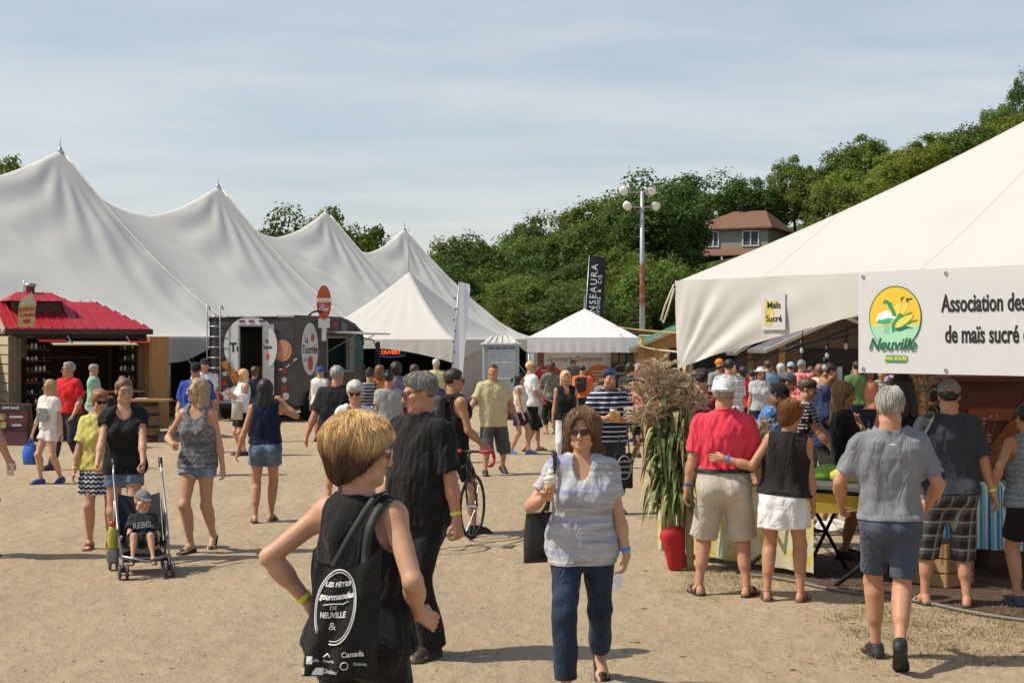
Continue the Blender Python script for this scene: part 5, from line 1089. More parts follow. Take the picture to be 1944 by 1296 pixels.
def rope(label, p, q, r, m, sag=.0, cat='strap', name='ratchet_strap'):
    n = 12; pts = [p.lerp(q, i / n) - Vector((0, 0, sag * math.sin(math.pi * i / n))) for i in range(n + 1)]; return tag(MB().tube(pts, r, 6).build(name, m, None, True), label, cat)
rope('tan strap stretched from the corn tent corner towards the pop-up canopy', at(1165, 618, 39), at(1284, 632, 13.8), .012, mat('tan_strap', (.45, .26, .09), .7), .02)
rope('lower pale strap stretched beneath the tan one at the corn tent', at(1216, 656, 38), at(1288, 668, 13.8), .012, mat('pale_strap', (.55, .48, .34), .7), .02)
c_ = MB().tube([at(1217, 655, 38), at(1219, 644, 38)], .05, 8).build('strap_buckle', mat('yellow_paint', (.65, .50, .05), .5), None); tag(c_, 'yellow ratchet buckle by the pop-up canopy corner', 'buckle')
# ---------------------------------------------------------------- chalets behind the corn tent
def chalet(label, px, fy, w, roofm, wallm, ridge_h, eave, yaw=0, awn=None):
    c = gp(px, fy); root = thing('market_chalet', label, 'stall', c, rad(yaw), 'wooden market chalets')
    D = 2.6; b = MB(); b.box((0, D / 2, eave / 2), (w, D, eave)); 
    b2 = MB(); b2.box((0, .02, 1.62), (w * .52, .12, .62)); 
    b.add([(-w / 2, .01, eave), (w / 2, .01, eave), (0, .01, ridge_h - .05), (-w / 2, D - .01, eave), (w / 2, D - .01, eave), (0, D - .01, ridge_h - .05)], [(0, 1, 2), (3, 5, 4)])
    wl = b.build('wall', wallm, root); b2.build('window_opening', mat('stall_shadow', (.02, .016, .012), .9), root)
    V = [(-w / 2 - .25, -.35, eave - .12), (0, -.35, ridge_h), (w / 2 + .25, -.35, eave - .12), (-w / 2 - .25, D + .2, eave - .12), (0, D + .2, ridge_h), (w / 2 + .25, D + .2, eave - .12)]
    V += [(v[0], v[1], v[2] - .08) for v in V]; F = [(0, 1, 4, 3), (1, 2, 5, 4), (6, 9, 10, 7), (7, 10, 11, 8), (0, 6, 7, 1), (1, 7, 8, 2), (3, 4, 10, 9), (4, 5, 11, 10), (0, 3, 9, 6), (2, 8, 11, 5)]
    mesh_obj('roof', V, F, roofm, root); b = MB(); trim = mat('trim_pale', (.50, .44, .33), .6)
    b.tube([(-w / 2 - .25, -.37, eave - .16), (0, -.37, ridge_h - .04), (w / 2 + .25, -.37, eave - .16)], .06, 4); b.build('bargeboard', trim, root)
    MB().box((0, -.16, 1.13), (w * .8, .35, .05)).build('counter', GOLDW, root)
    for x in (-w * .42, w * .42): MB().box((x, -.02, eave / 2), (.16, .08, eave)).build('post', GOLDW, root)
    if awn: MB().box((0, -.6, 2.0), (w * .9, 1.0, .04), Matrix.Rotation(rad(10), 3, 'X')).build('awning', awn, root)
    r = random.Random(px)
    for k in range(7): MB().box((-w * .3 + w * .6 * k / 6, -.02, 1.25 + r.random() * .1), (.12, .14, .2 + r.random() * .2)).build('goods', mat('goods', r.choice([(.5, .4, .2), (.3, .1, .05), (.5, .5, .45), (.1, .2, .1)]), .6), root)
ORANGEW = wood('orange_wood', (.46, .22, .065), (.60, .33, .12), (1, 1, 9)); BROWNW = wood('brown_wood', (.075, .045, .028), (.13, .08, .05), (6, 6, 1))
GREENR = mat('green_roof', (.03, .16, .085), .55); GREYR = mat('grey_roof', (.16, .15, .17), .6, 0, .4, 3); DGREENR = mat('dark_green_roof', (.02, .045, .04), .6)
chalet('orange wooden chalet with bright green roof beyond the plaid shirted man', 1335, 800, 3.4, GREENR, ORANGEW, 2.75, 2.05, 0)
chalet('golden gabled chalet with dark green roof in the middle of the far row', 1432, 798, 2.6, DGREENR, ORANGEW, 2.5, 1.9, 8)
chalet('small steep gabled chalet half hidden behind the white hatted visitor', 1500, 806, 2.4, GREYR, BROWNW, 2.75, 1.95, 0)
chalet('brown chalet with grey metal roof and orange door posts next to the banner', 1592, 812, 3.4, GREYR, BROWNW, 2.75, 2.02, 6)
chalet('far chalet glimpsed under the banner behind the white haired man', 1720, 795, 3.0, GREENR, BROWNW, 2.7, 2.0, 0)
chalet('far orange chalet at the right end beneath the tent', 1860, 800, 3.4, GREYR, ORANGEW, 2.7, 2.0, 0)
for px, py, lb in ((1577, 700, 'left'), (1602, 710, 'right')): pass
w = thing('window_frame', 'white framed window leaning out beside the orange post of the brown chalet', 'window', at(1600, 712, 36.0)); 
b = MB(); 
for x in (-.16, .16): b.box((x, 0, 0), (.05, .05, .95))
for z in (-.47, .02, .47): b.box((0, 0, z), (.32, .05, .05))
b.build('frame', WHITEP, w); MB().box((0, .01, 0), (.3, .01, .9)).build('pane', mat('pale_glass', (.40, .42, .40), .15, 0, .1), w)
# pale yellow food trailer between the canopy and the corn tent
t = thing('food_trailer', 'pale yellow food trailer with lifted awning behind the corn stalks', 'trailer', at(1258, 780, 44).xy.to_3d()); Yt = 44
MB().box((0, 1.2, 1.2), (2.6, 2.0, 1.7), None, .08).build('body', mat('trailer_dark', (.06, .055, .05), .6), t); MB().plate([(-.75, .0), (-.55, -.22), (.35, -.22), (.75, .3), (.72, .42), (-.75, .42)], .06, (0, -.3, 1.9), (1, 0, 0), (0, -.35, 1)).build('awning', mat('pale_yellow', (.72, .60, .34), .5, 0, .08), t)
MB().box((-.1, -.34, 2.16), (.6, .04, .16)).box((.5, -.36, 2.15), (.22, .04, .1)).build('notice', WHITEP, t)
for x in (-.9, .9): MB().lathe([(.3, 0)], (0, 0, 0), 4) and MB().box((x, .4, .25), (.5, .18, .5), None, .08).build('wheel', mat('tyre', (.014, .014, .014), .85), t)
MB().box((-.7, -.32, .9), (.06, .06, 1.8)).build('post', METAL, t)
sh = thing('storage_shed', 'long low dark green shed behind the canopy and the corn tent', 'shed', at(1255, 648, 58).xy.to_3d()); MB().box((0, 2, 1.2), (9, 4, 2.4)).build('wall', mat('dark_green_wall', (.012, .028, .024), .7), sh); MB().box((0, 2, 2.45), (9.4, 4.4, .12)).build('roof', mat('shed_roof', (.10, .085, .05), .7), sh)
# ---------------------------------------------------------------- trees
def leafmat(n, c, c2):
    t = NT(n).set(.55, 0, .25); oi = t.new('ObjectInfo').outputs['Random']; f = t.rng(t.noise(.9, 3, .6), .35, .65)
    cc = t.mix(f, c, c2); hsv = t.new('HueSaturation'); t.L(cc, hsv.inputs['Color']); t.L(t.rng(oi, 0, 1, .47, .525), hsv.inputs['Hue']); t.L(t.rng(oi, 0, 1, .7, 1.25), hsv.inputs['Value']); t.L(hsv.outputs[0], t.b.inputs['Base Color'])
    tr = t.new('BsdfTranslucent'); t.L(hsv.outputs[0], tr.inputs[0]); mx = t.new('MixShader'); mx.inputs[0].default_value = .4; t.L(t.b.outputs[0], mx.inputs[1]); t.L(tr.outputs[0], mx.inputs[2]); t.L(mx.outputs[0], t.n['Material Output'].inputs[0]); return t.m
LM = [leafmat('leaf_green', (.115, .172, .026), (.18, .24, .04)), leafmat('leaf_dark', (.068, .108, .020), (.112, .162, .03)), leafmat('leaf_light', (.18, .24, .032), (.26, .31, .045))]
BARK = mat('bark', (.075, .055, .04), .9, 0, .3, 4, .4, 12)
def crown_mesh(seed, m, shape=(1, 1, 1), N=8500, leaf=.235):
    r = np.random.default_rng(seed); nc = 58; d = r.normal(size=(nc, 3)); d /= np.linalg.norm(d, axis=1, keepdims=True); d[:, 2] = d[:, 2] * .85 + .1
    cc = d * (r.uniform(.45, .95, nc) ** .7)[:, None]; cr = r.uniform(.12, .38, nc); i = r.integers(0, nc, N); q = r.normal(size=(N, 3)); q /= np.linalg.norm(q, axis=1, keepdims=True); q[:, 2] = np.where(r.random(N) < .6, np.abs(q[:, 2]), q[:, 2])
    p = cc[i] + q * (cr[i] * (r.uniform(.5, 1.02, N) + .35 * r.random(N) ** 9))[:, None]; p *= A3(shape) * 3.0; p[:, 2] += 3.0 * shape[2]
    n = q + r.normal(size=(N, 3)) * .55 + A3((0, 0, .35)); n /= np.linalg.norm(n, axis=1, keepdims=True); u = np.cross(n, r.normal(size=(N, 3))); u /= np.linalg.norm(u, axis=1, keepdims=True); w = np.cross(n, u); s = (leaf * r.uniform(.55, 1.25, N))[:, None]
    V = np.stack([p - u * s * .5, p + w * s * .32 - n * s * .1, p + u * s * .6, p - w * s * .32 - n * s * .1], 1).reshape(-1, 3); me = bpy.data.meshes.new('crown'); Q = np.arange(N * 4).reshape(-1, 4)
    me.vertices.add(N * 4); me.vertices.foreach_set('co', V.astype('f4').ravel()); me.loops.add(N * 4); me.loops.foreach_set('vertex_index', Q.astype('i4').ravel()); me.polygons.add(N); me.polygons.foreach_set('loop_start', np.arange(0, N * 4, 4, dtype='i4')); me.update(calc_edges=True); me.materials.append(m); return me
def trunk_mesh(seed):
    r = random.Random(seed); b = MB(); b.tube([(0, 0, -1.5), (.05, .02, 0), (.1, 0, 1.2), (.05, .1, 3)], [.22, .19, .15, .08], 8)
    for k in range(6):
        a = k * 1.05 + r.random(); z = 1.0 + r.random() * 1.2; e = Vector((math.cos(a) * 1.5, math.sin(a) * 1.5, z + 1.6)); b.tube([(.08, 0, z), e * .5 + Vector((0, 0, z * .4)), e], [.08, .055, .02], 6)
    me = bpy.data.meshes.new('trunk'); me.from_pydata([tuple(v) for v in b.V], [], b.F); me.materials.append(BARK); me.polygons.foreach_set('use_smooth', [True] * len(me.polygons)); return me
CR = [crown_mesh(11 + k, LM[(0, 1, 0, 2, 1, 0, 2, 1)[k]], [(1, 1, .95), (1.15, 1.1, .85), (.85, .85, 1.15), (1, 1, 1), (.9, .95, 1.2), (1.2, 1.1, .9), (.95, .95, .95), (1.05, 1, 1.05)][k]) for k in range(8)]
CRB = [crown_mesh(31 + k, LM[(1, 0)[k]], (1.1, 1.1, .95), 17000, .21) for k in range(2)]
TRK = [trunk_mesh(k) for k in range(3)]
def tree(x, y, z, h, cm, label, group=None, wide=1.0, rz=None):
    root = thing('tree', label, 'tree', (x, y, z), random.random() * 6.28 if rz is None else rz, group); s = h / 7.3
    t = link(bpy.data.objects.new('trunk', random.choice(TRK)), root); c = link(bpy.data.objects.new('crown', cm), root); t.scale = (s * wide, s * wide, s); c.scale = (s * wide, s * wide, s); c.location = (0, 0, 1.0 * s); return root
def forest():
    r = random.Random(21); rows = [(90, 6.0), (95, 6.5), (101, 7), (107, 7.5), (114, 7.5), (121, 7.5), (128, 7.5), (135, 7.5), (143, 8), (151, 8), (160, 7.5)]
    kinds = ['mid green leafy tree in the dense wood on the hillside', 'dark green leafy tree in the dense wood on the hillside', 'mid green leafy tree in the dense wood on the hillside', 'light yellowish green tree in the dense wood on the hillside', 'dark green leafy tree in the dense wood on the hillside', 'mid green leafy tree in the dense wood on the hillside', 'light yellowish green tree in the dense wood on the hillside', 'dark green leafy tree in the dense wood on the hillside']
    gr = {'m': 'mid green trees of the hillside wood', 'd': 'dark green trees of the hillside wood', 'l': 'light green trees of the hillside wood'}
    for Y, h in rows:
        x0, x1 = (760 - 972) * Y / FPX + (Y - 90) * .06, (1990 - 972) * Y / FPX; x = x0 + r.random() * 3
        while x < x1:
            X = x + r.uniform(-1, 1); yy = Y + r.uniform(-2.5, 2.5); px = 972 + X / yy * FPX
            hh = h * r.uniform(.75, 1.12) * (.86 if px > 1600 else 1)
            z = hill_z(X, yy); top = HZ - (z + hh - CAMZ) * FPX / yy
            clear = 1280 < px < 1610 and yy < 149 and yy > 126 or (1290 < px < 1570 and yy <= 128 and top < 486)
            if (1395 < px < 1500) and top < 316: clear = True
            if not clear:
                k = r.choice((0, 1, 2, 4, 5, 7)) if px < 1380 or r.random() < .45 else r.choice((0, 3, 6, 3, 5))
                tree(X, yy, z - .3, hh, CR[k], kinds[k], gr[kinds[k][0]], r.uniform(1.0, 1.4))
            x += r.uniform(3.5, 5.3) * (1.05 if Y < 120 else .95)
    # trees that stand out
    p = at(1252, 500, 124); tree(p.x, 124, hill_z(p.x, 124) - .2, at(0, 312, 124).z - hill_z(p.x, 124), CRB[0], 'tall dark round tree just left of the red roofed house', None, 1.0, .4)
    p = at(1250, 500, 120); tree(p.x, 120, hill_z(p.x, 120) - .2, at(0, 332, 120).z - hill_z(p.x, 120), CRB[0], 'tall dark tree directly behind the floodlight lamps', None, .9, 2.2)
    p = at(1640, 300, 150); tree(p.x, 150, hill_z(p.x, 150), at(0, 246, 150).z - hill_z(p.x, 150), CRB[1], 'large round topped tree high on the skyline right of the house', None, .95, 1.1)
    p = at(1510, 300, 155); tree(p.x, 155, hill_z(p.x, 155), at(0, 287, 155).z - hill_z(p.x, 155), CRB[1], 'narrow tree standing up above the skyline over the house', None, .75, 3.1)
    p = at(1940, 300, 160); tree(p.x, 160, hill_z(p.x, 160), at(0, 165, 160).z - hill_z(p.x, 160), CR[4], 'slim dark tree on the skyline at the far right edge', None, .5, 3.1)
    p = at(1895, 300, 158); tree(p.x, 158, hill_z(p.x, 158), at(0, 204, 158).z - hill_z(p.x, 158), CR[2], 'airy tree on the skyline above the corn tent roof', None, .8, 3.1)
    p = at(578, 500, 105); tree(p.x, 105, 0, at(0, 385, 105).z, CRB[0], 'dark leafy tree showing left behind the third marquee peak', None, .85, .9); p = at(638, 500, 108); tree(p.x, 108, 0, at(0, 377, 108).z, CRB[1], 'dark leafy tree showing right behind the third marquee peak', None, .80, 2.5)
    p = at(30, 500, 80); tree(p.x, 80, 0, at(0, 276, 80).z, CRB[1], 'leafy tree top behind the marquee near the left edge', None, .65, 2.9); p = at(-18, 500, 84); tree(p.x, 84, 0, at(0, 296, 84).z, CRB[0], 'dark tree top cut by the left edge behind the marquee', None, .6, 1.9)
    p = at(722, 500, 118); tree(p.x, 118, 0, at(0, 443, 118).z, CRB[0], 'low tree top between the third and fourth marquee peaks', None, .9, 1.9)
forest()
# ---------------------------------------------------------------- houses on the hill
def house():
    Y = 138; c = at(1458, 500, Y); zf = at(0, 484, Y).z; root = thing('house', 'hillside house with brown hipped roof, grey siding and two white windows', 'house', (c.x, Y, zf), rad(-25)); Wd, D, h = 5.9, 7, 2.85
    t = NT('siding').set(.7); z = t.xyz()[2]; f = t.math('FRACT', t.math('MULTIPLY', z, 5.5)); t.col(t.mix(t.rng(f, .0, .18), (.15, .145, .12), (.34, .33, .27))); SID = t.m
    b = MB(); b.box((-Wd / 2, D / 2, h / 2 - 1.5), (Wd, D, h + 3)); b.box((1.2, D - 1.5, .3), (2.4, 3.5, 2.2)); b.build('wall', SID, root)
    V = [(-Wd - .4, -.4, h), (.4, -.4, h), (.4, D + .4, h), (-Wd - .4, D + .4, h), (-Wd + 2.2, D / 2, h + 2.1), (-1.1, D / 2, h + 2.1)]; V += [(v[0], v[1], v[2] - .15) for v in V[:4]]
    rf = mesh_obj('roof', V, [(0, 1, 5, 4), (1, 2, 5), (2, 3, 4, 5), (3, 0, 4), (0, 6, 7, 1), (1, 7, 8, 2), (6, 9, 8, 7), (0, 3, 9, 6)], mat('brown_shingle', (.20, .10, .062), .85, 0, .2, 3), root)
    V = [(.05, 3.5, 1.3), (2.7, 3.5, 1.3), (2.7, D + .3, 1.3), (.05, D + .3, 1.3), (.1, D - 1.5, 2.6), (1.6, D - 1.5, 2.6)]; mesh_obj('side_roof', V, [(0, 1, 5, 4), (1, 2, 5), (2, 3, 4, 5), (3, 0, 4)], mat('brown_shingle', (.20, .10, .062), .85, 0, .2, 3), root)
    V = [(-Wd - .8, -1.6, .0), (-.6, -1.6, .0), (-.1, 0, .75), (-Wd - .0, 0, .75)]; mesh_obj('porch_roof', V + [(v[0], v[1], v[2] - .1) for v in V], [(0, 1, 2, 3), (4, 7, 6, 5), (0, 4, 5, 1), (1, 5, 6, 2), (3, 7, 4, 0)], mat('brown_shingle', (.20, .10, .062), .85, 0, .2, 3), root)
    for x in (-Wd - .6, -3.2, -.8): MB().box((x, -1.5, -.9), (.14, .14, 1.7)).build('porch_post', WHITEP, root)
    for x, n in ((-4.55, 3), (-1.35, 2)):
        w = MB(); ww = 1.25
        for k in range(n + 1): w.box((x - ww / 2 + ww * k / n, -.05, 1.75), (.09, .08, 1.5))
        for z in (1.0, 2.5): w.box((x, -.05, z), (ww + .12, .09, .11))
        f = w.build('window', WHITEP, root); MB().box((x, -.015, 1.75), (ww, .03, 1.45)).build('pane', mat('window_glass', (.10, .13, .15), .1, 0, 0, spec=.6), f)
    MB().lathe([(.25, 0), (.25, .5), (.4, .55), (.4, .75)], (-3.0, D / 2, h + 1.9), 12).build('roof_vent', DARKMETAL, rf); MB().lathe([(.2, 0), (.12, .7), (.02, .75)], (-5.0, D / 2 - .6, h + 1.4), 8).build('vent_pipe', WHITEP, rf)
    root.scale = (1.22, 1.2, .92)
    c = at(1700, 380, 140); r2 = thing('house', 'house with dark slate blue roof half hidden behind the corn tent', 'house', (c.x, 140, at(0, 400, 140).z), rad(15)); MB().box((0, 4, -1), (6, 6, 4)).build('wall', SID, r2)
    V = [(-3.5, .7, 1), (3.5, .7, 1), (3.5, 7.3, 1), (-3.5, 7.3, 1), (-1.2, 4, 3.0), (3.5, 4, 3.0)]; mesh_obj('roof', V, [(0, 1, 5, 4), (1, 2, 5), (2, 3, 4, 5), (3, 0, 4)], mat('slate_blue', (.045, .05, .07), .7), r2)
house()
# ---------------------------------------------------------------- dried corn stalks tied to the tent pole
LEAFC = [mat('corn_leaf_green', (.14, .215, .05), .55, 0, .35, 5), mat('corn_leaf_dry', (.40, .32, .16), .7, 0, .3, 5)]; STALKM = mat('corn_stalk_stem', (.26, .24, .10), .6, 0, .3, 8); TASM = mat('corn_tassel', (.56, .44, .30), .8, 0, .35, 30)
def corn_bundle(label, base, n, h0, h1, spread, seed, group=None):
    r = random.Random(seed); root = thing('corn_stalk_bundle', label, 'corn stalks', base, 0, group)
    for k in range(n):
        h = r.uniform(h0, h1); a = r.uniform(0, 6.28); rr = spread * math.sqrt(r.random()); b0 = Vector((math.cos(a) * .1, math.sin(a) * .1, .12 + r.random() * .3)); tp = Vector((math.cos(a) * rr - .08, math.sin(a) * rr * .7, h)); mid = (b0 + tp) / 2 * Vector((.5, .5, 1)) if 0 else Vector((math.cos(a) * rr * .35, math.sin(a) * rr * .3, h * .55))
        pt = lambda t: b0 * (1 - t) ** 2 + mid * 2 * t * (1 - t) + tp * t * t
        st = MB().tube([pt(i / 8) for i in range(9)], [.013 - .0009 * i for i in range(9)], 6).build('corn_stalk', STALKM, root, True)
        b = MB()
        for i in range(r.randint(13, 17)):
            t = r.uniform(.3, .86); p = pt(t); an = r.uniform(0, 6.28); d = Vector((math.cos(an), math.sin(an), 0)); L = r.uniform(.2, .42); w = r.uniform(.018, .036); up = r.uniform(.3, 1.2); N = 9; sd = Vector((-d.y, d.x, 0)); tw = r.uniform(-1.2, 1.2); V = []
            for q in range(N + 1):
                s = q / N; c = p + d * L * (s - .28 * s * s) * .75 + Vector((0, 0, L * (up * s - (.85 + up * .75) * s * s))); ww = w * (1 - s ** 2.2) * min(1, s * 6 + .35); e = (sd * math.cos(tw * s) + Vector((0, 0, 1)) * math.sin(tw * s)) * ww; V += [c - e, c + Vector((0, 0, -.25 * ww)), c + e]
            b.m(0 if r.random() < (.76 if t < .7 else .45) else 1).add(V, [(3 * q + j, 3 * q + j + 1, 3 * q + j + 4, 3 * q + j + 3) for q in range(N) for j in (0, 1)])
        b.build('leaves', LEAFC, st, True)
        b = MB(); T = (pt(1) - pt(.9)).normalized()
        for i in range(22):
            an = r.uniform(0, 6.28); d = (T * r.uniform(.35, 1.1) + Vector((math.cos(an), math.sin(an), 0)) * r.uniform(.3, .9)).normalized(); p = pt(r.uniform(.93, 1)); L = r.uniform(.14, .30); pts = [p + d * L * s - Vector((0, 0, L * .45 * s * s)) for s in (0, .25, .5, .75, 1)]
            b.tube(pts, [.003, .0045, .0045, .004, .002], 4)
            for s in range(26):
                u = r.uniform(.15, 1); q = p + d * L * u - Vector((0, 0, L * .45 * u * u)); e = Vector((r.gauss(0, 1), r.gauss(0, 1), r.gauss(-.3, 1))).normalized(); b.add([q, q + e * .021 + d * .007, q + e * .008 + d * .019], [(0, 1, 2)])
        b.build('tassel', TASM, st)
    return root
pb = gp(1306, 1078); corn_bundle('bundle of dried corn stalks with brown tassels tied to the front tent pole', pb + Vector((-.14, -.05, .0)), 26, 1.30, 1.90, .31, 4)
rp = gp(1290, 1078); pk = thing('cloth_bag', 'bright red cloth bag hanging at the foot of the corn stalks', 'bag', rp + Vector((-.03, -.12, .0)))
pk.scale = (.85, .85, .82); pk.rotation_euler = (0, rad(-9), .3); MB().lathe([(.02, .01), (.09, .02), (.105, .06), (.115, .2), (.13, .33), (.15, .40), (.12, .47), (.05, .50)], (0, 0, 0), 26, .62).build('body', mat('red_cloth', (.52, .02, .025), .7, 0, .25, 9, .6, 9), pk, True)
b = MB(); V = []
for i in range(13): s = i / 12; V += [(-.15 - .16 * s + .02 * math.sin(s * 9), .0, .52 + .42 * s), (-.11 - .14 * s + .02 * math.sin(s * 9 + 1), .05, .52 + .42 * s)]
rb = b.add(V, [(2 * i, 2 * i + 1, 2 * i + 3, 2 * i + 2) for i in range(12)]).build('ribbon', mat('red_ribbon', (.50, .03, .035), .6, 0, .35, 60), None, True); rb.location = rp + Vector((-.02, -.14, -.02)); tag(rb, 'red patterned ribbon hanging in the corn leaves', 'ribbon')
# ---------------------------------------------------------------- inside the corn tent
cb2 = Vector((4.05, 14.5, 0)); corn_bundle('second bundle of corn stalks tied inside the tent behind the grey cap', cb2, 9, 1.6, 1.9, .22, 9)
cb3 = Vector((2.45, 14.0, .80)); corn_bundle('small tuft of dry corn tassels on the table behind the pink polo', cb3, 3, .35, .5, .18, 13)
def table(name, label, c, yaw, w, d, h, topm, cat='table', legs=True, cloths=()):
    root = thing(name, label, cat, c, rad(yaw)); MB().box((0, 0, h - .02), (w, d, .045), None, .008).build('tabletop', topm, root)
    if legs:
        for x in (-w * .42, w * .42): MB().tube([(x, -d * .35, h - .04), (x, d * .4, 0)], .016, 6).build('leg', DARKMETAL, root); MB().tube([(x, d * .35, h - .04), (x, -d * .4, 0)], .016, 6).build('leg', DARKMETAL, root)
        MB().tube([(-w * .42, 0, h * .5), (w * .42, 0, h * .5)], .012, 6).build('brace', DARKMETAL, root)
    return root
YC = mat('yellow_cloth', (.48, .36, .04), .85, 0, .15)
FA = -math.degrees(math.atan2(.782, .623))
def t1():
    c = Vector((2.35, 14.0, 0)); r = table('sales_table', 'folding sales table with yellow flowered cloth inside the corn tent', c, FA, 1.9, .75, .76, mat('table_top', (.10, .10, .10), .5))
    t = NT('flower_cloth').set(.9); t.col(t.mix(t.rng(t.noise(9, 4, .6), .5, .58), (.52, .50, .34), (.55, .42, .06))); V = []; n = 40
    for i in range(n + 1):
        x = -.98 + 1.96 * i / n
        for z in (.77, .4, .06): V.append((x, -.39 - .02 * math.sin(i * 1.1) * (1 - z), z))
    mesh_obj('tablecloth', V, [(3 * i + k, 3 * i + k + 1, 3 * i + k + 4, 3 * i + k + 3) for i in range(n) for k in (0, 1)], t.m, r, True)
    c = Vector((2.85, 13.1, 0)); r = table('folding_table', 'folded-out black framed table with yellow sling at the tent opening', c, FA + 8, 1.15, .7, .86, mat('table_top', (.10, .10, .10), .5), legs=False)
    for x in (-.5, .5): MB().tube([(x, -.35, .82), (x - .05, -.32, .5), (x + .1, .3, .05)], .02, 8).build('leg', DARKMETAL, r, True); MB().tube([(x, .3, .82), (x + .05, .0, .35), (x - .25, -.4, .0)], .02, 8).build('leg', DARKMETAL, r, True)
    V = []
    for i in range(13):
        s = i / 12; x = -.46 + .92 * s; V += [(x, -.3, .80 - .02), (x, -.25, .80 - .06 * math.sin(math.pi * s) - .14)]
    mesh_obj('sling', V, [(2 * i, 2 * i + 1, 2 * i + 3, 2 * i + 2) for i in range(12)], YC, r, True)
    bg = [(-.35, .0, (.62, .52, .07)), (-.1, .1, (.18, .40, .04)), (.15, .0, (.58, .50, .10)), (.38, .1, (.25, .45, .06))]
    for i, (x, y, cc) in enumerate(bg):
        p = r.matrix_basis @ Vector((x, y, .865)); q = MB(); N = 14; V = []; rr = random.Random(i)
        for z, s in ((0, .10), (.03, .13), (.08, .12), (.12, .08), (.13, .02)):
            for k in range(N): a = 6.283 * k / N; V.append((math.cos(a) * s * (1.2 + rr.uniform(-.12, .12)), math.sin(a) * s * (1 + rr.uniform(-.12, .12)), z + rr.uniform(-.008, .008)))
        q.add(V, [(N * j + k, N * j + (k + 1) % N, N * (j + 1) + (k + 1) % N, N * (j + 1) + k) for j in range(4) for k in range(N)] + [tuple(range(4 * N, 5 * N))]); o = q.build('corn_bag', mat('bag', cc, .4, 0, .3, 30), None, True, p); tag(o, ('pale yellow', 'bright green', 'straw yellow', 'yellow green')[i] + ' bag of corn cobs on the folding table', 'bag', 'bags of corn on the table')
    # cooler with greens
    c = Vector((2.55, 14.05, .78)); o = thing('crate', 'grey plastic crate on the flowered table among the sellers', 'crate', c, rad(FA)); MB().box((0, 0, .14), (.6, .4, .28), None, .02).build('body', mat('crate_grey', (.20, .20, .20), .5), o); MB().box((0, 0, .29), (.56, .36, .03)).build('rim', mat('crate_rim', (.12, .12, .12), .5), o)
    # wooden crate and striped towel table at the right
    p = gp(1785, 1120) + Vector((.06, .35, 0)); cr = thing('wooden_crate', 'slatted wooden crate standing behind the legs of the plaid shorts man', 'crate', p, rad(FA)); b = MB()
    for k in range(3): b.box((0, -.19, .07 + k * .125), (.5, .015, .11)); b.box((0, .19, .07 + k * .125), (.5, .015, .11)); b.box((-.25, 0, .07 + k * .125), (.015, .38, .11)); b.box((.25, 0, .07 + k * .125), (.015, .38, .11))
    b.build('slats', mat('crate_wood', (.36, .22, .10), .7, 0, .25), cr); MB().box((-.23, -.17, .19), (.03, .03, .38)).box((.23, -.17, .19), (.03, .03, .38)).build('corner_post', mat('crate_wood', (.36, .22, .10), .7, 0, .25), cr)
    p = gp(1905, 1095) + Vector((.12, .25, 0)); r = table('towel_table', 'table draped with a blue and white striped towel at the right edge', p, -14, 1.25, .7, .80, mat('table_top', (.10, .10, .10), .5))
    t = NT('striped_towel').set(.95); x = t.xyz()[0]; fr = t.math('FRACT', t.math('MULTIPLY', x, 4.6)); rp = t.new('ValToRGB'); rp.color_ramp.interpolation = 'CONSTANT'; t.L(fr, rp.inputs[0]); e = rp.color_ramp.elements
    cols = [(0, (.62, .70, .72)), (.10, (.03, .14, .42)), (.2, (.25, .55, .62)), (.34, (.70, .74, .74)), (.42, (.04, .28, .60)), (.55, (.30, .62, .68)), (.62, (.02, .04, .12)), (.66, (.65, .70, .72)), (.78, (.05, .30, .62)), (.88, (.28, .5, .55))]
    e[0].position = 0; e[0].color = (*cols[0][1], 1); e[1].position = cols[1][0]; e[1].color = (*cols[1][1], 1)
    for q, c_ in cols[2:]: k = e.new(q); k.color = (*c_, 1)
    t.col(rp.outputs[0]); t.bump(t.noise(8, 4), .4, .03); V = []; n = 50
    for i in range(n + 1):
        x = -.62 + 1.24 * i / n
        for y, z in ((.3, .812), (-.34, .812), (-.375, .79), (-.39 - .025 * math.sin(i * .7), .5), (-.41 - .035 * math.sin(i * .7 + .4), .26)): V.append((x, y, z))
    mesh_obj('striped_towel', V, [(5 * i + k, 5 * i + k + 1, 5 * i + k + 6, 5 * i + k + 5) for i in range(n) for k in range(4)], t.m, r, True)
    # red-brown stall at the back right
    p = Vector((6.05, 14.9, 0)); rs = thing('wooden_stand', 'large red-brown wooden stand in the shade at the back of the corn tent', 'stand', p, rad(-6)); RW = wood('red_brown_wood', (.10, .030, .018), (.16, .05, .028), (1, 1, 8)); MB().box((0, 0, .85), (3.2, .9, 1.7)).build('body', RW, rs); MB().box((0, 0, 1.73), (3.4, 1.1, .05)).build('tabletop', RW, rs)
    MB().box((-1.1, -.47, 1.2), (.14, .04, .9), Matrix.Rotation(rad(35), 3, 'Y')).box((0, -.47, 1.38), (3.0, .04, .12)).build('brace', wood('orange_plank', (.24, .07, .025), (.32, .10, .04), (1, 1, 8)), rs)
    for i in range(3): q = MB().box((0, 0, .06), (.36, .26, .12), None, .01).build('carton', mat('carton', ((.45, .45, .42), (.10, .20, .22), (.5, .42, .4))[i], .6), None, False, rs.matrix_basis @ Vector((-1.0 + .6 * i, -.2, 1.76))); tag(q, ('white', 'teal', 'pinkish')[i] + ' carton on top of the red-brown stand', 'carton', 'cartons on the stand')
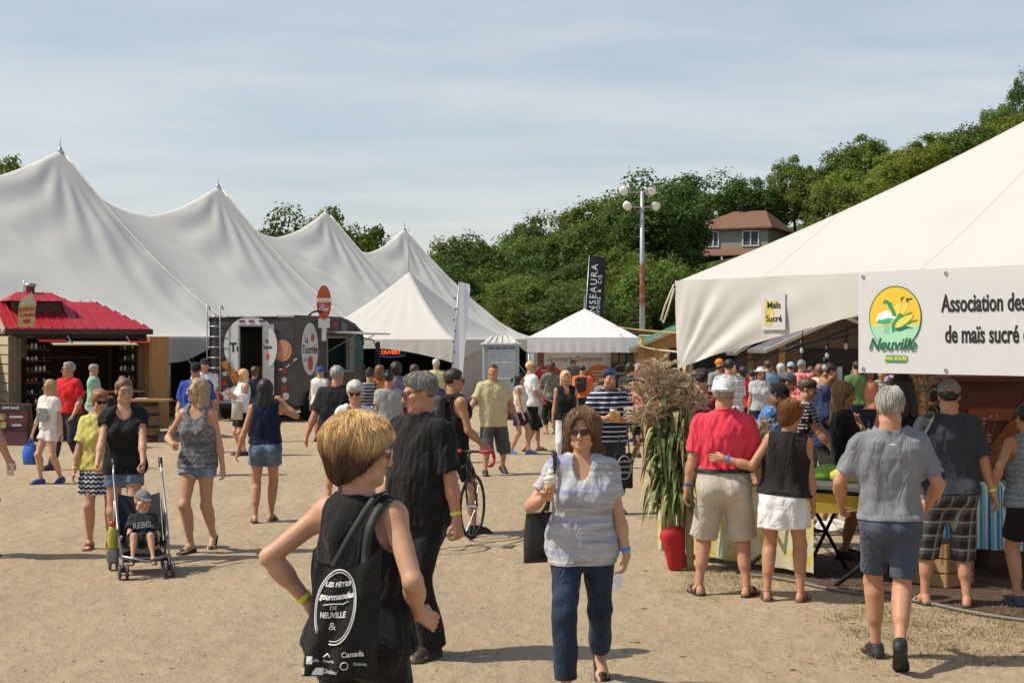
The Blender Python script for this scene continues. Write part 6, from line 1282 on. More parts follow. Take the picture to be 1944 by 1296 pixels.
    # flowers in front of it
    p = gp(1868, 1095) + Vector((.1, .55, 0)); fl = thing('flower_pot', 'pot of thin stalks with small pink flowers beside the grey capped man', 'plant', p); MB().lathe([(.12, 0), (.15, .9), (.16, .92), (.13, .9)], (0, 0, 0), 16).build('pot', mat('pot', (.10, .07, .05), .7), fl, True); s = MB(); r_ = random.Random(2)
    for k in range(34):
        a = r_.uniform(0, 6.28); d = Vector((math.cos(a), math.sin(a), 0)) * r_.uniform(.03, .24); h = r_.uniform(1.1, 1.42); s.tube([(0, 0, .85), d * .5 + Vector((0, 0, h * .75)), d + Vector((0, 0, h))], .0025, 4)
        f = MB()
        for q in range(6): u = Vector((r_.gauss(0, 1), r_.gauss(0, 1), r_.gauss(0, 1))).normalized() * .016; w_ = u.orthogonal().normalized() * .012; f.add([d + Vector((0, 0, h)), d + Vector((0, 0, h)) + u + w_, d + Vector((0, 0, h)) + u - w_], [(0, 1, 2)])
        f.build('flower', mat('pink_flower', (.50, .32, .36), .7), fl)
    s.build('stems', LEAFC[0], fl)
    # flat dark brown sheet on the ground, hose, cross pole, bulbs
    o = MB(); o.add([W3(.2, .35, .008), W3(4.3, .35, .008), W3(4.3, 6.0, .008), W3(.2, 6.0, .008)], [(0, 1, 2, 3)]); tag(o.build('floor_sheet', mat('brown_sheet', (.085, .050, .035), .9, 0, .3)), 'flat dark brown sheet on the ground under the corn tent', 'mat')
    o = MB().tube([W3(.7 + .2 * i, .22 + .05 * math.sin(i * .9), .02) for i in range(20)], .014, 8).build('hose', mat('pale_hose', (.19, .175, .15), .7), None, True); tag(o, 'pale hose lying along the front of the corn tent', 'hose')
    o = MB().tube([at(1298, 715, 13.9), at(1430, 681, 13.2), at(1555, 646, 12.6), at(1640, 612, 12.2)], .012, 8).build('cable', BLACKP, None, True); tag(o, 'thick black cable slung across the corn tent opening', 'cable')
    o = thing('string_lights', 'black cord with clear bulbs hanging under the corn tent flap', 'string lights', at(1560, 655, 12.4)); base = at(1560, 655, 12.4)
    pts = [at(px, py, 12.4) - base for px, py in ((1480, 668), (1520, 652), (1560, 645), (1600, 640), (1660, 618))]; MB().tube(pts, .007, 6).build('cord', BLACKP, o, True)
    for px, py, s in ((1522, 658, .8), (1570, 668, 1), (1606, 650, .9), (1566, 690, 1.25)):
        q = at(px, py, 12.35) - base; bl = MB().lathe([(.016, .05), (.018, .0)], q + Vector((0, 0, 0)), 10).tube([q + Vector((0, 0, .04)), q + Vector((.01, 0, .14))], .006, 5).build('socket', BLACKP, o, True); MB().lathe([(.010, -.005), (.016 * s, -.02), (.020 * s, -.036), (.015 * s, -.052), (.003, -.06)], q, 14).build('bulb', mat('bulb_glass', (.50, .48, .44), .1, 0, .05, spec=.6), bl, True)
t1()
# ---------------------------------------------------------------- people, each with what they wear
T_ = lambda k, c, **kw: dict(k=k, c=c, **kw)
BLK = (.014, .013, .013); NAVY = (.018, .022, .05); WHT = (.74, .74, .74); DEN = dict(c=(.085, .125, .20), p='denim', c2=(.30, .36, .44)); GRY = (.22, .22, .23)
YB, BB = (.75, .80, .05), (.05, .25, .75)
# foreground woman, back to the camera, hands on hips
FG = person('woman seen from behind in the foreground in black tank top, hands on hips', 684, 0, 812, 152, 'f', 'fair', ('crop', 'blond', 'brown'), T_('tank', BLK, hem=.50, o=.012, loose=.6, n='wide'), T_('pants', BLK, l=.9, wz=.58), ('sneaker', BLK),
    L=(.135, -.01, .585, 1, -.75, -.1), R=(.125, .05, .575, .8, -1, -.1), head=(-38, 4, 0), Y=5.96, girth=1.12, hs=1.13, hv=.014, bands=[('L', YB)], strands=7500, extra=[('glasses', (.75, .62, .58))], hdir=dict(L=(.25, -.75, -.6), R=(-.35, -.8, -.45)), curl=(.3, .25))
ICE = person('woman in pale striped t-shirt and jeans walking with a vanilla cone', 1106, 1313, 783, -4, 'f', 'fair', ('mid', 'honey', 'auburn'), T_('tee', (.45, .45, .48), p='space', hem=.46, sl=.62, o=.014, loose=.55, n='v', sf=.010), T_('pants', (.016, .026, .052), p='denim', c2=(.05, .085, .15), l=.88, wz=.55, r=.03, o=.008), ('flat', BLK),
    L=(.16, .03, .483, .2, -1, 0), R=(.125, .165, .715, .65, -.35, -.8), legs=dict(R=(.055, .09, .042), L=(.06, -.24, .09, 36)), head=(-10, 3, 0), girth=1.06, belly=.02, bust=1.2, hv=.012, strands=2200, extra=[('sunglasses', (.02, .008, .008), .006, (.04, .012, .012))], bands=[('L', BB)], curl=(.35, .75), hdir=dict(R=(.35, -.55, .75), L=(-.15, -.35, -1)), hmin=.0045)
POLO = person('tall grey-haired man in black polo shirt and black trousers looking left', 797, 1243, 710, -42, 'm', 'red', ('short', 'grey'), T_('polo', BLK, hem=.47, sl=.85, o=.016, loose=.85, n='polo', sf=.025), T_('pants', BLK, l=1.0, wz=.56, o=.014, r=.04, fl=.02), ('sneaker', (.05, .03, .02)), L=(.165, -.02, .485), R=(.15, .06, .5), head=(-32, 12, 0), girth=1.0, belly=.05, extra=['sunglasses'], bands=[('L', YB)], curl=(.5, .4), strands=2200)
CYC = person('cyclist in black sleeveless jersey and shorts pushing a racing bike', 862, 1013, 702, 118, 'm', 'tan', ('short', 'dark'), T_('tank', BLK, hem=.48, loose=.3), T_('shorts', BLK, l=.78, fl=.012), ('sneaker', (.02, .02, .025)), L=(.15, .12, .53), R=(.13, .14, .54), legs=dict(L=(.06, -.17, .06, 25), R=(.06, .10, .042)), head=(-12, 6, 0), extra=['sunglasses'])
BEI = person('man in beige t-shirt and grey cargo shorts striding towards the camera', 936, 900, 692, 16, 'm', 'red', ('buzz', 'brown'), T_('tee', (.56, .49, .28), hem=.435, sl=.8, o=.018, loose=.7, sf=.012), T_('shorts', (.085, .078, .072), l=1.28, o=.02, fl=.035), ('sneaker', (.025, .022, .022)), L=(.22, .02, .52), R=(.27, .05, .52), legs=dict(L=(.12, -.10, .06, 22), R=(.10, .10, .042)), head=(-22, 0, 0), girth=1.08, belly=.012)
# left group
LEP = person('person cut off by the left edge with arm hanging and a plastic cup', -56, 1058, 690, 150, 'm', 'tan', ('short', 'brown'), T_('tank', (.3, .3, .3)), T_('shorts', NAVY, l=1.0, fl=.03), L=(.15, .0, .5), R=(.235, .06, .475), curl=(.4, .6))
GIRL = person('blonde girl in white t-shirt and white shorts carrying a blue bag', 94, 918, 722, -32, 'f', 'fair', ('long', 'ash'), T_('tee', (.72, .69, .64), hem=.53, sl=.6, loose=.7), T_('shorts', (.70, .62, .60), l=.38, fl=.02, wz=.58), ('sneaker', (.03, .06, .2)), R=(.17, .06, .485), L=(.15, -.02, .49), legs=dict(R=(.05, .06, .042), L=(.05, -.1, .05, 14)), head=(-28, 0, 0), girth=.84, extra=['sunglasses'])
RED = person('man in red t-shirt and dark jeans walking by the timber stall', 130, 890, 688, -28, 'm', 'red', ('short', 'grey'), T_('tee', (.62, .018, .025), hem=.525, sl=.8, loose=.9, o=.022), T_('pants', (.03, .035, .05), p='denim', c2=(.06, .07, .09), l=1.0), ('sneaker', (.025, .03, .045)), L=(.17, .1, .53), R=(.15, -.05, .5), legs=dict(R=(.05, .16, .042), L=(.05, -.12, .06, 22)), head=(-32, 0, 0), extra=['sunglasses'], girth=1.05)
person('man in mint polo and white shorts standing at the timber stall counter', 178, 850, 692, 98, 'm', 'tan', ('short', 'grey'), T_('polo', (.30, .48, .33), n='polo'), T_('shorts', WHT, l=1.0), R='front', L='front', head=(0, 14, 0))
YEL = person('woman in yellow t-shirt and navy zigzag skirt behind the stroller', 190, 1040, 742, 14, 'f', 'fair', ('crop', 'ginger'), T_('tee', (.66, .58, .16), hem=.50, loose=.75, sl=.75), T_('skirt', (.022, .028, .06), p='ikat', c2=(.62, .62, .62), l=.345, fl=.01), ('sandal', (.16, .06, .03)), R=(.16, .04, .48), L=(.1, .05, .5), head=(16, 6, 0), extra=['sunglasses'], bands=[('R', (.8, .75, .1))], girth=1.1)
STR = person('auburn-haired woman in black v-neck top pushing a stroller', 236, 1060, 720, 8, 'f', 'fair', ('bun', 'auburn'), T_('tee', BLK, hem=.475, sl=.42, n='scoop', loose=.45), T_('shorts', l=.42, fl=.02, wz=.57, **DEN), ('sneaker', (.3, .3, .3)), L=(.122, .19, .545), R=(.122, .19, .545), head=(22, 2, 0), girth=.93, extra=['glasses'], curl=(.75, .75), legs=dict(L=(.06, .04, .042), R=(.06, -.12, .05, 15)))
TANK = person('young woman in patterned grey tank top and denim cut-off shorts', 376, 1047, 721, -12, 'f', 'fair', ('long', 'ash'), T_('tank', (.11, .11, .12), p='aztec', c2=(.30, .30, .31), hem=.49, loose=.7, n='scoop', o=.02), T_('shorts', c=(.14, .20, .29), p='denim', c2=(.42, .47, .53), l=.27, fl=.016), ('flat', (.02, .015, .015)), R=(.10, .13, .63, .7, -.8, 0), L=(.15, -.01, .49), legs=dict(R=(.03, .03, .042), L=(.02, -.17, .075, 32)), head=(-48, -3, 0), girth=.9, extra=[('sunglasses', (.7, .65, .6))], curl=(.4, .8))
person('man in royal blue t-shirt and black cap behind the tank top woman', 372, 902, 690, 6, 'm', 'mid', ('short', 'dark'), T_('tee', (.03, .07, .34), loose=.9, sl=.8), T_('shorts', BLK, l=1.05, fl=.03), L=(.16, .06, .52), R=(.16, .06, .52), head=(0, 20, 0), extra=[('cap', BLK, 1)], bands=[('R', (.7, .65, .1))], girth=1.1)
person('man in white shirt and dark cap behind the blue t-shirt man', 388, 858, 682, 20, 'm', 'mid', ('short', 'dark'), T_('tee', WHT), T_('pants', NAVY, l=1.), extra=[('cap', NAVY, 1)])
BLO = person('blonde woman in white camisole and black shorts eating by the truck', 461, 864, 702, -58, 'f', 'fair', ('mid', 'blond'), T_('tank', WHT, hem=.50), T_('shorts', BLK, l=.75, fl=.02), ('sneaker', (.03, .03, .035)), L=(.03, .14, .72), R=(.04, .15, .70), head=(0, 6, 0), extra=['sunglasses'])
person('person in dark navy top seen from behind at the truck door', 484, 838, 697, 178, 'f', 'tan', ('crop', 'brown'), T_('tee', NAVY), T_('pants', BLK, l=.9))
NVY = person('black-haired woman in navy sleeveless top and denim shorts, back to camera', 504, 990, 722, 186, 'f', 'tan', ('long', 'black'), T_('sleeveless', (.012, .016, .045), hem=.552, loose=.75, n='wide'), T_('shorts', l=.44, fl=.025, wz=.6, **DEN), ('flipflop', (.07, .035, .03)), R=(.11, .12, .845, .9, -.1, -.9), L=(.19, -.05, .50), head=(-10, 2, 0), girth=.95, legs=dict(L=(.07, -.06, .042, 10), R=(.035, .05, .042)), curl=(.35, .7))
person('person in white sleeveless top and blue cap at the truck hatch', 608, 838, 697, 176, 'm', 'red', ('short', 'grey'), T_('sleeveless', WHT), T_('shorts', (.62, .6, .57), l=.9), extra=[('cap', (.05, .08, .4), 1)])
person('broad man in black t-shirt seen from behind, arm hanging', 640, 957, 695, 176, 'm', 'red', ('short', 'grey'), T_('tee', (.02, .02, .021), loose=.95, sl=.8, o=.024), T_('shorts', BLK, l=1.0), L=(.225, -.02, .475), girth=1.1)
GWB = person('short-haired grey blonde woman in white scoop top and sunglasses', 674, 1018, 726, 4, 'f', 'fair', ('crop', 'white'), T_('tee', (.68, .71, .76), hem=.5, sl=.9, n='scoop'), T_('pants', NAVY, l=.9), head=(0, 10, 0), extra=['sunglasses'])
person('woman in striped vest and black skirt holding a pale stick', 702, 873, 700, 184, 'f', 'tan', ('bun', 'dark'), T_('tank', (.05, .05, .08), p='stripes', c2=(.4, .38, .38)), T_('skirt', BLK, l=.38), L=(.17, .08, .55))
person('person in rust orange top among the queue at the dark tent', 721, 860, 694, 175, 'f', 'red', ('mid', 'auburn'), T_('tee', (.36, .10, .03)), T_('pants', BLK))
person('dark-haired woman in grey t-shirt with a black bag on her back', 738, 908, 707, 192, 'f', 'tan', ('bun', 'black'), T_('tee', (.33, .34, .33), loose=.8, n='wide'), T_('shorts', BLK, l=.9, fl=.03), head=(-20, 15, 0))
person('person with dark curly hair in purple top inside the dark tent', 752, 858, 690, 180, 'f', 'mid', ('curly', 'dark'), T_('tee', (.20, .14, .26)), T_('pants', BLK))
person('person with brown hair in dark shirt in the queue', 787, 846, 693, 170, 'f', 'mid', ('bob', 'brown'), T_('tee', (.09, .07, .09)), T_('pants', NAVY))
person('man in pale yellow shirt with white cap at the tent entrance', 828, 822, 682, 172, 'm', 'red', ('short', 'white'), T_('tee', (.52, .52, .26), loose=.9), T_('pants', (.08, .13, .25)), extra=[('cap', (.6, .6, .55), 1)])
person('person in pale grey bucket hat beside the cyclist', 823, 878, 712, 174, 'f', 'red', ('short', 'brown'), T_('tee', (.06, .08, .14)), T_('shorts', BLK), extra=[('bucket', (.48, .49, .52))])
# middle
P29 = person('black-haired woman in white vest and navy shorts with maroon bag', 987, 862, 709, 72, 'f', 'fair', ('long', 'black'), T_('tank', (.70, .66, .6), hem=.52), T_('shorts', NAVY, l=.6, fl=.04), ('sneaker', (.10, .22, .34)), L=(.14, .06, .5), R=(.13, .08, .5), legs=dict(L=(.05, .1, .042), R=(.05, -.1, .045, 10)))
P30 = person('fair-haired man in white t-shirt with black strap across it', 1008, 856, 686, 108, 'm', 'red', ('buzz', 'blond'), T_('tee', WHT, loose=.8, sl=.75), T_('shorts', BLK, l=1.1, fl=.04), ('sandal', (.05, .03, .03)), L=(.13, .15, .56), R=(.11, .16, .58), extra=['sunglasses'], legs=dict(L=(.05, .1, .042), R=(.05, -.08, .045, 12)))
P34 = person('blonde woman in black sleeveless blouse and white trousers', 1074, 889, 705, 6, 'f', 'red', ('mid', 'blond'), T_('sleeveless', BLK, hem=.50, n='v', loose=.7), T_('pants', WHT, l=.8), ('flat', BLK), head=(8, 4, 0))
P33 = person('person in bright orange t-shirt with black backpack at the soap stall', 1106, 820, 694, 178, 'm', 'tan', ('short', 'dark'), T_('tee', (.78, .17, .05), loose=.95, sl=.8), T_('shorts', NAVY, l=.95, fl=.03), lean=(10, 0, 0), head=(0, 15, 0), R=(.13, .16, .6), girth=1.15)
person('person in camouflage grey top reaching over the soap stall', 1046, 824, 688, 205, 'f', 'red', ('bob', 'brown'), T_('tee', (.13, .13, .11), p='floral', c2=(.28, .28, .25)), T_('pants', BLK), L=(.15, .2, .62))
person('dark-haired seller in grey shirt behind the soap stall table', 1088, 797, 684, 8, 'm', 'mid', ('short', 'black'), T_('tee', (.16, .14, .14)), T_('pants', BLK))
person('person in grey t-shirt bending over the soap stall table', 1140, 818, 716, 170, 'f', 'tan', ('bob', 'dark'), T_('tee', (.25, .25, .27), loose=.8), T_('pants', BLK), lean=(24, 0, 0), L='table', R='table', head=(0, 20, 0))
SP_ = person('man in navy striped polo carrying two plastic cups of beer', 1156, 974, 702, 14, 'm', 'red', ('short', 'dark'), T_('polo', (.02, .026, .06), p='stripes', c2=(.66, .66, .66), n='polo', loose=.95, sl=.85, o=.022), T_('pants', (.05, .055, .05)), L=(.045, .17, .655, 1, -.4, -.4), R=(.075, .17, .67, 1, -.4, -.4), head=(6, 2, 0), extra=['beard', ('sunglasses', (.03, .12, .5), .098, (.04, .2, .7))], curl=(.8, .8), girth=1.06, hdir=dict(L=(-.9, -.6, .2), R=(.9, -.6, .2)))
for px, fy, hy, yw, lb, tp, hr, sx_ in ((1196, 845, 690, 170, 'person with dark hair in dark top just right of the pop-up canopy', T_('tee', (.05, .045, .045)), ('bob', 'dark'), 'f'), (1212, 838, 691, -30, 'white-haired man with flushed face above the corn tassels', T_('tee', (.25, .30, .3)), ('short', 'white'), 'm'),
    (1236, 840, 694, 175, 'person with black hair in maroon top above the corn tassels', T_('tee', (.10, .03, .03)), ('bob', 'black'), 'f'), (1262, 842, 692, 178, 'person in white patterned shirt beyond the corn tassels', T_('tee', (.5, .48, .48), p='plaid', c2=(.2, .15, .2)), ('short', 'dark'), 'm'),
    (1280, 846, 702, 174, 'person in pink patterned top beside the tent pole', T_('tee', (.45, .2, .18), p='floral', c2=(.6, .5, .5)), ('bob', 'brown'), 'f'), (1352, 812, 700, 150, 'person in black t-shirt deep in the crowd near the plaid shirt', T_('tee', BLK), ('short', 'dark'), 'm'),
    (1428, 836, 702, 178, 'person with dark bun hair in black top behind the red vest', T_('tee', (.03, .03, .03)), ('bun', 'dark'), 'f'), (1466, 830, 699, 10, 'person in dark blue top behind the white brimmed hat', T_('tee', (.05, .06, .12)), ('bob', 'dark'), 'f'),
    (1482, 838, 691, 182, 'white-haired person in purple top in the far crowd', T_('tee', (.14, .06, .26)), ('crop', 'white'), 'f'), (1501, 834, 688, 185, 'person in pale blue cap and tan vest in the far crowd', T_('tank', (.45, .3, .2)), ('short', 'brown'), 'm'),
    (1540, 830, 697, 20, 'person in white top at the brown chalet counter', T_('tee', WHT), ('bob', 'brown'), 'f'), (1650, 850, 702, 175, 'person with orange top and bare shoulder seen under the banner', T_('tank', (.55, .22, .12)), ('crop', 'auburn'), 'f'), (1674, 846, 700, -20, 'blonde person in green and white top seen under the banner', T_('tee', (.25, .35, .22), p='floral', c2=(.6, .6, .5)), ('crop', 'blond'), 'f')):
    person(lb, px, fy, hy, yw, sx_, 'red' if px % 3 else 'tan', hr, tp, T_('pants', [NAVY, BLK, (.1, .09, .08)][px % 3]), extra=[('cap', (.35, .5, .6), 1)] if px == 1501 else ())
for px, fy, H_, yw, lb, tp, hr, sx_, ex in ((1306, 852, 1.66, 160, 'person with blond bob and teal top behind the burgundy shirt', T_('tee', (.04, .22, .24)), ('bob', 'blond'), 'f', ()), (1366, 846, 1.74, 20, 'man in orange cap and grey top beside the plaid shirt', T_('tee', (.3, .3, .3)), ('short', 'dark'), 'm', [('cap', (.6, .2, .03), 1)]),
    (1398, 830, 1.62, -60, 'person with black bob in yellow top far behind the plaid shirt', T_('tee', (.6, .48, .1)), ('bob', 'black'), 'f', ()), (1458, 842, 1.7, 185, 'man in sky blue shirt far behind the grey cap', T_('tee', (.2, .36, .55)), ('short', 'brown'), 'm', ()),
    (1522, 846, 1.72, 150, 'man in red checked shirt before the brown chalet', T_('tee', (.42, .06, .05), p='plaid', c2=(.6, .5, .45)), ('short', 'grey'), 'm', ()), (1556, 852, 1.64, 175, 'person with ginger hair and cream top before the brown chalet', T_('tee', (.6, .55, .42)), ('bob', 'ginger'), 'f', ()),
    (1626, 850, 1.7, 190, 'man in moss green t-shirt by the orange chalet post', T_('tee', (.12, .2, .07)), ('short', 'dark'), 'm', ()), (1700, 852, 1.68, 170, 'person in lilac top and sun hat seen low under the banner', T_('tee', (.4, .3, .5)), ('mid', 'brown'), 'f', [('sunhat', (.5, .42, .28))]),
    (1246, 862, 1.7, 10, 'man in white cap and navy top behind the tassels', T_('tee', NAVY), ('short', 'grey'), 'm', [('cap', (.7, .7, .7), 1)]), (1222, 868, 1.62, 190, 'person with long brown hair in coral top behind the tassels', T_('tee', (.6, .16, .12)), ('long', 'brown'), 'f', ())):
    person(lb, px, fy, 0, yw, sx_, 'tan', hr, tp, T_('pants', [NAVY, BLK, (.1, .09, .08)][px % 3]), H=H_, extra=ex)
# right: in and before the corn tent
PLD = person('man in plaid shirt seen from behind beyond the corn tent', 1384, 878, 683, 182, 'm', 'mid', ('short', 'dark'), T_('tee', (.50, .50, .50), p='plaid', c2=(.06, .06, .07), loose=.9, sl=.9), T_('shorts', WHT, l=1.0), L=(.17, .05, .55), girth=1.1)
person('woman in bright red vest beyond the pink polo man', 1411, 850, 697, 175, 'f', 'red', ('crop', 'dark'), T_('tank', (.60, .03, .04)), T_('pants', NAVY), R=(.2, .02, .5))
person('person in wide white-brimmed hat and pale patterned top', 1444, 862, 697, -6, 'f', 'mid', ('mid', 'dark'), T_('tee', (.52, .53, .54), p='floral', c2=(.3, .33, .36)), T_('pants', NAVY), extra=[('sunhat', (.62, .62, .62))])
person('man in burgundy sleeveless shirt behind the corn stalk pole', 1330, 992, 702, 168, 'm', 'red', ('short', 'dark'), T_('sleeveless', (.17, .022, .032), loose=.9, o=.022), T_('shorts', BLK, l=1.0), R=(.16, .03, .5), extra=[('cap', (.05, .03, .04), 1)], girth=1.15)
PNK = person('man in coral pink polo, white cap and beige shorts', 1374, 1130, 722, 172, 'm', 'red', ('short', 'grey'), T_('polo', (.80, .055, .095), n='polo', hem=.588, tuck=1, sl=.82, loose=.5, o=.016, sf=.014), T_('shorts', (.50, .44, .36), l=1.02, fl=.035, o=.02), ('sandal', (.03, .026, .022)), L=(.175, -.01, .475), R=(.16, .12, .56), legs=dict(L=(.115, .0, .042, 0, 18), R=(.105, -.02, .042, 0, 20)), head=(-12, 3, 0), girth=1.08, belly=.02, extra=[('capback', (.74, .74, .74)), 'belt'], bands=[('L', (.04, .10, .42))])
SKW = person('red-haired woman in black sleeveless top and white skort hugging him', 1487, 1140, 762, 164, 'f', 'tan', ('crop', 'ginger'), T_('sleeveless', (.022, .018, .018), hem=.53, n='wide', loose=.5), T_('skirt', (.80, .79, .80), l=.368, fl=.012, wz=.55), ('sandal', (.12, .06, .05)), L=(.31, -.055, .685, .2, -.3, -1), R=(.15, .03, .49), legs=dict(L=(.08, -.02, .042), R=(.085, .0, .042)), head=(-32, 6, 0), girth=1.05, lean=(3, -5, 0), bands=[('L', BB)], strands=900, hdir=dict(L=(1, -.12, -.02)), curl=(.15, .4))
GSM = person('white-haired man in grey sports t-shirt and slate shorts walking away', 1690, 1258, 738, 172, 'm', 'red', ('short', 'white'), T_('tee', (.225, .23, .255), hem=.525, sl=.75, loose=.45, o=.014, sf=.010), T_('shorts', (.075, .088, .125), l=.80, fl=.014, o=.012), ('sneaker', (.02, .02, .022)), L=(.165, .14, .565, .5, -1, .1), R=(.15, .13, .565, .5, -1, .1), legs=dict(L=(.04, .10, .042), R=(.012, -.2, .11, 40)), head=(-6, 2, 0), girth=.93, strands=2200)
TEE = person('man in dark slate t-shirt, grey cap and plaid shorts, back to camera', 1802, 1150, 724, 178, 'm', 'red', ('short', 'dark'), T_('tee', (.042, .046, .062), hem=.50, sl=.85, loose=.7, o=.018, sf=.014), T_('shorts', (.028, .027, .027), p='plaid', c2=(.36, .33, .29), l=1.28, fl=.018, o=.02), ('flipflop', (.03, .025, .022)), L=(.13, .15, .6), R=(.195, -.02, .49), legs=dict(L=(.1, .03, .042), R=(.07, -.03, .042, 0, 16)), head=(-14, 4, 0), girth=1.06, extra=[('cap', (.21, .21, .21))], bands=[('R', (.7, .75, .1))])
person('woman in grey racerback top and black shorts cut by the right edge', 1956, 1150, 768, 186, 'f', 'tan', ('bun', 'black'), T_('tank', (.17, .20, .22), hem=.49, p='ikat', c2=(.25, .28, .3)), T_('shorts', BLK, l=.75), ('sneaker', (.06, .07, .1)), L=(.19, .0, .58, .6, -1, 0), R='front', lean=(6, 0, 0))
person('person in black cap and black top between the two grey shirted men', 1712, 1085, 712, 168, 'f', 'tan', ('long', 'black'), T_('tank', BLK, n='scoop'), T_('shorts', BLK, l=.5), ('sneaker', BLK), R='front', L=(.17, .05, .55), head=(25, 14, 0), extra=[('cap', (.02, .018, .018), 1)])
person('curly brown-haired person in dark top facing the tent counter', 1784, 1040, 725, 40, 'f', 'mid', ('curly', 'brown'), T_('tee', (.06, .05, .04)), T_('pants', BLK), head=(0, 18, 0), L='table', R='table')
person('man in blue shirt and black bucket hat bending over the sales table', 1448, 1036, 724, 62, 'm', 'dark', ('short', 'black'), T_('tee', (.05, .16, .50), p='floral', c2=(.22, .36, .62), loose=.9), T_('pants', BLK), L='table', R='table', lean=(14, 0, 0), head=(0, 24, 0), extra=[('bucket', (.014, .013, .013))])
person('man in grey cap with red sleeves leaning behind the sales table', 1470, 992, 706, 100, 'm', 'tan', ('short', 'dark'), T_('tee', (.42, .05, .04), loose=.8), T_('pants', NAVY), L='table', R='table', lean=(12, 0, 0), head=(-10, 22, 0), extra=[('cap', (.13, .12, .16), 1)])
person('person in dark visor and black dotted top at the sales table', 1516, 1012, 718, 70, 'f', 'tan', ('short', 'brown'), T_('tee', BLK, p='dots', c2=(.6, .6, .6)), T_('pants', BLK), L='table', R='table', lean=(8, 0, 0), head=(0, 10, 0), extra=[('visor', (.03, .03, .05))])
person('man in navy polo with shaved head selling corn in the tent', 1572, 1002, 690, 48, 'm', 'tan', ('buzz', 'dark'), T_('polo', (.03, .05, .13), n='polo', sl=.9), T_('pants', (.05, .05, .05)), ('sneaker', (.75, .75, .75)), R=(.0, .16, .67, 1, -.4, -.4), L='table', head=(8, 18, 0), bands=[('R', YB)], curl=(.4, .7))
person('long-haired blonde seller in black dress behind the folding table', 1602, 1060, 728, 74, 'f', 'tan', ('long', 'ash'), T_('tee', BLK, hem=.40, sl=.55, loose=.5), T_('skirt', BLK, l=.30), L=(.06, .16, .6), R=(.06, .16, .6), head=(-8, 8, 0), girth=1.15, strands=700, bands=[('R', YB)])
# ---------------------------------------------------------------- things carried
def zvec(d): return Vector(d).to_track_quat('Z', 'Y').to_matrix()
def cone_ice():
    c = grip(ICE, 'R'); root = thing('ice_cream_cone', 'vanilla soft ice cream in a wafer cone held by the striped t-shirt woman', 'ice cream', c + Vector((0, 0, -.05)))
    MB().lathe([(.014, -.01), (.020, .05), (.030, .055), (.034, .095)], (0, 0, 0), 16).build('wafer', mat('wafer', (.55, .33, .15), .7, 0, .2, 60), root, True)
    V = [];  b = MB(); pts = []
    for i in range(60): t = i / 59; r_ = .030 * (1 - t) ** .8 + .003; a = t * 17; pts.append((math.cos(a) * r_, math.sin(a) * r_, .10 + .085 * t))
    b.tube(pts, [.016 * (1 - .75 * i / 59) for i in range(60)], 8).lathe([(.034, .09), (.036, .105), (.02, .15), (.006, .18)], (0, 0, 0), 14).build('soft_ice', mat('vanilla', (.80, .76, .62), .45, 0, .06), root, True)
cone_ice()
def handbag(name, label, c, w, h, d, m, yaw, straps, m2=None, cat='bag', handle=None):
    root = thing(name, label, cat, c, rad(yaw)); b = MB(); n = 12; V = []
    for j in range(9):
        z = -h * j / 8; k = .90 + .14 * j / 8; t = d * (.35 + .9 * math.sin(math.pi * (j + .6) / 9.4))
        for i in range(n): a = 6.283 * i / n; V.append((math.copysign(abs(math.cos(a)) ** .35, math.cos(a)) * w / 2 * k, math.copysign(abs(math.sin(a)) ** .8, math.sin(a)) * t / 2, z))
    b.add(V, [(n * j + i, n * j + (i + 1) % n, n * (j + 1) + (i + 1) % n, n * (j + 1) + i) for j in range(8) for i in range(n)][::1] + [tuple(range(n)), tuple(range(8 * n, 9 * n))]); b.build('pouch', m, root, True)
    I = (Matrix.Translation(c) @ Matrix.Rotation(rad(yaw), 4, 'Z')).inverted()
    for s in straps: MB().tube([I @ Vector(p) for p in s], .011, 6).build('strap', m2 or m, root, True)
    return root
LEATH = mat('black_leather', (.014, .013, .013), .4, 0, .2, 20)
def smooth_path(pts, n=24):
    pts = [Vector(p) for p in pts]; out = []
    for i in range(len(pts) - 1):
        p0, p1, p2, p3 = pts[max(i - 1, 0)], pts[i], pts[i + 1], pts[min(i + 2, len(pts) - 1)]
        for k in range(n // (len(pts) - 1) + 1):
            t = k / (n // (len(pts) - 1) + 1); out.append(.5 * ((2 * p1) + (p2 - p0) * t + (2 * p0 - 5 * p1 + 4 * p2 - p3) * t * t + (3 * p1 - p0 - 3 * p2 + p3) * t ** 3))
    return out + [pts[-1]]
c = at(1030, 972, 8.95); sh = ICE['tr']((-.105, -.03, .855)); sb = ICE['tr']((-.10, .07, .83)); handbag('shoulder_bag', 'black leather shoulder bag under the arm of the striped t-shirt woman', c, .24, .30, .09, LEATH, 24, [smooth_path([c + Vector((-.02, -.04, -.02)), ICE['tr']((-.115, -.09, .70)), ICE['tr']((-.098, -.052, .82)), sh, sb, c + Vector((.03, .08, .0))])])
nap = ICE['hand']['L']; q = grip(ICE, 'L'); tag(MB().plate([(-.02, -.06), (.02, -.05), (.03, .02), (.0, .05), (-.03, .01)], .006, q + Vector((-.02, -.03, -.07)), (1, .2, 0), (0, 0, 1)).build('paper_napkin', WHITEP), 'crumpled white napkin in the hand of the striped t-shirt woman', 'napkin')
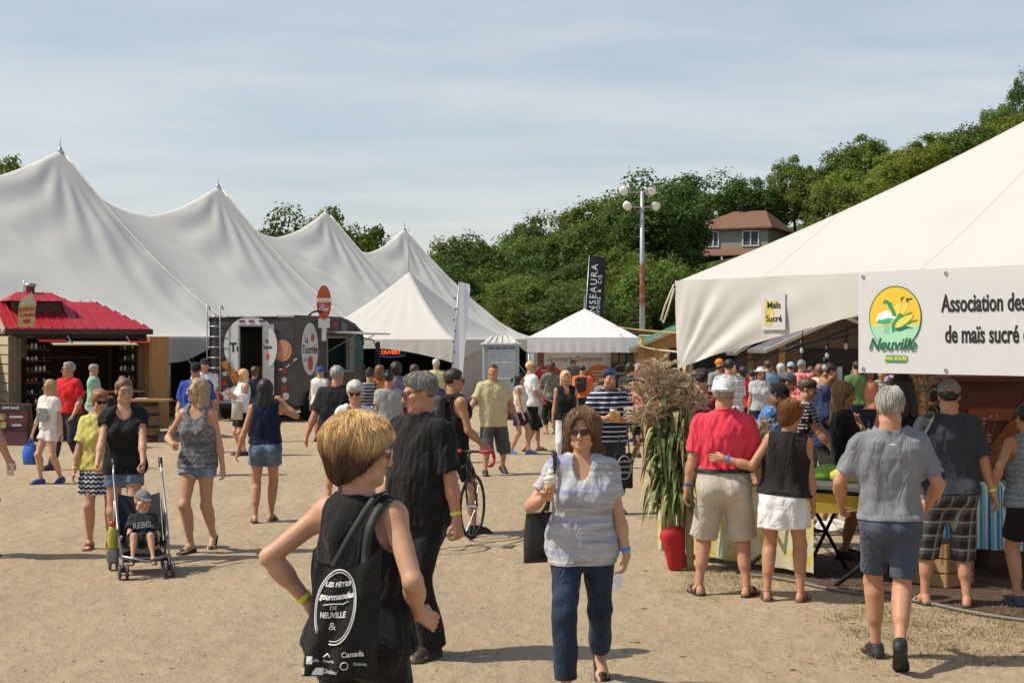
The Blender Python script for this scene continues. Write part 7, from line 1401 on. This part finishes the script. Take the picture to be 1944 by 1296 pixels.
def cup(label, c, m, r=.036, h=.11, fill=None):
    root = thing('plastic_cup', label, 'cup', c); MB().lathe([(r * .75, -h / 2), (r, h / 2), (r * 1.05, h / 2 + .003), (r * .96, h / 2), (r * .72, -h / 2 + .004)], (0, 0, 0), 16).build('cup_wall', m, root, True)
    if m is BEERT: MB().lathe([(r * .95, h * .26), (r * 1.03, h * .5)], (0, 0, 0), 16).build('foam', FOAM, root, True)
    if fill: MB().lathe([(r * .74, -h / 2 + .002), (r * .99, h * .34)], (0, 0, 0), 16).build('beer', fill, root, True)
CLEARM = mat('clear_plastic', (.62, .62, .60), .2, 0, .05); BEER = mat('beer_amber', (.62, .30, .09), .2, 0, .1)
BEERT = mat('beer_cup', (.74, .40, .09), .2, 0, .12); FOAM = mat('foam', (.80, .76, .64), .6)
cup('left cup of amber beer held by the striped polo man', grip(SP_, 'R') + Vector((.0, -.02, .03)), BEERT, .042, .13); cup('right cup of amber beer held by the striped polo man', grip(SP_, 'L') + Vector((.0, -.02, .03)), BEERT, .042, .13)
c = grip(LEP, 'R') + Vector((0, -.01, -.01)); cup('clear plastic cup in the hand at the left edge', c, CLEARM, .04, .12)
def blue_bag():
    q = grip(GIRL, 'R') + Vector((-.0, -.02, -.05)); handbag('carrier_bag', 'blue carrier bag in the hand of the blonde girl', q + Vector((-.03, 0, -.06)), .20, .30, .14, mat('blue_plastic', (.02, .12, .55), .4, 0, .15, 12), -20, [smooth_path([q + Vector((-.06, 0, -.06)), q + Vector((-.02, 0, .02)), q + Vector((.03, 0, -.06))])])
blue_bag()
q = at(450, 762, 27.0); handbag('carrier_bag', 'pale printed carrier bag on the arm of the blonde woman by the truck', q, .2, .33, .12, mat('printed_bag', (.55, .48, .40), .5, 0, .25, 14), 10, [])
c = P29['tr']((-.05, .1, .66)); handbag('shoulder_bag', 'maroon patterned bag on the hip of the black-haired woman', P29['tr']((.02, .11, .62)), .34, .3, .14, mat('maroon_bag', (.12, .025, .025), .7, 0, .4, 40), 72 + 90, [smooth_path([P29['tr']((.02, .11, .62)), P29['tr']((.03, .05, .83)), P29['tr']((.0, -.08, .66))])])
def slab_bag(P, lo, label, w, h, d, m, name, cat='backpack', straps=True):
    M = P['MW']; root = thing(name, label, cat, P['tr'](lo), P['root'].rotation_euler[2]); g = Grid((-w, -w, -h), (w, w, h), .012); g.add(boxp((0, 0, 0), (w, d, h), d * .46), .01).add(boxp((0, d * .4, -h * .14), (w * .8, d * .5, h * .55), d * .2), .03); Pq, Qq = g.mesh(); fast_obj('pouch', Pq, Qq, m, root)
    if straps:
        I = (Matrix.Translation(root.location) @ Matrix.Rotation(root.rotation_euler[2], 4, 'Z')).inverted()
        for s in (-1, 1): MB().tube([I @ v for v in smooth_path([P['tr']((s * .055, lo[1] - .02, lo[2] + h * .25)), P['tr']((s * .065, .02, .84)), P['tr']((s * .065, -.06, .80)), P['tr']((s * .075, -.075, .72)), P['tr']((s * .085, .02, .64))])], .016, 6).build('strap', m, root, True)
slab_bag(P33, (.03, .10, .71), 'small black backpack slung on the orange t-shirt', .26, .34, .13, BLACKP, 'backpack', straps=True); slab_bag(CYC, (0, .105, .74), 'dark grey hydration backpack on the cyclist', .23, .38, .11, mat('pack_grey', (.03, .03, .033), .7), 'backpack')
p = TEE; slab = handbag('tote_bag', 'olive cloth bag on the shoulder of the dark slate t-shirt man', p['tr']((.135, .03, .755)), .24, .34, .09, mat('olive_cloth', (.13, .13, .095), .9, 0, .2), 178 + 62, [smooth_path([p['tr']((.13, .06, .75)), p['tr']((.082, .055, .845)), p['tr']((.08, -.02, .85)), p['tr']((.12, -.05, .74))])])
MB().tube([(0, 0, 0)] * 0 or [at(707, 800, 25), at(713, 850, 24.9)], .018, 6) and tag(MB().tube([at(706, 770, 25.2), at(714, 860, 25.0)], .016, 6).build('walking_stick', mat('pale_wood', (.55, .42, .22), .6), None, True), 'pale wooden stick carried by the striped vest woman', 'stick')
# black tote with white print on the foreground woman's back
def tote():
    p = FG; c = at(662, 1168, 5.62); root = thing('tote_bag', 'black cotton tote with white printed emblem hanging on her back', 'tote bag', c, rad(-12)); w, h = .285, .47; n, m = 24, 26
    def S(u, v):       # u -1..1 across, v 0 top .. 1 bottom
        sag = .055 * (1 - u * u) * (1 - v) ** 2; y = -.035 * math.cos(u * 1.4) * math.sin(math.pi * (.15 + .7 * v)) + .010 * math.sin(u * 7 + v * 5) * (.3 + v) + .012 * math.sin(v * 9 - u * 3) * (1 - v); return Vector((u * w / 2 * (.92 + .12 * v) - .035 * v, y, h * (.5 - v) - sag + .03 * u * (1 - v)))
    V = [S(-1 + 2 * i / n, j / m) for j in range(m + 1) for i in range(n + 1)]; k = len(V); V += [v + Vector((0, .05 * math.sin(math.pi * min(max((i % (n + 1)) / n, .02), .98)) + .004, 0)) for i, v in enumerate(V)]
    F = [(j * (n + 1) + i, (j + 1) * (n + 1) + i, (j + 1) * (n + 1) + i + 1, j * (n + 1) + i + 1) for j in range(m) for i in range(n)]; F += [tuple(k + q for q in f[::-1]) for f in F]
    for j in range(m):
        for i in (0, n): a = j * (n + 1) + i; b_ = a + n + 1; F.append((a, a + k, b_ + k, b_) if i == 0 else (a, b_, b_ + k, a + k))
    for i in range(n): a = m * (n + 1) + i; F.append((a, a + k, a + 1 + k, a + 1))
    t = NT('tote_cotton').set(.75, 0, .3); t.col(t.mix(t.rng(t.noise(5, 5), .35, .7), (.010, .010, .010), (.022, .021, .021))); t.bump(t.noise(14, 4), .5, .02); mesh_obj('pouch', V, F, t.m, root, True)
    def wrap(o):      # lay a flat print on the cloth
        for v in o.data.vertices: u, vv = v.co.x, v.co.z; s = S(max(-1, min(1, u)), max(0, min(1, vv))); v.co = s + Vector((0, -.004, 0))
        return o
    def wtext(tx, u, v, sz, sx=1, **kw):
        o = text(tx, WHITEINK, root, (0, 0, 0), (1, 0, 0), (0, 0, 1), sz, sx, th=0, **kw); rt = kw.get('r', 0)
        for q in o.data.vertices: q.co = Vector((u + q.co.x / (w / 2), 0, v - q.co.z / h))
        return wrap(o)
    def line(pts, r):
        b = MB(); b.tube([S(*q) + Vector((0, -.004, 0)) for q in pts], r, 5); return b.build('print_line', WHITEINK, root, True)
    for rr in (1, .92): line([(-.22 + .60 * rr * math.cos(a) * (1 - .12 * math.sin(a)), .36 - .36 * rr * math.sin(a)) for a in [rad(-100 + 325 * i / 50) for i in range(51)]], .0028 if rr == 1 else .0018)
    wtext('LES FÊTES', -.22, .155, .029, .85, bold=.0010); wtext('gourmandes', -.22, .27, .039, .72, shear=.3, bold=.0014); wtext('DE', -.25, .375, .024, .9); wtext('NEUVILLE', -.25, .445, .036, .68, bold=.001); wtext('&', -.25, .55, .05)
    line([(-.55, .35), (-.3, .335), (.0, .345), (.15, .325)], .002)
    wtext('Canada', .36, .80, .031, .85, bold=.0008); wtext('Neuville', -.30, .865, .017, .85); wtext('Desjardins', .56, .885, .017, .75); wtext('Québec', -.24, .95, .024, .8, shear=.2); wtext('ville', -.66, .858, .020, .8)
    for u, v, a, b_ in ((-.82, .855, .012, .016), (-.74, .955, .042, .015)):
        o = MB().plate([(-a, -b_), (a, -b_), (a, b_), (-a, b_)], .0005, (0, 0, 0), (1, 0, 0), (0, 0, 1)).build('print_block', WHITEINK, root)
        for q in o.data.vertices: q.co = Vector((u + q.co.x / (w / 2), 0, v - q.co.z / h))
        wrap(o)
    line([(-.45, .83), (-.36, .80), (-.27, .83)], .004); line([(.16 + .09 * math.cos(a * .6283), .895 + .032 * math.sin(a * .6283)) for a in range(11)], .002)
    I = (Matrix.Translation(c) @ Matrix.Rotation(rad(-12), 4, 'Z')).inverted(); st = mat('tote_strap', (.030, .030, .030), .7)
    sho = p['tr']((-.062, .035, .838)); sho2 = p['tr']((-.062, -.03, .845)); 
    def band(pts, wd):
        V = []; F = []; pts = [I @ v for v in smooth_path(pts, 30)]
        for i, q in enumerate(pts): t_ = (pts[min(i + 1, len(pts) - 1)] - pts[max(i - 1, 0)]).normalized(); s = t_.cross(Vector((0, -1, 0))).normalized() * wd / 2 if abs(t_.y) < .9 else Vector((wd / 2, 0, 0)); V += [q - s, q + s, q + s + Vector((0, .004, 0)), q - s + Vector((0, .004, 0))]
        for i in range(len(pts) - 1): a = 4 * i; F += [(a, a + 1, a + 5, a + 4), (a + 2, a + 3, a + 7, a + 6), (a + 1, a + 2, a + 6, a + 5), (a + 3, a, a + 4, a + 7)]
        MB().add(V, F).build('strap', st, root, True)
    W_ = lambda u, v: Matrix.Translation(c) @ Matrix.Rotation(rad(-12), 4, 'Z') @ (S(u, v) + Vector((0, -.006, 0)))
    band([W_(-.35, .06), p['tr']((.03, .088, .66)), p['tr']((-.03, .088, .76)), sho + Vector((0, -.02, .01)), sho2 + Vector((0, 0, .02))], .028); band([W_(.75, .08), p['tr']((-.072, .088, .70)), p['tr']((-.075, .075, .78)), p['tr']((-.085, .035, .832)), p['tr']((-.082, -.03, .84))], .034)
tote()
e = tag(MB().plate([(0, 0), (.016, -.03), (0, -.05), (-.016, -.03)], .004, FG['head']((.088, -.0, -.05)), (.9, .4, 0), (0, 0, 1)).tube([FG['head']((.086, .0, -.03)), FG['head']((.088, 0, -.055))], .0015, 5).build('earring', METAL), 'grey metal drop earring of the foreground woman', 'earring')
e.parent = FG['root']; e.matrix_parent_inverse = FG['MW'].inverted(); del e['label'], e['category']
# prints on shirts
def shirt_print(P, pts, m, nm='print'):
    pass
def stroller():
    c = gp(258, 1096); c.y += .25; yaw = 20; root = thing('stroller', 'light umbrella stroller with grey frame and dark seat pushed towards the camera', 'stroller', c, rad(yaw)); FR = mat('stroller_frame', (.30, .30, .32), .35, .6); FB = mat('stroller_fabric', (.03, .035, .045), .85, 0, .3)
    for s in (-1, 1):
        MB().tube([(s * .215, .50, .95), (s * .22, .46, .86), (s * .22, .02, .42), (s * .20, -.30, .12)], .0105, 8).build('push_bar', FR, root, True); MB().tube([(s * .225, .26, .64), (s * .23, .27, .10)], .011, 8).tube([(s * .22, .27, .12), (s * .20, -.14, .36)], .011, 8).build('rear_strut', FR, root, True)
        MB().tube([(s * .217, .50, .92), (s * .215, .54, 1.0)], .02, 8).build('handle', BLACKP, root, True)
        for y, x in ((-.31, .2), (.28, .235)):
            w = MB(); 
            for d in (-.032, .032):
                pr = MB().lathe([(.022, -.014), (.05, -.013), (.066, -.009), (.069, 0), (.066, .009), (.05, .013), (.022, .014)], (0, 0, 0), 20); w.add([Matrix.Rotation(rad(90), 3, 'Y') @ v + Vector((s * x + d, y, .07)) for v in pr.V], pr.F)
            w.tube([(s * x - .05, y, .07), (s * x + .05, y, .07)], .01, 6).tube([(s * x, y, .07), (s * x, y, .13)], .014, 6); w.build('wheel', mat('wheel_grey', (.06, .06, .065), .6), root, True)
    MB().tube([(-.21, -.22, .17), (.21, -.22, .17)], .01, 6).tube([(-.23, .27, .2), (.23, .27, .2)], .01, 6).tube([(-.21, -.28, .2), (0, -.32, .15), (.21, -.28, .2)], .014, 6).build('footrest', FR, root, True)
    V = []; F = []
    prof = [(-.17, .29), (-.08, .25), (.08, .22), (.16, .28), (.27, .46), (.37, .66)]
    for y, z in prof:
        for i in range(9): u = -1 + i / 4; V.append((u * .19, y + .02 * u * u * -1, z + .035 * u * u))
    F = [(9 * j + i, 9 * j + i + 1, 9 * j + i + 10, 9 * j + i + 9) for j in range(5) for i in range(8)]; b = MB().add(V, F); b.add([v + Vector((0, .015, -.02)) for v in [Vector(v) for v in V]], [f[::-1] for f in F])
    for s in (-1, 1): b.add([(s * .2, .05, .28), (s * .2, .20, .34), (s * .2, .38, .68), (s * .2, .27, .62), (s * .2, .10, .45)], [(0, 1, 2, 3, 4)])
    b.build('seat', FB, root, True); MB().box((0, .12, .15), (.36, .30, .09), None, .02).build('basket', FB, root)
    bt = thing('drink_bottle', 'green-yellow bottle with red cap hanging beside the stroller', 'bottle', root.matrix_basis @ Vector((-.27, -.02, .24))); MB().lathe([(.04, 0), (.043, .02), (.043, .15), (.03, .19), (.022, .2)], (0, 0, 0), 16).build('body', mat('bottle_green', (.38, .40, .04), .3, 0, .15), bt, True); MB().lathe([(.026, .2), (.028, .225), (.012, .25)], (0, 0, 0), 14).build('lid', mat('bottle_red', (.5, .04, .03), .4), bt, True)
    MB().box((.0, 0, -.06), (.10, .08, .12), None, .02).build('net', mat('net_grey', (.2, .2, .19), .8), bt)
    w = root.matrix_basis @ Vector((0, .02, 0)); H = .90
    kid = person('toddler in dark t-shirt and grey cap sitting in the stroller', 262, 0, 0, yaw - 6, 'm', 'fair', ('short', 'blond'), T_('tee', (.022, .024, .03), hem=.50, sl=.9, o=.012, loose=.6), T_('shorts', (.22, .22, .23), l=.95, o=.012, fl=.02), ('sandal', (.04, .04, .045)), L=(.15, .12, .52), R=(.14, .2, .50), legs=dict(L=(.10, .34, .20, 8), R=(.095, .34, .20, 8)), head=(20, 22, 0), hs=1.62, drop=.245, H=H, Y=w.y, loc=(w.x, w.y, 0), lean=(-20, 0, 0), extra=[('cap', (.21, .20, .19), 1)], girth=1.18, hmin=.006)
    o = kid['tr']((0, -.128, .70)); a = kid['root'].rotation_euler[2]; t = text('REBEL', mat('shirt_print', (.6, .58, .54), .7, 0, 0), kid['root'], kid['MW'].inverted() @ o, (1, 0, .12), (0, .15, 1), .075, .9, 0, .001, name='shirt_lettering'); return kid
KID = stroller()
def bicycle():
    dirv = Vector((.36, .93, 0)).normalized(); fw = at(897, 945, 15.75); fw.z = .34; yaw = math.atan2(dirv.y, dirv.x); root = thing('racing_bicycle', 'road bicycle with red handlebar tape wheeled by the cyclist', 'bicycle', (fw - dirv * .5) * Vector((1, 1, 0)), yaw); B_ = mat('bike_black', (.015, .015, .016), .35); X = lambda x, z, y=0: Vector((x, y, z))
    F_, R_, BB_, HD, ST = X(.5, .34), X(-.49, .34), X(-.08, .27), X(.36, .80), X(-.24, .84)
    MB().tube([BB_, X(-.20, .72)], .016, 8).tube([BB_, X(.39, .66)], .018, 8).tube([X(-.20, .74), HD], .015, 8).tube([X(.40, .62), HD], .019, 8).tube([BB_, R_], .010, 6).tube([X(-.19, .70), R_], .008, 6).build('frame', B_, root, True)
    MB().tube([X(.40, .62, .0), X(.42, .60, .05), X(.5, .34, .055)], .011, 6).tube([X(.40, .62, .0), X(.42, .60, -.05), X(.5, .34, -.055)], .011, 6).build('fork', B_, root, True)
    MB().tube([X(-.20, .74), ST], .013, 8).build('seat_post', METAL, root, True); MB().add(*(lambda V: (V, [(0, 1, 2, 3), (4, 7, 6, 5), (0, 4, 5, 1), (1, 5, 6, 2), (2, 6, 7, 3), (3, 7, 4, 0)]))([X(-.38, .87, -.07), X(-.12, .88, -.02), X(-.12, .88, .02), X(-.38, .87, .07), X(-.38, .84, -.06), X(-.12, .86, -.02), X(-.12, .86, .02), X(-.38, .84, .06)])).build('saddle', B_, root, True)
    for c in (F_, R_):
        w = MB().tube([c + X(.335 * math.cos(a), .335 * math.sin(a)) for a in [6.2832 * k / 48 for k in range(48)]], .012, 8, True).build('wheel', mat('tyre', (.014, .014, .014), .85), root, True); MB().tube([c + X(.316 * math.cos(a), .316 * math.sin(a)) for a in [6.2832 * k / 48 for k in range(48)]], .011, 6, True).build('rim', mat('rim_dark', (.05, .05, .05), .3, .6), w, True)
        s = MB(); 
        for k in range(20): a = 6.2832 * k / 20; s.tube([c + X(.02 * math.cos(a + 1), .02 * math.sin(a + 1), .03 * (-1) ** k), c + X(.31 * math.cos(a), .31 * math.sin(a))], .0016, 4)
        s.tube([c + Vector((0, -.05, 0)), c + Vector((0, .05, 0))], .018, 8).build('spokes', METAL, w)
    MB().tube([BB_ + Vector((.10 * math.cos(a), -.045, .10 * math.sin(a))) for a in [6.2832 * k / 24 for k in range(24)]], .008, 5, True).tube([X(-.08, .27, -.06), X(.02, .12, -.065)], .011, 6).tube([X(-.08, .27, .06), X(-.18, .42, .065)], .011, 6).build('crankset', METAL, root, True)
    MB().tube([HD, X(.40, .90), X(.45, .93)], .014, 8).build('stem', B_, root, True); b = MB(); b.tube([X(.45, .93, -.10), X(.45, .93, .10)], .013, 8).build('handlebar', B_, root, True)
    for s in (-1, 1): MB().tube(smooth_path([X(.45, .93, s * .10), X(.45, .93, s * .20), X(.53, .925, s * .215), X(.57, .86, s * .22), X(.53, .79, s * .22), X(.43, .785, s * .22)], 24), .018, 8).build('bar_tape', mat('red_tape', (.50, .025, .04), .6, 0, .15), root, True); MB().tube([X(.56, .95, s * .215), X(.60, .88, s * .215), X(.585, .80, s * .215)], .009, 6).build('brake_lever', B_, root, True)
    MB().tube(smooth_path([X(.58, .93, .2), X(.64, .86, .1), X(.52, .72, .02), X(.42, .6, .02)], 12), .004, 5).build('brake_cable', BLACKP, root)
bicycle()
def buggy_wheel():
    c = at(1062, 838, 22); c.z = 0; root = thing('pushchair', 'dark pushchair partly hidden behind the striped t-shirt woman', 'pushchair', c)
    for x in (0, .45): w = MB().tube([Vector((x, .16 * math.cos(a), .16 + .15 * math.sin(a))) for a in [6.2832 * k / 24 for k in range(24)]], .025, 6, True).tube([(x, -.15, .16), (x, .15, .16)], .01, 5).tube([(x, 0, .01), (x, 0, .31)], .01, 5).build('wheel', BLACKP, root, True)
    MB().tube([(.0, 0, .16), (.45, 0, .16)], .012, 6).tube([(.02, 0, .16), (.1, .4, 1.0)], .014, 6).tube([(.43, 0, .16), (.36, .4, 1.0)], .014, 6).tube([(.1, .4, 1.0), (.36, .4, 1.0)], .014, 6).build('frame', DARKMETAL, root, True); MB().box((.22, .2, .5), (.34, .4, .12), None, .03).box((.22, .4, .7), (.34, .08, .5), None, .03).build('seat', mat('stroller_fabric', (.03, .035, .045), .85, 0, .3), root)
buggy_wheel()
b = thing('tote_bag', 'black bag with white round print hanging by the striped polo man', 'tote bag', at(1184, 893, 17.6), rad(10)); MB().box((0, 0, 0), (.22, .05, .42), None, .015).build('pouch', mat('tote_black', (.015, .015, .015), .8), b); MB().tube([(-.07, -.0, .2), (-.05, 0, .42), (.05, 0, .42), (.07, 0, .2)], .01, 6).build('strap', BLACKP, b, True)
MB().tube([(.085 * math.cos(a), -.028, .04 + .14 * math.sin(a)) for a in [6.2832 * k / 30 for k in range(30)]], .004, 5, True).build('print_ring', WHITEINK, b)
for tx, z, s in (('LES FÊTES', .11, .035), ('gourmandes', .05, .035), ('NEUVILLE', -.02, .035)): text(tx, WHITEINK, b, (0, -.029, z), (1, 0, 0), (0, 0, 1), s, .8)
# girl's shirt picture, logo on the grey sports shirt
pr = MB().box((0, 0, 0), (.22, .006, .2)); o = GIRL['MW'].inverted() @ GIRL['tr']((0, -.094, .67)); x = pr.build('shirt_print', mat('print_grey', (.16, .18, .17), .8, 0, .5, 30), GIRL['root'], False, o)
o = GSM['MW'].inverted() @ GSM['tr']((0, .078, .80)); MB().plate([(-.03, 0), (.03, 0), (0, .016)], .002, o, (-1, 0, 0), (0, 0, 1)).build('shirt_logo', WHITEINK, GSM['root'])
o = POLO['MW'].inverted() @ POLO['tr']((.06, -.105, .72))
